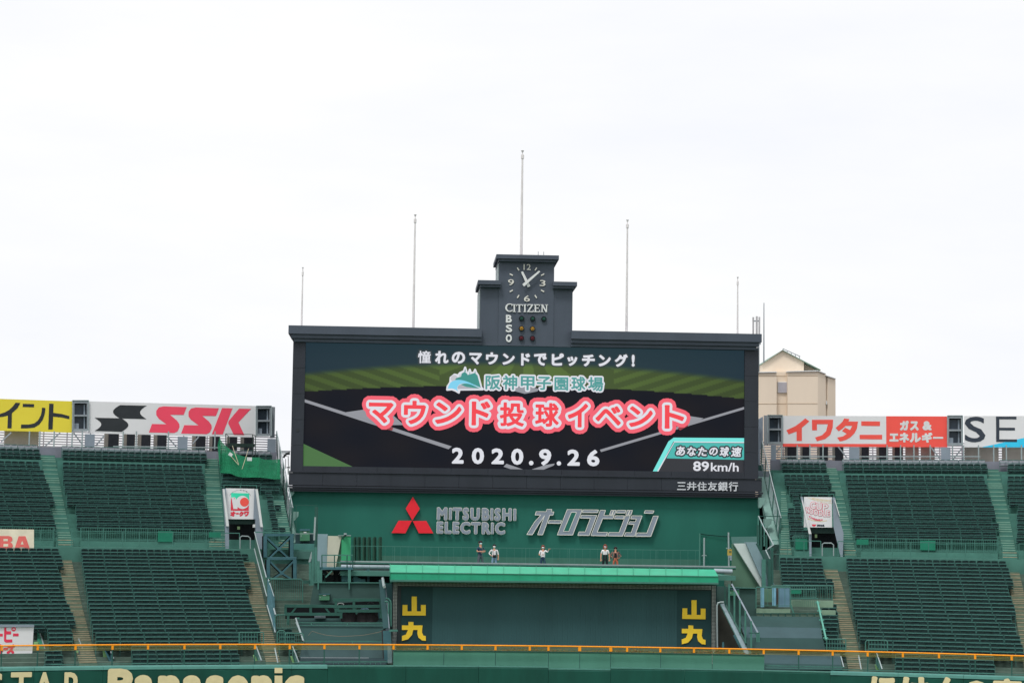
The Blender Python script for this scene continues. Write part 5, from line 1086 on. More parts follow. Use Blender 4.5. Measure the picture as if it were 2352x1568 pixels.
def person(name, xpx, z, hd_y, D, spec, label):
    top = at(z(xpx, hd_y), D); hgt = top.z - fz; s = hgt/1.70; base = Vector((top.x, top.y, fz))
    sk = spec['sk']; J = {}
    b = dict(hip=(0, 0, .90), waist=(0, 0, 1.02), chest=(0, 0, 1.24), neck=(0, 0, 1.42), headb=(0, -.01, 1.50), head=(0, -.01, 1.60))
    wd = spec.get('w', 1.0)
    for sd, n in ((-1, 'R'), (1, 'L')):
        b['sh'+n] = (.17*sd*wd, 0, 1.37); b['hj'+n] = (.085*sd, 0, .88); b['kn'+n] = ((.10+spec.get('st', .02))*sd, -.02, .48); b['an'+n] = ((.10+spec.get('st', .02)*1.7)*sd, .02, .08); b['to'+n] = ((.11+spec.get('st', .02)*1.7)*sd, -.14, .04)
    b.update(spec['arms'])
    r = dict(hip=.135, waist=.115, chest=.135, neck=.055, headb=.075, head=.098)
    edges = [('hip', 'waist'), ('waist', 'chest'), ('chest', 'neck'), ('neck', 'headb'), ('headb', 'head')]
    for n in 'RL':
        r.update({'sh'+n: .062*wd, 'el'+n: .044, 'wr'+n: .030, 'ha'+n: .036, 'hj'+n: .095, 'kn'+n: .064, 'an'+n: .044, 'to'+n: .036})
        edges += [('chest', 'sh'+n), ('sh'+n, 'el'+n), ('el'+n, 'wr'+n), ('wr'+n, 'ha'+n), ('hip', 'hj'+n), ('hj'+n, 'kn'+n), ('kn'+n, 'an'+n), ('an'+n, 'to'+n)]
    keys = list(r); me = bpy.data.meshes.new('body'); me.from_pydata([Vector(b[k_])*s for k_ in keys], [(keys.index(p), keys.index(q)) for p, q in edges], [])
    ob = bpy.data.objects.new('body', me); COL.objects.link(ob); mo = ob.modifiers.new('s', 'SKIN'); lay = me.skin_vertices[0].data
    for i, k_ in enumerate(keys): lay[i].radius = (r[k_]*s*(1.06 if k_ in ('waist', 'chest', 'hip') else 1), r[k_]*s*(.85 if k_ in ('waist', 'chest', 'hip') else 1)); lay[i].use_root = (k_ == 'hip')
    ob.modifiers.new('u', 'SUBSURF').levels = 1; bpy.context.view_layer.update()
    m2 = bpy.data.meshes.new_from_object(ob.evaluated_get(bpy.context.evaluated_depsgraph_get())); bpy.data.objects.remove(ob)
    # five short fingers at each hand
    vs = [v.co.copy() for v in m2.vertices]; fs = [tuple(p.vertices) for p in m2.polygons]; mm = M()
    for n in 'RL':
        w_, h_ = Vector(b['wr'+n])*s, Vector(b['ha'+n])*s; d = (h_-w_).normalized(); sd = d.cross(Vector((0, 1, .2))).normalized()
        for f in range(5):
            o0 = h_ + sd*(f-1.9)*.019*s - d*(.035*s if f == 4 else 0); ln = (.05, .06, .065, .055, .045)[f]*s; dd = (d + sd*(.8 if f == 4 else (f-1.5)*.1)).normalized(); mid = o0 + dd*ln*.9; mm.tube([o0, mid, mid + (dd+Vector((0, -.5, -.3))).normalized()*ln*.6], .010*s, 6, .007*s)
    nb_ = len(vs); vs += mm.v; fs += [tuple(i+nb_ for i in f) for f in mm.f]
    me = bpy.data.meshes.new('body'); me.from_pydata(vs, [], fs); mats_ = [skin, spec['top'], spec['bot'], black]
    for q in mats_: me.materials.append(q)
    for p in me.polygons:
        c = sum((vs[i] for i in p.vertices), Vector())/len(p.vertices)/s; mi = 0
        if p.index < len(fs)-len(mm.f):
            arm = abs(c.x) > .185*wd and c.z > .78
            if c.z < .10: mi = 3
            elif c.z < spec.get('belt', .98) and not arm: mi = 2
            elif c.z < 1.40 and not (arm and (c.z < spec.get('sleeve', 1.15))): mi = 1
            if not arm and c.z > 1.33 and abs(c.x) < .07 and c.y < -.02: mi = 0
            if spec.get('hand_front') and c.y < -.14 and 1.0 < c.z < 1.3: mi = 0
        p.material_index = mi; p.use_smooth = True
    root = thing(name, base, label, 'person', 'people standing on the balcony'); root.rotation_euler = (0, 0, spec.get('rot', 0))
    o = bpy.data.objects.new('body', me); COL.objects.link(o); o.parent = root
    def piece(nm, m_, ma):
        me = bpy.data.meshes.new(nm); me.from_pydata([v*s for v in m_.v], [], m_.f); me.materials.append(ma); q = bpy.data.objects.new(nm, me); COL.objects.link(q); q.parent = root; me.polygons.foreach_set('use_smooth', [True]*len(me.polygons)); return q
    def ball(c, rx, ry, rz, n=10, cond=None):
        m_ = M(); vs_ = [Vector((c[0]+rx*math.sin(math.pi*i/n)*math.cos(2*math.pi*j/14), c[1]+ry*math.sin(math.pi*i/n)*math.sin(2*math.pi*j/14), c[2]+rz*math.cos(math.pi*i/n))) for i in range(n+1) for j in range(14)]
        f_ = [(i*14+j, i*14+(j+1) % 14, (i+1)*14+(j+1) % 14, (i+1)*14+j) for i in range(n) for j in range(14)]
        if cond: f_ = [q for q in f_ if cond(sum((vs_[i] for i in q), Vector())/4)]
        return m_.add(vs_, f_)
    hy = spec.get('hair_len', 1.60); hp = ball((0, .012, 1.622), .104, .118, .112, cond=lambda c: c.z > 1.66 or c.y > -.02)
    if hy < 1.55:
        for i in range(9): a = math.radians(-20 + i*27.5); x_, y_ = .088*math.cos(a), .012+.09*math.sin(a); hp.tube([(x_, y_, 1.64), (x_*1.15, y_*1.1, 1.5), (x_*1.25, y_*1.1-.02, hy)], .034, 6, .015)
    piece('hair', hp, spec['hair'])
    fc = M(); 
    for ex in (-.035, .035): fc.add([(ex-.014, -.105, 1.622), (ex+.014, -.105, 1.622), (ex+.014, -.105, 1.634), (ex-.014, -.105, 1.634)], [(0, 1, 2, 3)])
    piece('eyes', fc, hairb)
    nz = M(); nz.add([(-.014, -.095, 1.575), (.014, -.095, 1.575), (0, -.125, 1.58), (0, -.1, 1.62)], [(0, 1, 2), (0, 2, 3), (1, 3, 2)]); piece('nose', nz, skin)
    er = M()
    for ex in (-.098, .098): er.box((ex, 0, 1.60), .015, .03, .05)
    piece('ears', er, skin)
    if spec.get('mask'): piece('face_mask', ball((0, -.022, 1.565), .078, .098, .055, cond=lambda c: c.y < -.03), spec['mask'])
    else:
        mo_ = M(); mo_.add([(-.022, -.104, 1.54), (.022, -.104, 1.54), (.016, -.104, 1.55), (-.016, -.104, 1.55)], [(0, 1, 2, 3)]); piece('mouth', mo_, mat('lip', (170, 90, 84), .5) if 'lip' not in MATS else MATS['lip'])
    if spec.get('bag'):
        m_ = M(); m_.box((.03, -.17, .98), .2, .08, .17); piece('shoulder_bag', m_, fab_k); m_ = M(); m_.bar((-.10, -.13, 1.40), (-.05, -.17, 1.05), .02); m_.bar((.12, -.10, 1.40), (.12, -.17, 1.05), .02); piece('bag_strap', m_, fab_k)
    if spec.get('jacket'):
        m_ = M()
        for sd in (-1, 1): m_.tube([(sd*.15, 0, 1.39), (sd*.33, .03, 1.15), (sd*.24, -.06, 1.0)], .062, 8, .05); m_.tube([(sd*.11, -.06, 1.38), (sd*.13, -.07, 1.1), (sd*.14, -.03, .86)], .06, 8, .05)
        piece('open_jacket', m_, fab_br)
    if spec.get('cap'):
        piece('cap', ball((0, 0, 1.66), .112, .12, .075, cond=lambda c: c.z > 1.66), spec['hair'])
    return root
whm = mat('mask_white', (240, 240, 240), .7); blm = mat('mask_blue', (188, 222, 228), .7)
dn = dict(elR=(-.24, .02, 1.12), wrR=(-.25, -.04, .88), haR=(-.25, -.06, .80), elL=(.24, .02, 1.12), wrL=(.25, -.04, .88), haL=(.25, -.06, .80))
person('person', 415, p1, 185, 121, dict(sk=0, arms=dict(elR=(-.25, -.04, 1.12), wrR=(-.02, -.24, 1.14), haR=(.07, -.25, 1.16), elL=(.26, -.06, 1.12), wrL=(.04, -.26, 1.10), haL=(-.06, -.25, 1.10)), top=fab_n, bot=fab_g, hair=hairb, mask=blm, w=1.03, rot=.6, sleeve=1.19, hand_front=1, belt=.93, st=.05, cap=1), 'tall person in navy shirt with folded arms and pale blue mask, leftmost on the balcony')
person('person', 1045, p1, 340, 121, dict(sk=0, arms=dict(elR=(-.33, .04, 1.16), wrR=(-.20, -.08, 1.02), haR=(-.13, -.10, 1.0), elL=(.25, .02, 1.12), wrL=(.26, -.04, .90), haL=(.25, -.06, .82)), top=fab_w, bot=denim, hair=hairb, mask=whm, bag=1, sleeve=1.08, w=1.0), 'person in white shirt and pale jeans carrying a small black shoulder bag')
person('person', 755, p2, 378, 121, dict(sk=0, arms=dict(elR=(-.24, -.02, 1.10), wrR=(-.10, -.20, 1.10), haR=(-.03, -.22, 1.12), elL=(.30, -.06, 1.28), wrL=(.36, -.22, 1.44), haL=(.40, -.24, 1.48)), top=fab_w, bot=fab_n, hair=hairr, hair_len=1.28, mask=whm, sleeve=1.2), 'person in white blouse holding the rail with one raised hand, middle of the balcony')
person('person', 610, p3, 342, 121, dict(sk=0, arms=dn, top=fab_w, bot=fab_k, hair=hairr, hair_len=1.44, mask=mat('mask_pink', (240, 214, 220), .7), sleeve=1.2, belt=1.1), 'person with auburn bob, white top and black trousers, arms hanging down')
person('person', 1080, p3, 448, 121, dict(sk=0, arms=dict(elR=(-.30, .03, 1.14), wrR=(-.19, -.06, .99), haR=(-.12, -.08, .98), elL=(.36, .03, 1.14), wrL=(.22, -.08, 1.0), haL=(.15, -.1, .99)), top=fab_k, bot=fab_o, hair=hairb, hair_len=1.2, jacket=1, belt=.96, st=.05, w=1.05), 'person with long black hair, brown jacket and rust trousers, hands on hips, rightmost')

# ------------------------------------------------------------------ between the stands and the scoreboard
def ob_(pl, z, polys, name, ma, label, cat, th=.2, off=0, group=None, parent=None):
    m = M()
    for p in (polys if isinstance(polys[0][0], (tuple, list)) else [polys]): m.prism([pl.on(z(*q), off) for q in p], -pl.n*th)
    o = m.build(name, ma, parent); return tag(o, label, cat, group) if parent is None else o
def wires(z, D, segs, w, name, ma, label, cat, parent=None, group=None):
    """bars traced as picture segments at distances D (number or pair)"""
    m = M()
    for s_ in segs:
        d0, d1 = (D, D) if not isinstance(D, tuple) else D
        if len(s_) == 6: d0, d1 = s_[4], s_[5]
        m.bar(at(z(s_[0], s_[1]), d0), at(z(s_[2], s_[3]), d1), w)
    o = m.build(name, ma, parent); return tag(o, label, cat, group) if parent is None else o
PLx = lambda x, D, t=.12: Plane(x, D, t)
# side fences of the upper stands
def sidefence(name, z, top, bot, lab, n, dd, ends=None):
    """top and bottom polylines with distances; posts, pickets and a pale handrail"""
    o = thing(name, at(z(*bot[0][:2]), bot[0][2]), lab, 'fence')
    P = lambda q: at(z(q[0], q[1]), q[2])
    m = M()
    for a, b in zip(top, top[1:]): m.bar(P(a), P(b), .05)
    m.build('handrail', galv, o); m = M()
    for a, b in zip(bot, bot[1:]): m.bar(P(a), P(b), .06)
    m.build('bottom_rail', rail_dk, o)
    def al(L_, t):
        t *= len(L_)-1; i = min(int(t), len(L_)-2); return P(L_[i]).lerp(P(L_[i+1]), t-i)
    for k in range(n+1): m = M(); m.bar(al(bot, k/n), al(top, k/n), .07); m.build('post', rail_dk, o)
    m = M()
    for k in range(n*dd): m.bar(al(bot, k/(n*dd)), al(top, k/(n*dd)), .022)
    m.build('pickets', greyb, o)['kind'] = 'stuff'
    return o
sidefence('side_fence', SR, [(804, 1252, 143), (850, 1468, 133.5), (852, 1475, 133)], [(807, 1340, 143), (845, 1548, 133), (846, 1552, 132.8)], 'sloping steel fence at the scoreboard side of the upper left stand', 9, 5)
sidefence('side_fence', SR, [(2215, 1282, 143), (2268, 1499, 133.5), (2270, 1505, 133)], [(2212, 1345, 143), (2262, 1560, 133), (2264, 1564, 132.8)], 'sloping steel fence at the scoreboard side of the upper right stand', 9, 5)
# concrete edge beams with brackets outside those fences
eb = mat('edge_beam_concrete', (124, 158, 150), .8, .1, 1)
def edgebeam(pts, w, lab, br):
    o = thing('edge_beam', at(SR(*pts[-1][:2]), pts[-1][2]), lab, 'beam'); m = M()
    for a, b in zip(pts, pts[1:]): m.bar(at(SR(*a[:2]), a[2]), at(SR(*b[:2]), b[2]), w, .5)
    m.build('beam', eb, o)
    for x0, y0, x1, y1, d in br: m = M(); p = PLx(x0*K, d); m.prism([p.on(SR(x0, y0)), p.on(SR(x1, y0)), p.on(SR(x1-1, y0+(y1-y0)*.5)), p.on(SR(x0+4, y1)), p.on(SR(x0, y1))], -p.n*.4); m.build('bracket', eb, o)
edgebeam([(812, 1360, 142), (853, 1560, 134), (860, 1585, 133)], .35, 'pale green concrete edge beam of the upper left stand', ((840, 1421, 856, 1445, 136), (852, 1486, 868, 1512, 134.5)))
edgebeam([(2216, 1395, 142), (2246, 1520, 136), (2262, 1590, 134)], .85, 'pale green concrete edge beam of the upper right stand', ((2207, 1445, 2224, 1475, 136), (2222, 1507, 2243, 1535, 134.5)))
ob_(PLx(1752, 145), S2, [(2050, 1030), (2115, 1030), (2120, 1120), (2050, 1120)], 'gap_wall', rail_dk, 'dark green wall piece between the scoreboard and the right stand', 'wall', .3)
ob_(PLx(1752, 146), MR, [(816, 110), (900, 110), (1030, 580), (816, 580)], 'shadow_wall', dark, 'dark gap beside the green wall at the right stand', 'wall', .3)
ob_(PLx(1750, 141), MR, [(808, 124), (816, 124), (816, 470), (808, 470)], 'downpipe', galv, 'thin vertical pale strip at the right end of the green wall', 'pipe', .1)
PP = thing('pipe_bundle', at(a5(2050, 700), 144), 'white and black pipes bridging the left stand and the scoreboard', 'pipes')
for pts, w, ma in (([(2040, 520), (2210, 520)], .07, greyb), ([(2040, 545), (2200, 545)], .06, galv), ([(2060, 575), (2200, 580)], .05, galv), ([(2090, 610), (2170, 610), (2175, 800), (2200, 812)], .08, whitep), ([(2120, 660), (2120, 840)], .06, whitep), ([(2170, 840), (2172, 950)], .09, whitep), ([(2080, 640), (2110, 590), (2150, 560), (2200, 550)], .13, black), ([(2140, 820), (2200, 825)], .07, black)):
    m = M(); m.tube([at(a5(*q), 144) for q in pts], w/2*1.2, 8); m.build('pipe', ma, PP)
PP = thing('cable_bundle', at(b6(350, 1100), 146), 'dark cables and brackets in the gap beside the right stand', 'cables')
for k in range(7): m = M(); m.bar(at(b6(335+rnd.uniform(-3, 3), 800+k*48), 146), at(b6(395, 806+k*46), 146), .07); m.build('bracket', greyb if k % 2 else dark, PP)
m = M(); m.bar(at(b6(362, 700), 146), at(b6(362, 1120), 146), .16); m.bar(at(b6(350, 250), 146), at(b6(352, 700), 146), .1); m.build('riser', greyp, PP)
SPx = PLx(1758, 146.5)
ob_(SPx, b6, [(345, 250), (440, 200), (440, 780), (380, 820), (360, 700)], 'rear_face', greyp, 'pale grey stepped flank of the right board structure', 'panel', .2)

# steel platform frames (scaffold towers) on the left
def xframe(z, D, top, fl, label, plate, dy):
    x0, x1, yt, yb = top; p = Plane(z(x0, yt)[0], D, .08); dx = -46; o = thing('steel_platform_frame', p.on(z(*fl[0])), label, 'platform')
    P = lambda x, y, f=0: p.on(z(x + (dx*.8 if f and x < 600 else dx*1.1 if f else 0), y - (16 if f else 0)), -2.2*f)
    m = M(); m.prism([p.on(z(x0, yt)), p.on(z(x1, yt)), p.on(z(x1, yb)), p.on(z(x0, yb))], -p.n*2.2); m.build('deck_beam', steel_bl, o)
    la, lb, y2 = fl[0][0], fl[1][0], fl[0][1]
    for x in (la, lb): m = M(); m.bar(p.on(z(x, yb-2)), p.on(z(x, y2)), .2); m.build('leg', steel_bl, o)
    for x in (la, lb): m = M(); m.bar(p.on(z(x-38, yb-2), -2.1), p.on(z(x-38, y2), -2.1), .2); m.build('leg', dark, o)  # rear legs and braces coloured dark to stand for shade under the deck
    cx_, cy_ = plate
    for f, q in ((0, .1), (-2.1, .1)):
        for a in ((la, yb), (lb, yb), (la+(cx_-la)*.35, y2), (lb-(lb-cx_)*.3, y2)): m = M(); sx_ = -38 if f else 0; m.bar(p.on(z(a[0]+sx_, a[1]), f), p.on(z(cx_+sx_, cy_), f), q); m.build('brace', dark if f else steel_bl, o)
    m = M(); h = 46; m.prism([p.on(z(cx_-h, cy_-h*.7), .06), p.on(z(cx_-h*.7, cy_-h), .06), p.on(z(cx_+h*.7, cy_-h), .06), p.on(z(cx_+h, cy_-h*.7), .06), p.on(z(cx_+h, cy_+h*.7), .06), p.on(z(cx_+h*.7, cy_+h), .06), p.on(z(cx_-h*.7, cy_+h), .06), p.on(z(cx_-h, cy_+h*.7), .06)], -p.n*.08); m.build('gusset_plate', steel_bl, o)
xframe(b1, 125, (250, 990, 262, 322), ((272, 860), (942, 860)), 'upper blue green cross braced steel frame left of the scoreboard', (610, 648), 0)
xframe(b1, 122, (325, 1050, 862, 922), ((350, 1400), (1022, 1400)), 'lower blue green cross braced steel frame left of the scoreboard', (686, 1255), 0)
# concourse block with cabinet
CB1 = Plane(690, 128.5, .1)
ob_(CB1, b1, [(1030, 268), (1510, 262), (1510, 515), (1030, 512)], 'back_wall', mat('dark_teal_wall', (48, 72, 76), .7), 'dark wall behind the green cabinet left of the scoreboard', 'wall', .3)
ob_(Plane(690, 128, .1), b1, [(1030, 255), (1510, 250), (1510, 266), (1030, 270)], 'capping_rail', galv, 'thin pale capping rail over the dark wall', 'capping', .1)
ob_(CB1, b1, [(960, 516), (1512, 518), (1512, 706), (960, 702)], 'step_wall', mat('teal_step', (74, 124, 118), .7), 'upper green step wall below the cabinet', 'wall', 3, .5)
ob_(CB1, b1, [(960, 706), (1512, 710), (1400, 904), (960, 900)], 'step_wall', mat('teal_step_dark', (72, 112, 104), .7), 'lower green step wall below the cabinet', 'wall', 3, 1.2)
def cabinet2(pl, z, q, cap, lab, name='electrical_cabinet'):
    o = thing(name, pl.on(z(q[0], q[3])), lab, 'cabinet', 'green electrical cabinets'); m = M(); m.prism([pl.on(z(*v), .5) for v in rect(*q)], -pl.n*.5); m.build('body', boxgr, o)
    m = M(); m.prism([pl.on(z(*v), .56) for v in rect(q[0]-6, q[1]-cap, q[2]+6, q[1])], -pl.n*.6); m.build('lid', steel_bl, o)
    w, h = q[2]-q[0], q[3]-q[1]; m = M(); m.prism([pl.on(z(*v), .52) for v in rect(q[0]+w*.38, q[1]+h*.1, q[0]+w*.66, q[1]+h*.2)], -pl.n*.01); m.build('label_plate', whitep, o)
    m = M(); m.prism([pl.on(z(*v), .54) for v in rect(q[0]+w*.10, q[1]+h*.42, q[0]+w*.15, q[1]+h*.62)], -pl.n*.03); m.build('handle', galv, o)
cabinet2(CB1, b1, (1147, 190, 1395, 442), 50, 'green electrical cabinet with a paler lid on the dark wall left of the scoreboard')
# sloping slabs, screen posts
G1 = Plane(800, 121, .1)
ob_(G1, b2, [(265, 162), (487, 165), (470, 930), (190, 1270), (215, 915)], 'sloping_slab', bluegrey, 'blue grey sloping slab left of the cream wall', 'slab', 1.2)
ob_(G1, b2, [(495, 205), (805, 212), (640, 1090), (455, 1090), (470, 915)], 'sloping_wall', creamc, 'cream concrete wall narrowing downwards left of the balcony', 'wall', 1.0, .3)
ob_(G1, b2, [(805, 212), (812, 930), (650, 930)], 'wall_return', olive, 'grey green return of the cream wall', 'wall', .6, .1)
ob_(G1, b2, [(730, 190), (1018, 190), (1018, 208), (730, 208)], 'panel_coping', galv, 'thin pale cap over the bright green panel', 'capping', .4, .4)
ob_(G1, b2, [(806, 206), (1016, 206), (1012, 770), (796, 770)], 'door_screen', doorgr, 'bright green plain panel at the left end of the balcony', 'panel', .15, .35)
fl = thing('floodlight', G1.on(b2(890, 200), .6), 'small pale floodlight on top of the bright green panel', 'light'); m = M(); m.prism([G1.on(b2(*q), .9) for q in rect(860, 142, 920, 180)], -G1.n*.4); m.build('housing', galv, fl); m = M(); m.prism([G1.on(b2(*q), .92) for q in rect(868, 180, 920, 203)], -G1.n*.3); m.build('lens', dark, fl); m = M(); m.bar(G1.on(b2(890, 200), .6), G1.on(b2(815, 275), .3), .08); m.build('arm', rail_dk, fl)
for i, x in enumerate((1075, 1165, 1285, 1395, 1520, 1648)):
    o = thing('screen_fin', G1.on(b2(x, 770), 0), 'dark green glass fin standing on the balcony, %s from the left' % ordw(i), 'screen', 'dark fins at the left of the balcony')
    m = M(); m.prism([Plane(1000, 123, .05).on(b2(*q)) for q in rect(x-32, 250, x+14, 770)], Vector((.05, .05, 0))); m.build('pane', mat('fin_glass', (46, 104, 90), .2) if 'fin_glass' not in MATS else MATS['fin_glass'], o)
    m = M(); m.prism([Plane(1000, 122.8, .05).on(b2(*q)) for q in rect(x+8, 232, x+30, 770)], Vector((.1, .4, 0))); m.build('frame', mat('fin_frame', (40, 72, 58), .5) if 'fin_frame' not in MATS else MATS['fin_frame'], o)
# tall screen post and its pale strip
wires(b1, 119, [(1562, -420, 1540, 1490)], .17, 'screen_post', rail_dk, 'tall dark green post left of the sloping slab', 'post')
wires(b1, 118.6, [(1535, -160, 1508, 425)], .09, 'pale_post', galv, 'upright pale tube beside the tall green post', 'post')
wires(ML, 119.5, [(400, 178, 598, 182), (432, 178, 430, 380)], .03, 'net_cable', rail_dk, 'thin cable frame above the left concourse', 'cable')
wires(b1, 118.4, [(1460, 725, 1388, 985)], .11, 'pale_post', galv, 'slanted pale handrail piece right of the steel frames', 'handrail')
sf = thing('stair_rail', at(b1(1400, 1480), 118), 'vertical green stair posts right of the steel frames', 'railing')
for x0, y0, x1, y1 in ((1408, 985, 1408, 1568), (1480, 720, 1470, 1568), (1615, 950, 1600, 1568), (1550, 600, 1545, 1480)): m = M(); m.bar(at(b1(x0, y0), 118), at(b1(x1, y1), 118), .14); m.build('post', rail_gr, sf)
m = M(); m.bar(at(b1(1390, 990), 118), at(b1(1620, 992), 118), .08); m.bar(at(b1(1240, 1480), 118), at(b1(1410, 1480), 118), .18); m.build('rail', rail_dk, sf)
# platform with railing, pipe and machinery
G2 = Plane(840, 117.2, .07)
PF = thing('plant_platform', G2.on(b2(985, 1430)), 'small steel platform with a railing beside the backscreen canopy', 'platform')
ob_(G2, b2, [(285, 922), (1062, 926), (1062, 978), (285, 974)], 'deck', steel_bl, '', '', 2.2, 0, None, PF)
for x in (357, 643, 930, 1060): m = M(); m.bar(G2.on(b2(x, 642)), G2.on(b2(x, 925)), .06); m.build('rail_post', rail_dk, PF)
m = M(); m.bar(G2.on(b2(350, 645)), G2.on(b2(1068, 645)), .06); m.bar(G2.on(b2(357, 808)), G2.on(b2(1060, 808)), .045); m.build('rail', rail_gr, PF)
for x, y0, y1 in ((275, 790, 1420), (985, 978, 1430), (330, 975, 1260)): m = M(); m.bar(G2.on(b2(x, y0), .05), G2.on(b2(x, y1), .05), .16); m.build('leg', rail_gr, PF)
m = M(); m.bar(G2.on(b2(590, 1000)), G2.on(b2(440, 1150)), .07); m.build('brace', rail_gr, PF)
pp = M(); pp.tube([G2.on(b2(795, 905), -1.2), G2.on(b2(1905, 912), -1.2)], .112, 14); tag(pp.build('large_pipe', mat('pipe_grey', (164, 178, 186), .45), smooth=False), 'thick pale blue grey pipe running from the platform to the canopy', 'pipe')
G2r = Plane(1665, 117.8, .0508); pp = M(); pp.tube([G2r.on(MR(470, 692)), G2r.on(MR(612, 697))], .12, 14); tag(pp.build('large_pipe', MATS['pipe_grey']), 'thick pale pipe stub right of the canopy', 'pipe')
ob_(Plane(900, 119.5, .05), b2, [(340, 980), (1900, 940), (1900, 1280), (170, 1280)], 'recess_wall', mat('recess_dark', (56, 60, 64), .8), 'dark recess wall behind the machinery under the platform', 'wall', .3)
ob_(Plane(900, 119.2, .05), b2, [(1445, 1030), (1895, 1036), (1895, 1090), (1445, 1085)], 'lintel', brown, 'rusty brown lintel in the recess under the pipe', 'beam', .2)
for nm, ma, poly, lab, off in (('air_handler', whitep, [(752, 1022), (975, 1018), (975, 1105), (735, 1105)], 'white boxed machine under the small platform', .4), ('pump_block', tealm, [(805, 1108), (978, 1108), (978, 1248), (805, 1248)], 'teal block below the white machine', .5), ('fan_housing', tealm, [(1062, 1052), (1090, 1055), (1100, 1110), (1165, 1130), (1225, 1180), (1262, 1190), (1342, 1186), (1345, 1268), (1088, 1268), (1052, 1200)], 'teal tapered fan housing under the platform', .5),
                      ('frame_post', steel_bl, [(1385, 965), (1442, 965), (1442, 1270), (1385, 1270)], 'blue green steel post right of the fan housing', .6), ('pipe_end', creamc, [(450, 1020), (640, 1020), (615, 1092), (520, 1086)], 'cream duct end under the platform', .3), ('small_crate', rail_gr, [(298, 1070), (432, 1070), (428, 1262), (298, 1262)], 'open green frame box under the platform', .5),
                      ('curved_duct', tealm, [(1060, 1018), (1390, 1004), (1390, 1028), (1060, 1040)], 'teal duct sloping under the platform', .5)):
    ob_(Plane(900, 119, .05), b2, poly, nm, ma, lab, 'machine' if 'post' not in nm else 'post', .5, off)
ob_(Plane(900, 118.4, .05), b2, rect(312, 1088, 415, 1215), 'crate_opening', dark, 'dark opening of the green frame box', 'opening', .05, .05)
wires(b2, 118.3, [(750, 1250, 750, 1085), (750, 1085, 850, 1070), (850, 1070, 985, 1078), (1020, 1000, 1020, 1260), (640, 1010, 640, 1230)], .09, 'black_pipework', dark, 'black pipework in front of the white machine', 'pipes')
G3 = Plane(850, 116.4, .06)
ob_(G3, b3, [(795, 18), (1900, 18), (1900, 300), (1880, 590), (740, 590), (735, 365)], 'concrete_side_wall', mat('dusky_green_wall', (60, 88, 84), .75, .1, 1), 'large dusky green wall left of the backscreen', 'wall', .5)
ob_(G3, b3, [(795, 4), (1900, 8), (1900, 22), (795, 18)], 'capping_rail', rail_gr, 'pale capping along the dusky green wall', 'capping', .3, .15)
cabinet2(G3, b3, (880, 204, 1050, 296), 8, 'small green electrical cabinet on the dusky green wall')
for i, x in enumerate((866, 1370)): ob_(G3, b3, rect(x-10, 0, x+10, 122), 'rail_bracket', rail_gr, 'bolted bracket foot on the dusky wall, the %s one' % ('first from the stairs' if i == 0 else 'one in the middle'), 'bracket', .15, .25, 'bolted bracket feet')
# trusses over the covered equipment
TF = thing('steel_truss_frame', at(b3(330, 700), 114.4), 'green steel truss frames over covered equipment left of the backscreen', 'frame')
G4 = Plane(850, 114.4, .06)
def tb(segs, w, par=TF, off=0):
    for x0, y0, x1, y1 in segs: m = M(); m.bar(G4.on(b3(x0, y0), off), G4.on(b3(x1, y1), off), w); m.build('beam', rail_dk, par)
tb([(320, 388, 1160, 395), (330, 522, 1235, 525), (1110, 292, 1895, 290), (1160, 400, 1900, 395), (1190, 470, 1905, 470)], .16)
tb([(336, 390, 336, 525), (745, 395, 745, 520), (1155, 300, 1155, 520), (1448, 300, 1448, 470), (1885, 290, 1888, 590), (1240, 480, 1240, 590), (380, 530, 380, 700), (1190, 400, 1190, 490)], .13)
tb([(510, 410, 425, 515), (975, 410, 1060, 515), (1110, 400, 1145, 440), (1448, 330, 1490, 300), (1850, 300, 1885, 340), (1470, 440, 1500, 400), (1480, 520, 1520, 480)], .09)
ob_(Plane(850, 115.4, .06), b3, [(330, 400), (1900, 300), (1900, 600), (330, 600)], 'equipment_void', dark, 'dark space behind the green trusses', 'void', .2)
ob_(Plane(850, 114.8, .06), b3, rect(805, 555, 985, 588), 'boxed_goods', greyp, 'pale boxes in the dark space under the truss', 'box', .3)
ob_(Plane(850, 114.7, .06), b3, [(1535, 460), (1575, 432), (1650, 416), (1685, 440), (1705, 460)], 'plastic_sheet', mat('pale_blue_sheet', (172, 204, 236), .4), 'crumpled pale blue plastic sheet on the truss', 'sheet', .2)
for k, (x, y, ma) in enumerate(((1232, 372, whitep), (1280, 445, navy), (1725, 362, black))):
    m = M(); m.tube([G4.on(b3(x+52*math.cos(math.radians(a)), y-26*math.sin(math.radians(a))), -.2) for a in range(0, 181, 20)], .025, 6); tag(m.build('hoop', ma), '%s hoop lying in the truss frame' % ('white', 'navy', 'black')[k], 'hoop', 'hoops in the truss frame')
for i, (x0, x1) in enumerate(((1262, 1298), (1500, 1535), (1838, 1885))): ob_(Plane(850, 114.9, .06), b3, rect(x0, 490, x1, 592), 'upright_leg', steel_bl, 'blue green leg of covered equipment, %s from the left' % ordw(i), 'leg', .2, 0, 'legs of covered equipment')
for i, x in enumerate((1370, 1600, 1725)): 
    m = M(); c = Plane(850, 115, .06).on(b3(x, 560)); m.tube([c+Vector((0, 0, -.9)), c, c+Vector((0, 0, .35))], .55, 12, .3); tag(m.build('wrapped_bundle', mat('brown_wrap%d' % i, (44, 42, 44), .9)), 'brown wrapped bundle in the dark space, %s from the left' % ordw(i), 'bundle', 'wrapped bundles')
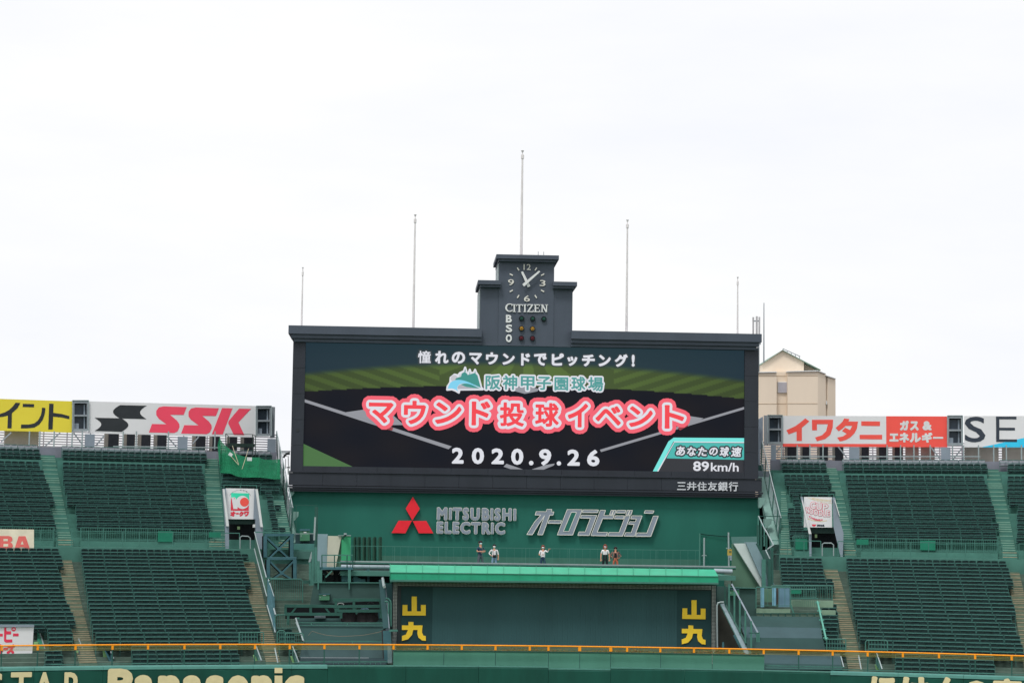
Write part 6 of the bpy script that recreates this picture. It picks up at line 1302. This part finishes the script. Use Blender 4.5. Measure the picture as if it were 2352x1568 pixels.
# tarpaulins over the seats left of the backscreen
def sheetD(z, pts, name, ma, label, cat='cover', th=.06):
    m = M(); q = [at(z(x, y), D) for x, y, D in pts]; n = (q[1]-q[0]).cross(q[2]-q[0]).normalized(); m.prism(q, n*th if n.y > 0 else -n*th); return tag(m.build(name, ma), label, cat, 'dark covers over the seats')
sheetD(b3, [(530, 588, 115), (1912, 592, 115), (1918, 668, 114.6), (545, 664, 114.6)], 'dark_cover', tarp, 'uppermost narrow dark cover left of the backscreen')
sheetD(b3, [(548, 672, 114.5), (1918, 676, 114.5), (1920, 714, 114.3), (560, 704, 114.3)], 'dark_cover', mat('cover_front', (48, 78, 76), .8), 'thin dark fascia cover under the uppermost rail')
sheetD(b3, [(556, 706, 114.3), (1922, 716, 114.3), (1940, 962, 113.4), (620, 960, 113.4)], 'dark_cover', tarp, 'large dark cover left of the backscreen')
sheetD(b3, [(620, 966, 113.4), (1942, 970, 113.4), (1960, 1238, 112.6), (560, 1238, 112.6)], 'dark_cover', mat('cover_low', (56, 78, 80), .8, .15, 1), 'dark cover behind the orange rail left of the backscreen')
sheetD(b3, [(575, 1236, 112.5), (1965, 1240, 112.5), (1980, 1345, 112.0), (560, 1345, 112.0)], 'dark_cover', mat('cover_lowest', (44, 62, 66), .8), 'lowest dark cover just above the fence left of the backscreen')
for pts, w, lab, ma in (([(540, 662, 1918, 666)], .05, 'upper pale rail across the left covers', rail_gr), ([(560, 706, 1925, 712)], .03, 'thin pale line rail under the upper rail', rail_gr), ([(620, 962, 1942, 968)], .06, 'middle pale rail across the left covers', rail_gr), ([(585, 1230, 1690, 1234)], .035, 'thin rail behind the orange rail left', greyb), ([(560, 1300, 2020, 1296)], .06, 'lowest pale rail above the fence left', rail_gr)):
    wires(b3, 114.1 if pts[0][1] < 800 else 113.1 if pts[0][1] < 1000 else 111.8, pts, w, 'cross_rail', ma, lab, 'rail', None, 'rails across the covers')
m = M()
for x in (755, 1340): m.bar(at(b3(x, 668), 114.1), at(b3(x, 706), 114.1), .05)
for x in (903, 1425): m.bar(at(b3(x, 966), 113.1), at(b3(x, 1000), 113.1), .05)
for x in range(1112, 1920, 86): m.bar(at(b3(x, 1300), 111.8), at(b3(x, 1340), 111.8), .03)
tag(m.build('short_posts', rail_gr), 'short posts carrying the rails across the left covers', 'posts', None, 'stuff')
m = M(); m.tube([at(b3(x, y), 113.2) for x, y in ((705, 870), (765, 800), (860, 830), (1000, 866), (1200, 884), (1400, 880), (1600, 866), (1850, 818), (1925, 790))], .012, 5); tag(m.build('slack_rope', mat('rope', (132, 120, 104), .9)), 'slack pale rope drooping over the large left cover', 'rope')
# slanting beams beside the backscreen
o = thing('slanting_stringer', at(b3(1970, 790), 112.5), 'steep dark and grey stair stringers at the left side of the backscreen', 'stringer')
for pts, w, ma, nm in (([(1905, -10, 1975, 780)], .30, eye2, 'dark_stringer'), ([(1935, 60, 2000, 780)], .22, greyp, 'pale_stringer'), ([(1918, -60, 1940, 80)], .12, galv, 'top_strip'), ([(1985, 790, 2010, 1310)], .42, steel_bl, 'foot_plate'), ([(1935, 780, 1965, 1320)], .24, mat('umber', (58, 56, 56), .8), 'dark_edge')):
    m = M(); [m.bar(at(b3(a, b), 115.2 if b < 300 else 112.6), at(b3(c, d), 112.6), w) for a, b, c, d in pts]; m.build(nm, ma, o)
m = M(); m.tube([at(b3(*q), 113.5) for q in ((1965, 265), (2010, 275), (2040, 310), (2050, 360), (2050, 720))], .05, 8); m.tube([at(b3(*q), 113.4) for q in ((1950, 320), (2000, 322), (2012, 350), (2012, 700))], .05, 8); m.bar(at(b3(2020, 790), 112), at(b3(2160, 790), 112), .1); tag(m.build('conduit_pair', rail_gr), 'pair of bent conduits beside the dotted border', 'conduit')
m = M(); [m.bar(at(b3(2000+k*14, 1000), 111), at(b3(2004+k*14, 1320), 111), .018) for k in range(5)]; m.build('grille', galv, o)
ob_(Plane(890, 116, .05), b3, [(1950, 30), (2085, 30), (2075, 1010), (2030, 1010), (1990, 300)], 'dark_strip_panel', eye2, 'dark strip between the stringers and the dotted border', 'panel', .2)  # strip in the darker backscreen paint
# railings among the left steps
GL = lambda p, D, t=.2: Plane(p[0], D, t)
def pframe(z, x0, y0, x1, y1, D, lab, n=8, ma=rail_gr, t=.2, name='barrier'):
    pl = GL(z(x0, y1), D, t); o = thing(name, pl.on(z(x0, y1)), lab, 'barrier', 'low green barriers with upright bars'); m = M(); r = min(14, (y1-y0)*.15)
    m.tube([pl.on(z(*q)) for q in ((x0, y1), (x0, y0+r), (x0+r, y0), (x1-r, y0), (x1, y0+r), (x1, y1))], .032, 8); m.build('frame', ma, o)
    m = M(); m.bar(pl.on(z(x0, y1-(y1-y0)*.12)), pl.on(z(x1, y1-(y1-y0)*.12)), .03); m.build('lower_bar', ma, o)
    for k in range(1, n): x = x0+(x1-x0)*k/n; m = M(); m.bar(pl.on(z(x, y0)), pl.on(z(x, y1-(y1-y0)*.1)), .022); m.build('upright', ma, o)
    return o
pframe(ML, 222, 757, 482, 940, 120.5, 'tall green barrier in front of the lower steel frame', 16)
pframe(ML, 268, 1036, 440, 1150, 115.2, 'green barrier on the steps right of the slanting panel', 10)
pframe(ML, 345, 1178, 488, 1262, 112.2, 'green barrier just above the orange rail beside the left covers', 8)
pframe(a3, 1255, 620, 1708, 835, 112, 'green barrier at the foot of the left main seat block', 8)
pframe(ML, 285, 1158, 345, 1262, 112.6, 'small green barrier at the foot of the left steps', 4)
pframe(b5, 1975, 875, 2285, 1062, 112.6, 'green barrier under the narrow block of the right stand', 7, t=-.15)
pframe(R5, 1040, 1166, 1222, 1256, 112, 'green barrier at the foot of the right main seat block', 7, t=-.15)
pframe(L5, 2105, 1084, 2218, 1150, 129.5, 'small green barrier beside the left entrance', 6)
pframe(R5, 440, 304, 575, 345, 130.5, 'small green barrier left of the right entrance', 5, t=-.1)
# slanting side panels of the left steps
sl = thing('stair_side_rail', at(ML(108, 390), 127), 'long slanting rail with a blue green panel down the left steps', 'railing')
for seg, d0, d1, w, ma in (((108, 390, 200, 745), 127, 121, .055, galv), ((215, 757, 258, 892), 121, 119, .055, galv), ((106, 520, 203, 890), 127, 120, .06, galv), ((258, 985, 272, 1035), 117, 116, .07, galv), ((205, 960, 270, 1172), 118, 114, .05, galv), ((108, 390, 385, 398), 127, 127.2, .06, rail_gr), ((200, 748, 330, 752), 121, 121, .06, rail_gr)):
    m = M(); m.bar(at(ML(seg[0], seg[1]), d0), at(ML(seg[2], seg[3]), d1), w); m.build('rail', ma, sl)
def quadD(z, pts, ma, nm, par, th=.05):
    m = M(); q = [at(z(x, y), D) for x, y, D in pts]; m.prism(q, Vector((.02, th, 0))); return m.build(nm, ma, par)
quadD(ML, [(206, 760, 121), (218, 758, 121), (259, 893, 119), (270, 1172, 114), (262, 1172, 114), (206, 965, 118)], steel_bl, 'panel', sl)
quadD(ML, [(110, 400, 127), (200, 750, 121), (203, 880, 120), (108, 530, 127)], mat('mesh_panel', (74, 112, 100), .7), 'upper_panel', sl)
sl = thing('stair_side_rail', at(b3(540, 600), 114), 'slanting pale rail at the left edge of the large cover', 'railing')
for seg, d0, d1 in (((503, 588, 628, 960), 114, 112), ((512, 655, 580, 830), 114.1, 112.8)): m = M(); m.bar(at(b3(seg[0], seg[1]), d0), at(b3(seg[2], seg[3]), d1), .07); m.build('rail', galv, sl)
m = M(); m.bar(at(b3(500, 590), 114), at(b3(560, 588), 114), .07); m.bar(at(b3(590, 840), 113), at(b3(630, 868), 113), .08); m.build('end_bend', rail_gr, sl)
# small stair rails with green side walls behind the orange rail
def wedge(z, rail, wall, panel, D0, D1, lab, gl=None, cat='railing'):
    o = thing('stair_rail', at(z(*rail[-1]), D1), lab, cat, 'small slanting stair rails behind the orange rail')
    for a, b in zip(rail, rail[1:]): m = M(); m.bar(at(z(*a), D0), at(z(*b), D1), .055); m.build('handrail', galv, o)
    if panel: quadD(z, [(x, y, D0+(D1-D0)*f) for x, y, f in panel], gl or rail_dk, 'panel', o)
    if wall: quadD(z, [(x, y, D1+.3) for x, y in wall], mat('lime_wall', (134, 182, 124), .8, .15, 2) if 'lime_wall' not in MATS else MATS['lime_wall'], 'side_wall', o, .25)
wedge(a2, [(708, 505), (857, 982)], [(630, 800), (700, 800), (790, 1245), (640, 1245)], [(690, 505, 0), (712, 510, 0), (862, 985, 1), (890, 985, 1), (885, 1245, 1), (800, 1245, 1), (700, 900, 1)], 112.5, 110.2, 'slanting rail with a dark green panel beside the raspberry katakana sign', mat('wedge_green', (52, 122, 98), .7))
wedge(a2, [(1470, 740), (1612, 1112)], [(1425, 962), (1462, 975), (1525, 1165), (1442, 1165)], [(1458, 800, 0), (1475, 760, 0), (1610, 1115, 1), (1605, 1235, 1), (1520, 1160, 1), (1465, 975, 1)], 112, 110, 'slanting stair rail left of the olive stairs behind the orange rail', steel_bl)
wedge(a2, [(1970, 735), (2085, 1010), (2122, 1100)], [(1915, 962), (1962, 978), (2068, 1232), (1940, 1232)], [(1955, 800, 0), (1975, 760, 0), (2088, 1015, 1), (2118, 1232, 1), (2062, 1225, 1), (1960, 975, 1)], 112, 110, 'slanting stair rail right of the olive stairs behind the orange rail', steel_bl)
wedge(a3, [(1570, 870), (1672, 1146)], [(1510, 1045), (1550, 1045), (1602, 1148), (1540, 1150)], [(1552, 930, 0), (1575, 890, 0), (1668, 1146, 1), (1600, 1146, 1), (1552, 1045, 1)], 111.5, 110, 'slanting rail left of the inner olive stairs above the fence')
wedge(a3, [(1920, 910), (1978, 1190)], None, None, 111, 109.8, 'lone slanting pale rail in the inner olive stairs')
wedge(a3, [(2255, 880), (2370, 1180)], [(2205, 1065), (2248, 1060), (2290, 1190), (2250, 1190)], [(2240, 930, 0), (2262, 900, 0), (2362, 1180, 1), (2292, 1190, 1), (2246, 1060, 1)], 111.5, 110, 'slanting rail at the left end of the lowest cover')
wedge(fr, [(178, 25), (212, 152)], None, None, 112.5, 111.8, 'slanting pale rail at the right end of the lowest cover')
wedge(fr, [(388, 15), (420, 182)], None, None, 112.5, 111.8, 'slanting pale rail in the right olive stairs')
wedge(fr, [(605, -10), (668, 175)], [(585, 125), (612, 125), (632, 188), (600, 188)], [(590, 20, 0), (610, 5, 0), (668, 178, 1), (632, 180, 1), (592, 120, 1)], 112.5, 111.8, 'slanting rail with a dark green panel right of the right olive stairs')
m = M(); rows_ = [((0, 1080), (0, 1150)), ((100, 1100), (110, 1165)), ((250, 1108), (260, 1178)), ((420, 1112), (430, 1178)), ((560, 1112), (570, 1176)), ((690, 1108), (700, 1172)), ((800, 1124), (800, 1140)), ((-60, 1070), (-60, 1140))]
rows_ = [rows_[-1]] + rows_[:-1]
for (a, b), (c, d) in zip(rows_, rows_[1:]): m.prism([at(a2(*a), 111), at(a2(*c), 111), at(a2(*d), 110.7), at(a2(*b), 110.7)], Vector((0, .03, 0)))
tag(m.build('teal_net', mat('teal_netting', (60, 190, 160), .7)), 'teal net strung under the raspberry katakana sign', 'net')
ob_(Plane(60, 111.8, .3), a2, [(-60, 1035), (600, 1030), (640, 1240), (-60, 1245)], 'entrance_opening', mat('entrance_shade', (60, 76, 76), .8), 'dark entrance opening under the raspberry katakana sign', 'opening', .2)
# ---- right side
GR = Plane(1800, 124, -.02)
ob_(Plane(1730, 121, .02), b4, [(295, 306), (330, 306), (750, 975), (815, 1100), (940, 1280), (830, 1325), (295, 1325)], 'olive_wall', olive, 'olive green triangular wall right of the balcony', 'wall', .5)
ob_(Plane(1740, 120.6, .02), b4, [(330, 304), (600, 300), (1008, 1190), (1008, 1282), (938, 1282)], 'pale_sloping_slab', palec, 'bright pale sloping slab on the olive wall', 'slab', .6)
ob_(Plane(1740, 120.3, .02), b4, [(605, 268), (872, 268), (1000, 660), (1135, 1320), (1060, 1330), (1008, 1190)], 'blue_sloping_slab', bluegrey, 'blue grey sloping slab beside the pale slab', 'slab', .6)
ob_(Plane(1740, 119.8, .02), b4, [(1150, 1010), (1180, 1060), (1265, 1240), (1150, 1240)], 'pale_sloping_slab', bluegrey, 'small blue grey slab end by the right barrier', 'slab', .3)
ob_(Plane(1740, 123.5, .02), b4, [(272, 150), (900, 140), (900, 300), (295, 300)], 'mesh_wall', mat('mesh_grey', (86, 126, 120), .8), 'grey green mesh wall above the pale slab', 'wall', .1)
zz = thing('zigzag_rail', at(b4(1160, 660), 121), 'white zigzag handrail beside the right sloping slabs', 'railing')
for a, b, d0, d1 in (((1050, -20), (1235, 330), 124, 122), ((1235, 330), (1060, 455), 122, 121), ((1060, 455), (1160, 660), 121, 120)): m = M(); m.bar(at(b4(*a), d0), at(b4(*b), d1), .06); m.build('handrail', galv, zz)
m = M(); m.bar(at(MR(818, 266), 126), at(MR(875, 390), 124), .055); m.build('handrail', galv, zz)
ps = thing('screen_posts', at(b4(1020, 1330), 119.5), 'dark green upright posts and stays beside the right sloping slabs', 'posts')
for x0, y0, x1, y1, w in ((880, -120, 880, 300, .1), (955, -100, 955, 440, .12), (1078, 100, 1078, 440, .1), (1210, 400, 1210, 1240, .12), (1012, 660, 1012, 1330, .22), (1145, 665, 1145, 1330, .16), (850, 300, 1030, 650, .1), (900, 330, 1010, 590, .06), (1060, 690, 1195, 970, .07), (1000, 664, 1160, 660, .06), (880, 130, 1090, 128, .05)):
    m = M(); m.bar(at(b4(x0, y0), 119.6), at(b4(x1, y1), 119.6), w); m.build('post', rail_dk if w < .2 else rail_gr, ps)
tall = thing('screen_posts', at(MR(810, 470), 127), 'tall thin posts at the corner of the green wall and right stand', 'posts')
for x, y0, y1 in ((815, 262, 480), (838, 290, 480), (862, 330, 500)): m = M(); m.bar(at(MR(x, y0), 127), at(MR(x, y1), 127), .08); m.build('post', rail_gr, tall)
m = M(); m.bar(at(MR(815, 266), 127), at(MR(988, 268), 130), .05); m.build('cable', rail_dk, tall)
ob_(Plane(1790, 121.5, -.05), b4, [(960, 450), (1215, 450), (1215, 1240), (960, 1240)], 'mesh_wall', mat('mesh_dark', (66, 96, 92), .85), 'grey green backing wall between the slabs and the right seats', 'wall', .1)
nets = mat('clear_green_net', (40, 104, 90), .9); nets.node_tree.nodes['Principled BSDF'].inputs['Alpha'].default_value = .45
ob_(Plane(1640, 119.5, .03), p4, [(445, 120), (600, 155), (1000, 200), (1600, 240), (1650, 500), (1650, 1330), (445, 1330)], 'safety_net', nets, 'dark green safety net at the right end of the balcony', 'net', .02)
m = M()
for a, b in zip(((470, 130), (600, 158), (800, 182), (1000, 203), (1300, 232)), ((600, 158), (800, 182), (1000, 203), (1300, 232), (1610, 245))): m.bar(at(p4(*a), 119.4), at(p4(*b), 119.4), .035)
tag(m.build('net_cable', dark), 'dark cable along the top of the safety net', 'cable')
for i, (x0, y0, x1, y1) in enumerate(((608, 285, 600, 1440), (1530, 80, 1545, 1480))):
    o = thing('net_pole', at(p4(x1, y1), 119), 'pale scaffold pole in front of the safety net, the %s one' % ('shorter' if i == 0 else 'taller'), 'pole', 'scaffold poles of the safety net'); m = M(); m.tube([at(p4(x1, y1), 119), at(p4(x0, y0), 119)], .045, 8); m.build('tube', galv, o)
    yy = 940 if i == 0 else 660; m = M(); m.bar(at(p4(x0-95, yy+25), 119), at(p4(x0+5, yy), 119), .035); m.bar(at(p4(x0+5, yy), 119), at(p4(x0+90, yy+20), 119), .035); m.build('clamp', galv, o)
wires(p4, 119.2, [(440, 120, 440, 1320)], .06, 'net_post', rail_gr, 'green post at the left edge of the safety net', 'post')
NB = thing('notice_board', at(p4(1600, 1140), 118.7), 'small amber notice with pale sheets on the taller net pole', 'notice')
pl = Plane(1665, 118.7, .03); ob_(pl, p4, rect(1490, 720, 1660, 955), 'amber_sheet', mat('amber_sheet', (176, 152, 76), .7), '', '', .03, 0, None, NB); ob_(pl, p4, rect(1558, 790, 1640, 830), 'dark_band', rail_dk, '', '', .02, .03, None, NB); ob_(pl, p4, rect(1570, 965, 1655, 1040), 'paper_sheet', greyp, '', '', .02, 0, None, NB); ob_(pl, p4, [(1580, 1055), (1655, 1055), (1655, 1140), (1600, 1140)], 'paper_sheet', greyp, '', '', .02, 0, None, NB)
# right lower wall, cabinet, ramp
ob_(Plane(1720, 117.5, .0), b5, [(165, 15), (820, 40), (830, 455), (830, 700), (165, 700)], 'concrete_side_wall', MATS['dusky_green_wall'], 'large dusky green wall right of the backscreen', 'wall', .3)
ob_(Plane(1720, 117.3, .0), b5, [(395, 30), (820, 40), (820, 52), (395, 42)], 'capping_rail', rail_gr, 'pale capping on the right dusky wall', 'capping', .2)
cabinet2(Plane(1720, 117.3, 0), b5, (395, 72, 552, 165), 4, 'small green electrical cabinet right of the backscreen')
ob_(Plane(1700, 116.6, .0), b5, [(200, 305), (255, 310), (640, 1110), (200, 1110)], 'ramp_flank', mat('ramp_flank_brown', (66, 66, 60), .85, .2, 1), 'dark brown flank wall under the grey ramp', 'wall', .3)  # flank in one dark brown tone, darker than the ramp slab
rp = thing('ramp', at(b5(690, 1120), 112.9), 'steep blue grey ramp with a railing right of the backscreen', 'ramp')
quadD(b5, [(238, 305, 115.5), (318, 292, 115.5), (752, 1122, 112.9), (642, 1122, 112.9)], mat('ramp_grey', (140, 160, 168), .6), 'slab', rp, .2)
m = M(); m.bar(at(b5(318, 292), 115.4), at(b5(752, 1122), 112.8), .09); m.bar(at(b5(238, 305), 115.4), at(b5(642, 1122), 112.8), .05); m.build('edge_trim', rail_dk, rp)
m = M(); m.bar(at(b5(430, -20), 115.2), at(b5(855, 770), 113.2), .08); m.build('handrail', greyp, rp)
for x, y0, y1, d in ((385, -20, 420, 115), (472, 100, 600, 114.4), (560, 240, 760, 113.8), (650, 410, 940, 113.2), (745, 580, 1030, 112.6), (840, 770, 1030, 113.2), (872, 760, 1030, 113.2)): m = M(); m.bar(at(b5(x, y0), d), at(b5(x, y1), d), .09); m.build('post', rail_gr, rp)
m = M(); m.bar(at(b5(705, 775), 112), at(b5(878, 775), 112), .05); m.bar(at(b5(318, 0), 115.2), at(b5(318, 290), 115.2), .07); m.build('rail', rail_dk, rp)
m = M(); m.tube([at(b5(*q), 114.8) for q in ((195, 1010), (190, 640), (188, 330), (205, 285), (250, 272), (300, 272))], .045, 8); tag(m.build('bent_pipe', galv), 'pale bent pipe beside the right dotted border', 'pipe')
wires(b5, 113.4, [(288, 920, 288, 1010), (465, 808, 600, 1070)], .1, 'low_posts', steel_bl, 'short steel posts below the grey ramp', 'posts')
# blue doors, railings, parapets
for q, nm, ma, lab in ((rect(900, 22, 956, 352), 'blue_panel', 'a', 'narrow light blue upright panel, the first right of the backscreen'), (rect(1088, 35, 1150, 338), 'blue_panel', 'a', 'narrow light blue upright panel, the second right of the backscreen'), (rect(1190, 45, 1370, 352), 'blue_panel', 'b', 'wide dull blue panel right of the two narrow ones')):
    ob_(Plane(1830, 117, -.1), b5, q, nm, mat('light_blue_'+ma, (122, 172, 196) if ma == 'a' else (104, 140, 160), .6) if 'light_blue_'+ma not in MATS else MATS['light_blue_'+ma], lab, 'panel', .1, 0, 'blue upright panels')
ob_(Plane(1830, 117.6, -.1), b5, [(955, 60), (1090, 60), (1090, 270), (955, 270)], 'ticket_box', olive, 'olive box between the narrow blue panels', 'box', .3)
ob_(Plane(1830, 117.2, -.1), b5, rect(1152, 50, 1190, 300), 'rusty_post', brown, 'rusty brown post between the blue panels', 'post', .1)
pframe(b5, 825, 30, 1388, 372, 116.8, 'tall green frame around the blue panels', 6, t=-.1)
ob_(Plane(1830, 116.9, -.1), b5, [(832, 380), (1382, 392), (1380, 455), (832, 448)], 'concrete_upstand', mat('pale_conc', (128, 156, 134), .85, .15, 2), 'pale green concrete upstand under the blue panels', 'wall', .6)
ob_(Plane(1830, 119, -.1), b5, [(1388, 242), (2082, 252), (2080, 360), (1388, 345)], 'concrete_upstand', MATS['pale_conc'], 'pale green concrete upstand right of the blue panels', 'wall', .4)
pframe(b5, 1070, 8, 2062, 245, 119.2, 'long green barrier on the right concrete upstand', 26, t=-.1)
pframe(b5, 1388, 68, 1800, 205, 118.6, 'middle green barrier right of the blue panels', 14, t=-.1)
ob_(Plane(1830, 118.4, -.1), b5, rect(1392, 76, 1560, 138), 'green_sheet', MATS['mid_green_panel'], 'dark green sheet on the barrier right of the blue panels', 'sheet', .05)
m = M(); m.bar(at(b5(1388, 205), 118.2), at(b5(1835, 212), 118.2), .05)
for k in range(14): m.bar(at(b5(1395+k*32, 205), 118.2), at(b5(1395+k*32, 345), 118.2), .022)
tag(m.build('lower_barrier', rail_gr), 'lower green barrier in front of the right upstand', 'barrier')
TR = thing('slanting_post', at(b5(1965, 880), 112.6), 'teal slanting post with clips at the left of the narrow right seat block', 'post'); m = M(); m.bar(at(b5(1822, 262), 117), at(b5(1965, 885), 112.6), .085); m.build('post', mat('teal_post', (92, 160, 144), .5), TR)
for t in (.03, .25, .49, .73, .95): c = at(b5(1822, 262), 117).lerp(at(b5(1965, 885), 112.6), t); m = M(); m.box(c, .26, .1, .06); m.build('clip', MATS['teal_post'], TR)
wires(b5, 116, [(1388, 310, 1452, 500)], .08, 'handrail_piece', rail_gr, 'short slanting green handrail over the faded seats', 'handrail')
for i in range(9):
    x = 835+i*118; o = thing('faded_seat', at(b5(x+50, 500), 115.8), 'faded seat back peeping over the right dark cover, %s from the left' % ordw(i), 'seat', 'faded seat backs over the right covers')
    m = M(); p = Plane(1900, 115.8, -.1); m.prism([p.on(b5(*q)) for q in ((x+8, 462), (x+105, 464), (x+100, 505), (x+14, 503))], -p.n*.06); m.build('seat', mat('faded_green', (112, 136, 120), .7) if 'faded_green' not in MATS else MATS['faded_green'], o)
    m = M(); m.bar(p.on(b5(x, 456), .05), p.on(b5(x+118, 458), .05), .05); m.bar(p.on(b5(x+112, 458), .05), p.on(b5(x+112, 505), .05), .05); m.build('frame', rail_dk, o)
sheetD(b5, [(560, 500, 115.6), (810, 500, 115.6), (1872, 515, 115.6), (1875, 692, 114.4), (600, 672, 114.4)], 'dark_cover', tarp, 'uppermost dark cover right of the ramp')
sheetD(b5, [(580, 672, 114.3), (1880, 692, 114.3), (1905, 862, 113.4), (650, 848, 113.4)], 'dark_cover', tarp2, 'slate coloured cover right of the ramp')
sheetD(b5, [(650, 850, 113.3), (1910, 864, 113.3), (1962, 1062, 112.9), (700, 1040, 112.9)], 'dark_cover', tarp, 'dark cover just above the orange rail right of the ramp')
sheetD(b5, [(880, 1060, 113.2), (2190, 1110, 113.2), (2215, 1290, 112.4), (880, 1262, 112.4)], 'dark_cover', tarp2, 'slate cover seen under the orange rail on the right')
sheetD(b5, [(900, 1262, 112.4), (2215, 1290, 112.4), (2230, 1370, 112.0), (900, 1366, 112.0)], 'dark_cover', mat('cover_r', (48, 76, 76), .8), 'lowest dark cover above the fence on the right')
wires(b5, 111.8, [(965, 1302, 2260, 1332)], .06, 'cross_rail', rail_gr, 'lowest pale rail above the fence right', 'rail', None, 'rails across the covers')
for q, D, lab in (([(1845, 405), (2120, 410), (2120, 480), (1880, 480)], 118, 'empty concrete step over the narrow right seat block'),):
    ob_(Plane(1960, D-2, -.1), b5, q, 'concrete_step', MATS['pale_conc'], lab, 'step', .4)
# scaffold deck with green net at the top of the left stand
SC = thing('scaffold_deck', at(a5(1050, 500), 139), 'small scaffold deck with guard rails in front of the SSK board', 'scaffold')
ds = mat('scaffold_green', (40, 58, 54), .6); D_ = 139.5
m = M(); p = Plane(620, D_, .3); m.prism([p.on(a5(1060, 368)), p.on(a5(1555, 382)), p.on(a5(1540, 440)), p.on(a5(1040, 438))], -p.n*1.0); m.build('deck', ds, SC)
for seg in ((1003, 190, 1003, 410), (1052, 230, 1050, 560), (1505, 205, 1500, 620), (1560, 230, 1555, 620)): m = M(); m.bar(p.on(a5(seg[0], seg[1])), p.on(a5(seg[2], seg[3])), .05); m.build('post', ds, SC)
m = M(); [m.bar(p.on(a5(a, b)), p.on(a5(c, d)), .035) for a, b, c, d in ((1003, 190, 1505, 205), (1003, 192, 1052, 230), (1505, 205, 1560, 232))]; m.build('guard_rail', ds, SC)
NT = thing('construction_net', at(a5(900, 920), 136), 'bright green construction net draped over seats under the scaffold deck', 'net')
nt_m = mat('bright_green_net', (26, 122, 84), .85, .2, 1.5); nt_m.node_tree.nodes['Principled BSDF'].inputs['Alpha'].default_value = .62
nt_d = mat('thin_green_net', (30, 120, 84), .85, .2, 1.5); nt_d.node_tree.nodes['Principled BSDF'].inputs['Alpha'].default_value = .5
tp = [(880, 270), (930, 350), (1000, 420), (1100, 500), (1200, 570), (1320, 612), (1430, 632), (1620, 632)]; bt = [(890, 700), (895, 920), (960, 925), (1100, 935), (1200, 985), (1320, 1005), (1430, 1008), (1620, 1005)]
for i in range(7): quadD(a5, [(*tp[i], 138.3), (*tp[i+1], 138.2), (*bt[i+1], 135.8), (*bt[i], 135.8)], nt_m, 'net_panel', NT, .01)
tp = [(1620, 632), (1700, 670), (1800, 682), (1900, 676), (2000, 665)]; bt = [(1620, 1005), (1700, 1015), (1800, 1025), (1900, 1040), (2010, 1045)]
for i in range(4): quadD(a5, [(*tp[i], 138), (*tp[i+1], 138), (*bt[i+1], 135.6), (*bt[i], 135.6)], nt_d, 'net_panel', NT, .01)
quadD(a5, [(850, 400, 138.5), (885, 270, 138.5), (905, 420, 138.2), (900, 760, 136.5), (880, 760, 136.5)], nt_m, 'net_panel', NT, .01)
quadD(a5, [(1975, 680, 137.8), (2012, 670, 137.8), (2014, 1040, 135.4), (1950, 1030, 135.4)], nt_m, 'net_panel', NT, .01)
m = M(); [m.bar(at(a5(a, b), 137.5), at(a5(c, d), 135.5), .03) for a, b, c, d in ((1130, 420, 1245, 770), (1110, 620, 1245, 775), (1430, 470, 1308, 850))]; m.build('guy_rope', mat('beige_rope', (178, 168, 144), .8), NT)
for i, q in enumerate((((1082, 535), (1140, 572), (1108, 620), (1046, 585)), ((1400, 630), (1494, 632), (1490, 700), (1398, 696)))): m = M(); pz = Plane(620, 137.2, .3); m.prism([pz.on(a5(*v)) for v in q], -pz.n*.02); tag(m.build('paper_notice', whitep), 'white paper notice on the construction net, the %s one' % ('tilted' if i == 0 else 'upright'), 'notice', 'paper notices on the net')
